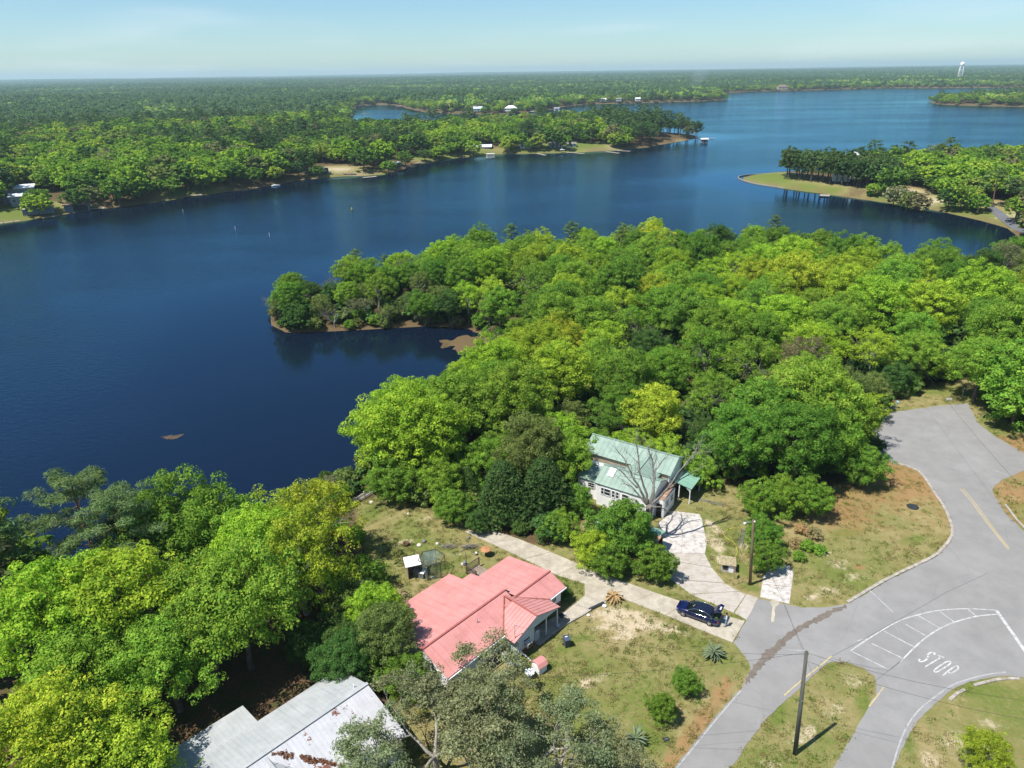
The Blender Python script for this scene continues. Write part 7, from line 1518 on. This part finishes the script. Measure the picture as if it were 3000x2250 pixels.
MB().box((0, 0, 3.0), (3.6, 3.2, .15)).build('platform', DOCKW, lg); MB().box((0, 0, 5.25), (4.0, 3.6, .15)).build('roof', ROOFG, lg)
# land beyond the point
for a in (('lake_house', 'big white-roofed house on the bank beyond the wooded peninsula', 1497, 325, 19, 12, 4, -4, 'hip', ROOFW, WHITE, 5), ('lake_house', 'blue-white roofed house left of the big white-roofed one', 1400, 325, 13, 10, 3.6, 6, 'gable', mat('roof_ice_blue', (0.55, 0.66, 0.70), rough=.5), WHITE, 4), ('garden_shed', 'little white shed right of the big white-roofed house', 1544, 324, 6, 6, 5, 0, 'gable', ROOFW, WHITE, 1), ('boathouse', 'small red boathouse on the bank beyond the peninsula', 1316, 330, 6, 5, 3.5, 0, 'gable', mat('roof_red_brown', (0.25, 0.06, 0.05), rough=.8), mat('wall_red_brown', (0.2, 0.05, 0.045), rough=.8), 1), ('lake_house', 'white-roofed house low on the bank left of the red boathouse', 1262, 322, 12, 8, 3.5, 0, 'gable', ROOFG, WHITE, 3),
          ('lake_house', 'white cottage farthest left on the distant bank', 1766, 297, 12, 8, 3.6, 0, 'gable', ROOFW, WHITE, 3), ('lake_house', 'grey cottage among the distant trees', 1812, 296, 10, 8, 3.6, 0, 'gable', ROOFG, WHITE, 3), ('lake_house', 'pale cottage mid-way along the distant bank', 1868, 295, 9, 8, 3.6, 0, 'gable', ROOFW, WHITE, 3), ('boathouse', 'white boathouse beside the grand white house', 1994, 294, 14, 9, 4, 0, 'gable', ROOFW, WHITE, 2), ('lake_house', 'grand white gabled house on the end of the distant bank', 2029, 292, 18, 12, 7.5, 0, 'gable', ROOFW, WHITE, 4), ('lake_house', 'brown house on the farthest shore of the lake', 2292, 262, 26, 14, 7, 0, 'hip', ROOFB, mat('wall_sand', (0.4, 0.33, 0.25), rough=.8), 3)):
    lake_house(*a[:10], a[10], win=a[11], pitch=.55)
lake_house('boathouse', 'white boathouse standing in the open water', 1631, 324, 8, 6, 3.5, 0, 'flat', ROOFW, WHITE, cat='boathouse', win=1, lvl=.3); lake_house('boathouse', 'dark boathouse at the mouth of the far left cove', 1170, 317, 9, 6, 3.5, 0, 'gable', ROOFB, WOOD_D, cat='boathouse', win=1, lvl=.3)
boat('white boat on the bank beside the little white shed', 1562, 327, 10, 0, PVC, z=1.0); dock('dock crossing the mouth of the far left cove', (1060, 333), (1082, 331), 3, plank=4)
# houses half hidden in the opposite wood
for i, (px, py, w, lab) in enumerate(((312, 384, 18, 'white house roofs deep in the opposite wood'), (335, 381, 12, 'smaller white roof right of the deep wood house'), (1080, 447, 12, 'pale house behind the sandy yard'), (1012, 440, 10, 'pale shed behind the lime tree on the bank'), (1270, 420, 12, 'white house behind the bend of the bank'), (480, 385, 12, 'white roof far back in the opposite wood'))):
    lake_house('lake_house', lab, px, py, w, 8, 6.5 if i in (0, 1, 5) else 3.5, 10 * i, 'gable', ROOFW, WHITE, win=3)
# right-hand point
lake_house('lake_house', 'tall house with a pale hip roof among the pines of the right point', 2492, 520, 11, 10, 10.5, -20, 'hip', mat('roof_pale_grey', (0.5, 0.5, 0.5), rough=.6), WHITE, win=3, pitch=.4)
lake_house('lake_house_wing', 'lower wing of the house among the pines', 2462, 528, 8, 7, 6.0, -20, 'hip', mat('roof_pale_grey', (0.5, 0.5, 0.5), rough=.6), WHITE, win=3, pitch=.4)
dock('square timber dock on the near side of the right point', (2402, 571), (2432, 573), 4.5)
sw = empty('sea_wall', P(2165, 524, 0)); tag(sw, 'thin white sea wall edging the grassy right point', 'wall'); pp = catmull([P(a, b_, 0) for a, b_ in ((2300, 552), (2235, 543), (2195, 535), (2168, 526), (2163, 520), (2180, 515), (2215, 512), (2250, 510))], 3); o_ = sw.location
for i in range(len(pp) - 1): MB().bar(Vector((pp[i].x, pp[i].y, .2)) - o_, Vector((pp[i + 1].x, pp[i + 1].y, .2)) - o_, .3, .7).build('wall_block', KERB, sw)
rl = MB(); lane = catmull([P(a, b_, 3.2) for a, b_ in ((2800, 575), (2850, 588), (2900, 605), (2950, 630), (3000, 655), (3080, 690))], 8); lv_ = []
for i in range(len(lane)):
    d = (lane[min(i + 1, len(lane) - 1)] - lane[max(i - 1, 0)]).normalized(); nn = Vector((-d.y, d.x)) * 1.7
    for q in (lane[i] + nn, lane[i] - nn): lv_.append((q.x, q.y, gz1(q.x, q.y) + .12))
rl.add(lv_, [(2 * i, 2 * i + 1, 2 * i + 3, 2 * i + 2) for i in range(len(lane) - 1)]); ro = rl.build('park_road', mat('lane_asphalt', (0.12, 0.122, 0.128), rough=.9, var=.08, scale=.6)); tag(ro, 'narrow asphalt lane along the right-hand bank', kind='structure')
c = P(2850, 611, 2.5); plant('shrub', c.x, c.y, 1.5, 'green', 'single rounded shrub on the grass of the right-hand bank', lod=MID)
c = P(2552, 572, 1.5); plant('shrub', c.x, c.y, 1.4, 'mid', 'low clipped bush at the water on the right-hand bank', lod=MID, hs=.6)
# tall pines of the right-hand point
pr_ = random.Random(8); npine = 0
for px, py in ((2455, 545), (2470, 550), (2500, 552), (2520, 575), (2560, 572), (2575, 548), (2600, 552), (2425, 562), (2290, 547), (2300, 535), (2320, 548), (2335, 540), (2350, 553), (2362, 540), (2380, 552), (2395, 545), (2410, 556), (2330, 530), (2300, 524), (2365, 528), (2420, 540), (2440, 556), (2455, 565), (2505, 573), (2520, 565), (2475, 568), (2535, 573), (2548, 560), (2560, 552), (2530, 548), (2440, 535), (2400, 530), (2490, 560), (2510, 545), (2570, 535), (2585, 560)):
    px += 10; q = P(px, py, 3.0); q = P(px, py, gz1(q.x, q.y)); npine += 1
    plant('dark', q.x, q.y, pr_.uniform(.95, 1.15), 'cedar' if npine % 4 else 'pine', 'tall dark pine on the right-hand point', 'pines on the right-hand point', lod=MID, hs=pr_.uniform(.92, 1.1), name='pine_tree', cat='pine')
for px, py, col, lab in ((2620, 585, 'grey', 'pale thin tree on the sandy bank, left'), (2660, 595, 'olive', 'olive tree on the sandy bank'), (2690, 598, 'brown', 'half-bare tree over the sandy bank'), (2780, 600, 'deep', 'dark tree shading the end of the lane'), (2815, 605, 'mid', 'fresh green tree where the lane comes out'), (2975, 640, 'mid', 'fresh green tree right of the lane')):
    q = P(px, py, 3.0); plant('oak', q.x, q.y, .85, col, lab, lod=MID)
# marker poles and buoy on the lake
for px, py, lab in ((690, 676, 'left white marker pole standing in the lake'), (790, 695, 'right white marker pole standing in the lake'), (537, 625, 'faint marker pole near the opposite bank')):
    q = P(px, py, 0); m_ = MB(); m_.tube([(0, 0, -1), (0, 0, 1.7)], .05, 6); tag(m_.build('marker_pole', PVC, loc=q), lab, 'pole')
by = MB(); by.lathe([(.02, -.3), (.4, -.2), (.5, .1), (.3, .5), (.1, 1.3), (.02, 1.4)], (0, 0, 0), 12); tag(by.build('buoy', mat('buoy_yellow', (0.35, 0.28, 0.05), rough=.6, var=.2), loc=P(1031, 615, 0)), 'yellow-brown buoy floating in the middle of the lake', 'buoy')
# water tower
wx = 3050.0; dirv = P(2795, 300, 0); k_ = wx / math.hypot(dirv.x, dirv.y); wt = empty('water_tower', (dirv.x * k_, dirv.y * k_, gz1(dirv.x * k_, dirv.y * k_))); tag(wt, 'white water tower on four legs above the far forest', 'water tower')
TWH = mat('tower_white', (0.8, 0.8, 0.8), rough=.5, var=.02)
MB().lathe([(1, 46), (5, 47.5), (7.2, 51), (7.2, 55), (5.5, 58.5), (2.5, 60.6), (.3, 61)], (0, 0, 0), 24).build('tank', TWH, wt)
for k in range(4): a = k * 1.5708 + .5; MB().tube([(9.5 * math.cos(a), 9.5 * math.sin(a), -2), (6 * math.cos(a), 6 * math.sin(a), 49)], .65, 8).build('leg', TWH, wt)
MB().tube([(0, 0, 0), (0, 0, 48)], .9, 8).build('riser_pipe', TWH, wt)
for h in (17, 33): MB().lathe([(9 - h * .07, h), (9.3 - h * .07, h), (9.3 - h * .07, h + .5), (9 - h * .07, h + .5)], (0, 0, 0), 4).build('brace_ring', TWH, wt)

# ------------------------------------------------------------------ haze: the air between here and the horizon
hz = bpy.data.materials.new('haze_air'); nt, N, L = nodes_of(hz); N.clear(); o_ = N.new('ShaderNodeOutputMaterial'); pv = N.new('ShaderNodeVolumePrincipled')
pv.inputs['Color'].default_value = (0.68, 0.93, 1.0, 1); pv.inputs['Density'].default_value = 0.000095; pv.inputs['Anisotropy'].default_value = 0.15
L.new(pv.outputs[0], o_.inputs['Volume'])
hb = MB(); hb.box((0, 8300, 68), (27200, 18000, 146)); hzo = hb.build('haze', hz); tag(hzo, 'pale blue summer haze over the far forest', kind='stuff')

# thin smoke rising from the woods beyond the lake
sq = P(2032, 262, 12); kk_ = 1900 / math.hypot(sq.x, sq.y); sm_ = bpy.data.materials.new('smoke_thin'); nt, N, L = nodes_of(sm_); N.clear(); o_ = N.new('ShaderNodeOutputMaterial'); pv = N.new('ShaderNodeVolumePrincipled'); pv.inputs['Color'].default_value = (.8, .88, 1, 1); pv.inputs['Density'].default_value = .0045; L.new(pv.outputs[0], o_.inputs['Volume'])
smk = MB(); smk.tube([(0, 0, 8), (4, 0, 22), (10, 0, 36), (20, 0, 50)], [6, 13, 20, 17], 12); so = smk.build('smoke', sm_, loc=(sq.x * kk_, sq.y * kk_, 6)); tag(so, 'thin pale smoke rising from the far woods', kind='stuff')
# short grass standing on the open lots (kept off roads, drives and buildings)
gx_ = fr_.uniform(-24, 80, 42000); gy_ = fr_.uniform(37, 112, 42000); keep = inpoly(gx_, gy_, OPEN) & angk(gx_, gy_) & (sdist(gx_, gy_) > 3)
keep &= ~(inpoly(gx_, gy_, PL(road_px)) & ~inpoly(gx_, gy_, PL(isl_px)))
for poly in ([*Ud, *Ld[::-1]], [(1712, 1711), (1781, 1735), (1776, 1767), (1667, 1822), (1577, 1891), (1535, 1860), (1640, 1800), (1713, 1746)], [(1926, 1536), (1972, 1498), (2048, 1507), (2071, 1591), (2065, 1624), (2085, 1663), (2123, 1709), (2221, 1753), (2187, 1817), (2149, 1796), (2024, 1741), (1965, 1697), (1950, 1640), (1935, 1620)], [(2236, 1692), (2258, 1652), (2313, 1657), (2325, 1679), (2313, 1771), (2226, 1751)]): keep &= ~inpoly(gx_, gy_, PL(poly))
for (f, x0, x1, y0, y1) in ((at_red, -.3, 17.3, -5.2, 8), (at_green, -5, 11, -.3, 11)): keep &= ~inpoly(gx_, gy_, [f(x0, y0), f(x1, y0), f(x1, y1), f(x0, y1)])
gx_, gy_ = gx_[keep], gy_[keep]; n = len(gx_); dens = (.5 + .5 * wav(gx_, gy_, 4.0, .4)) * np.where(gx_ > 28, .55, 1); kk = fr_.random(n) < np.clip(dens, .15, 1); gx_, gy_ = gx_[kk], gy_[kk]; n = len(gx_); s_ = fr_.uniform(.6, 1.7, n)
scatter('lawn_grass', 'patchy dry and green grass tufts of the open lots', np.stack([gx_, gy_, gz(gx_, gy_)], -1), N0 + 1 + fr_.integers(0, 3, n), fr_.uniform(0, 6.28, n), np.stack([s_, s_, s_], -1))
print('tufts', n)
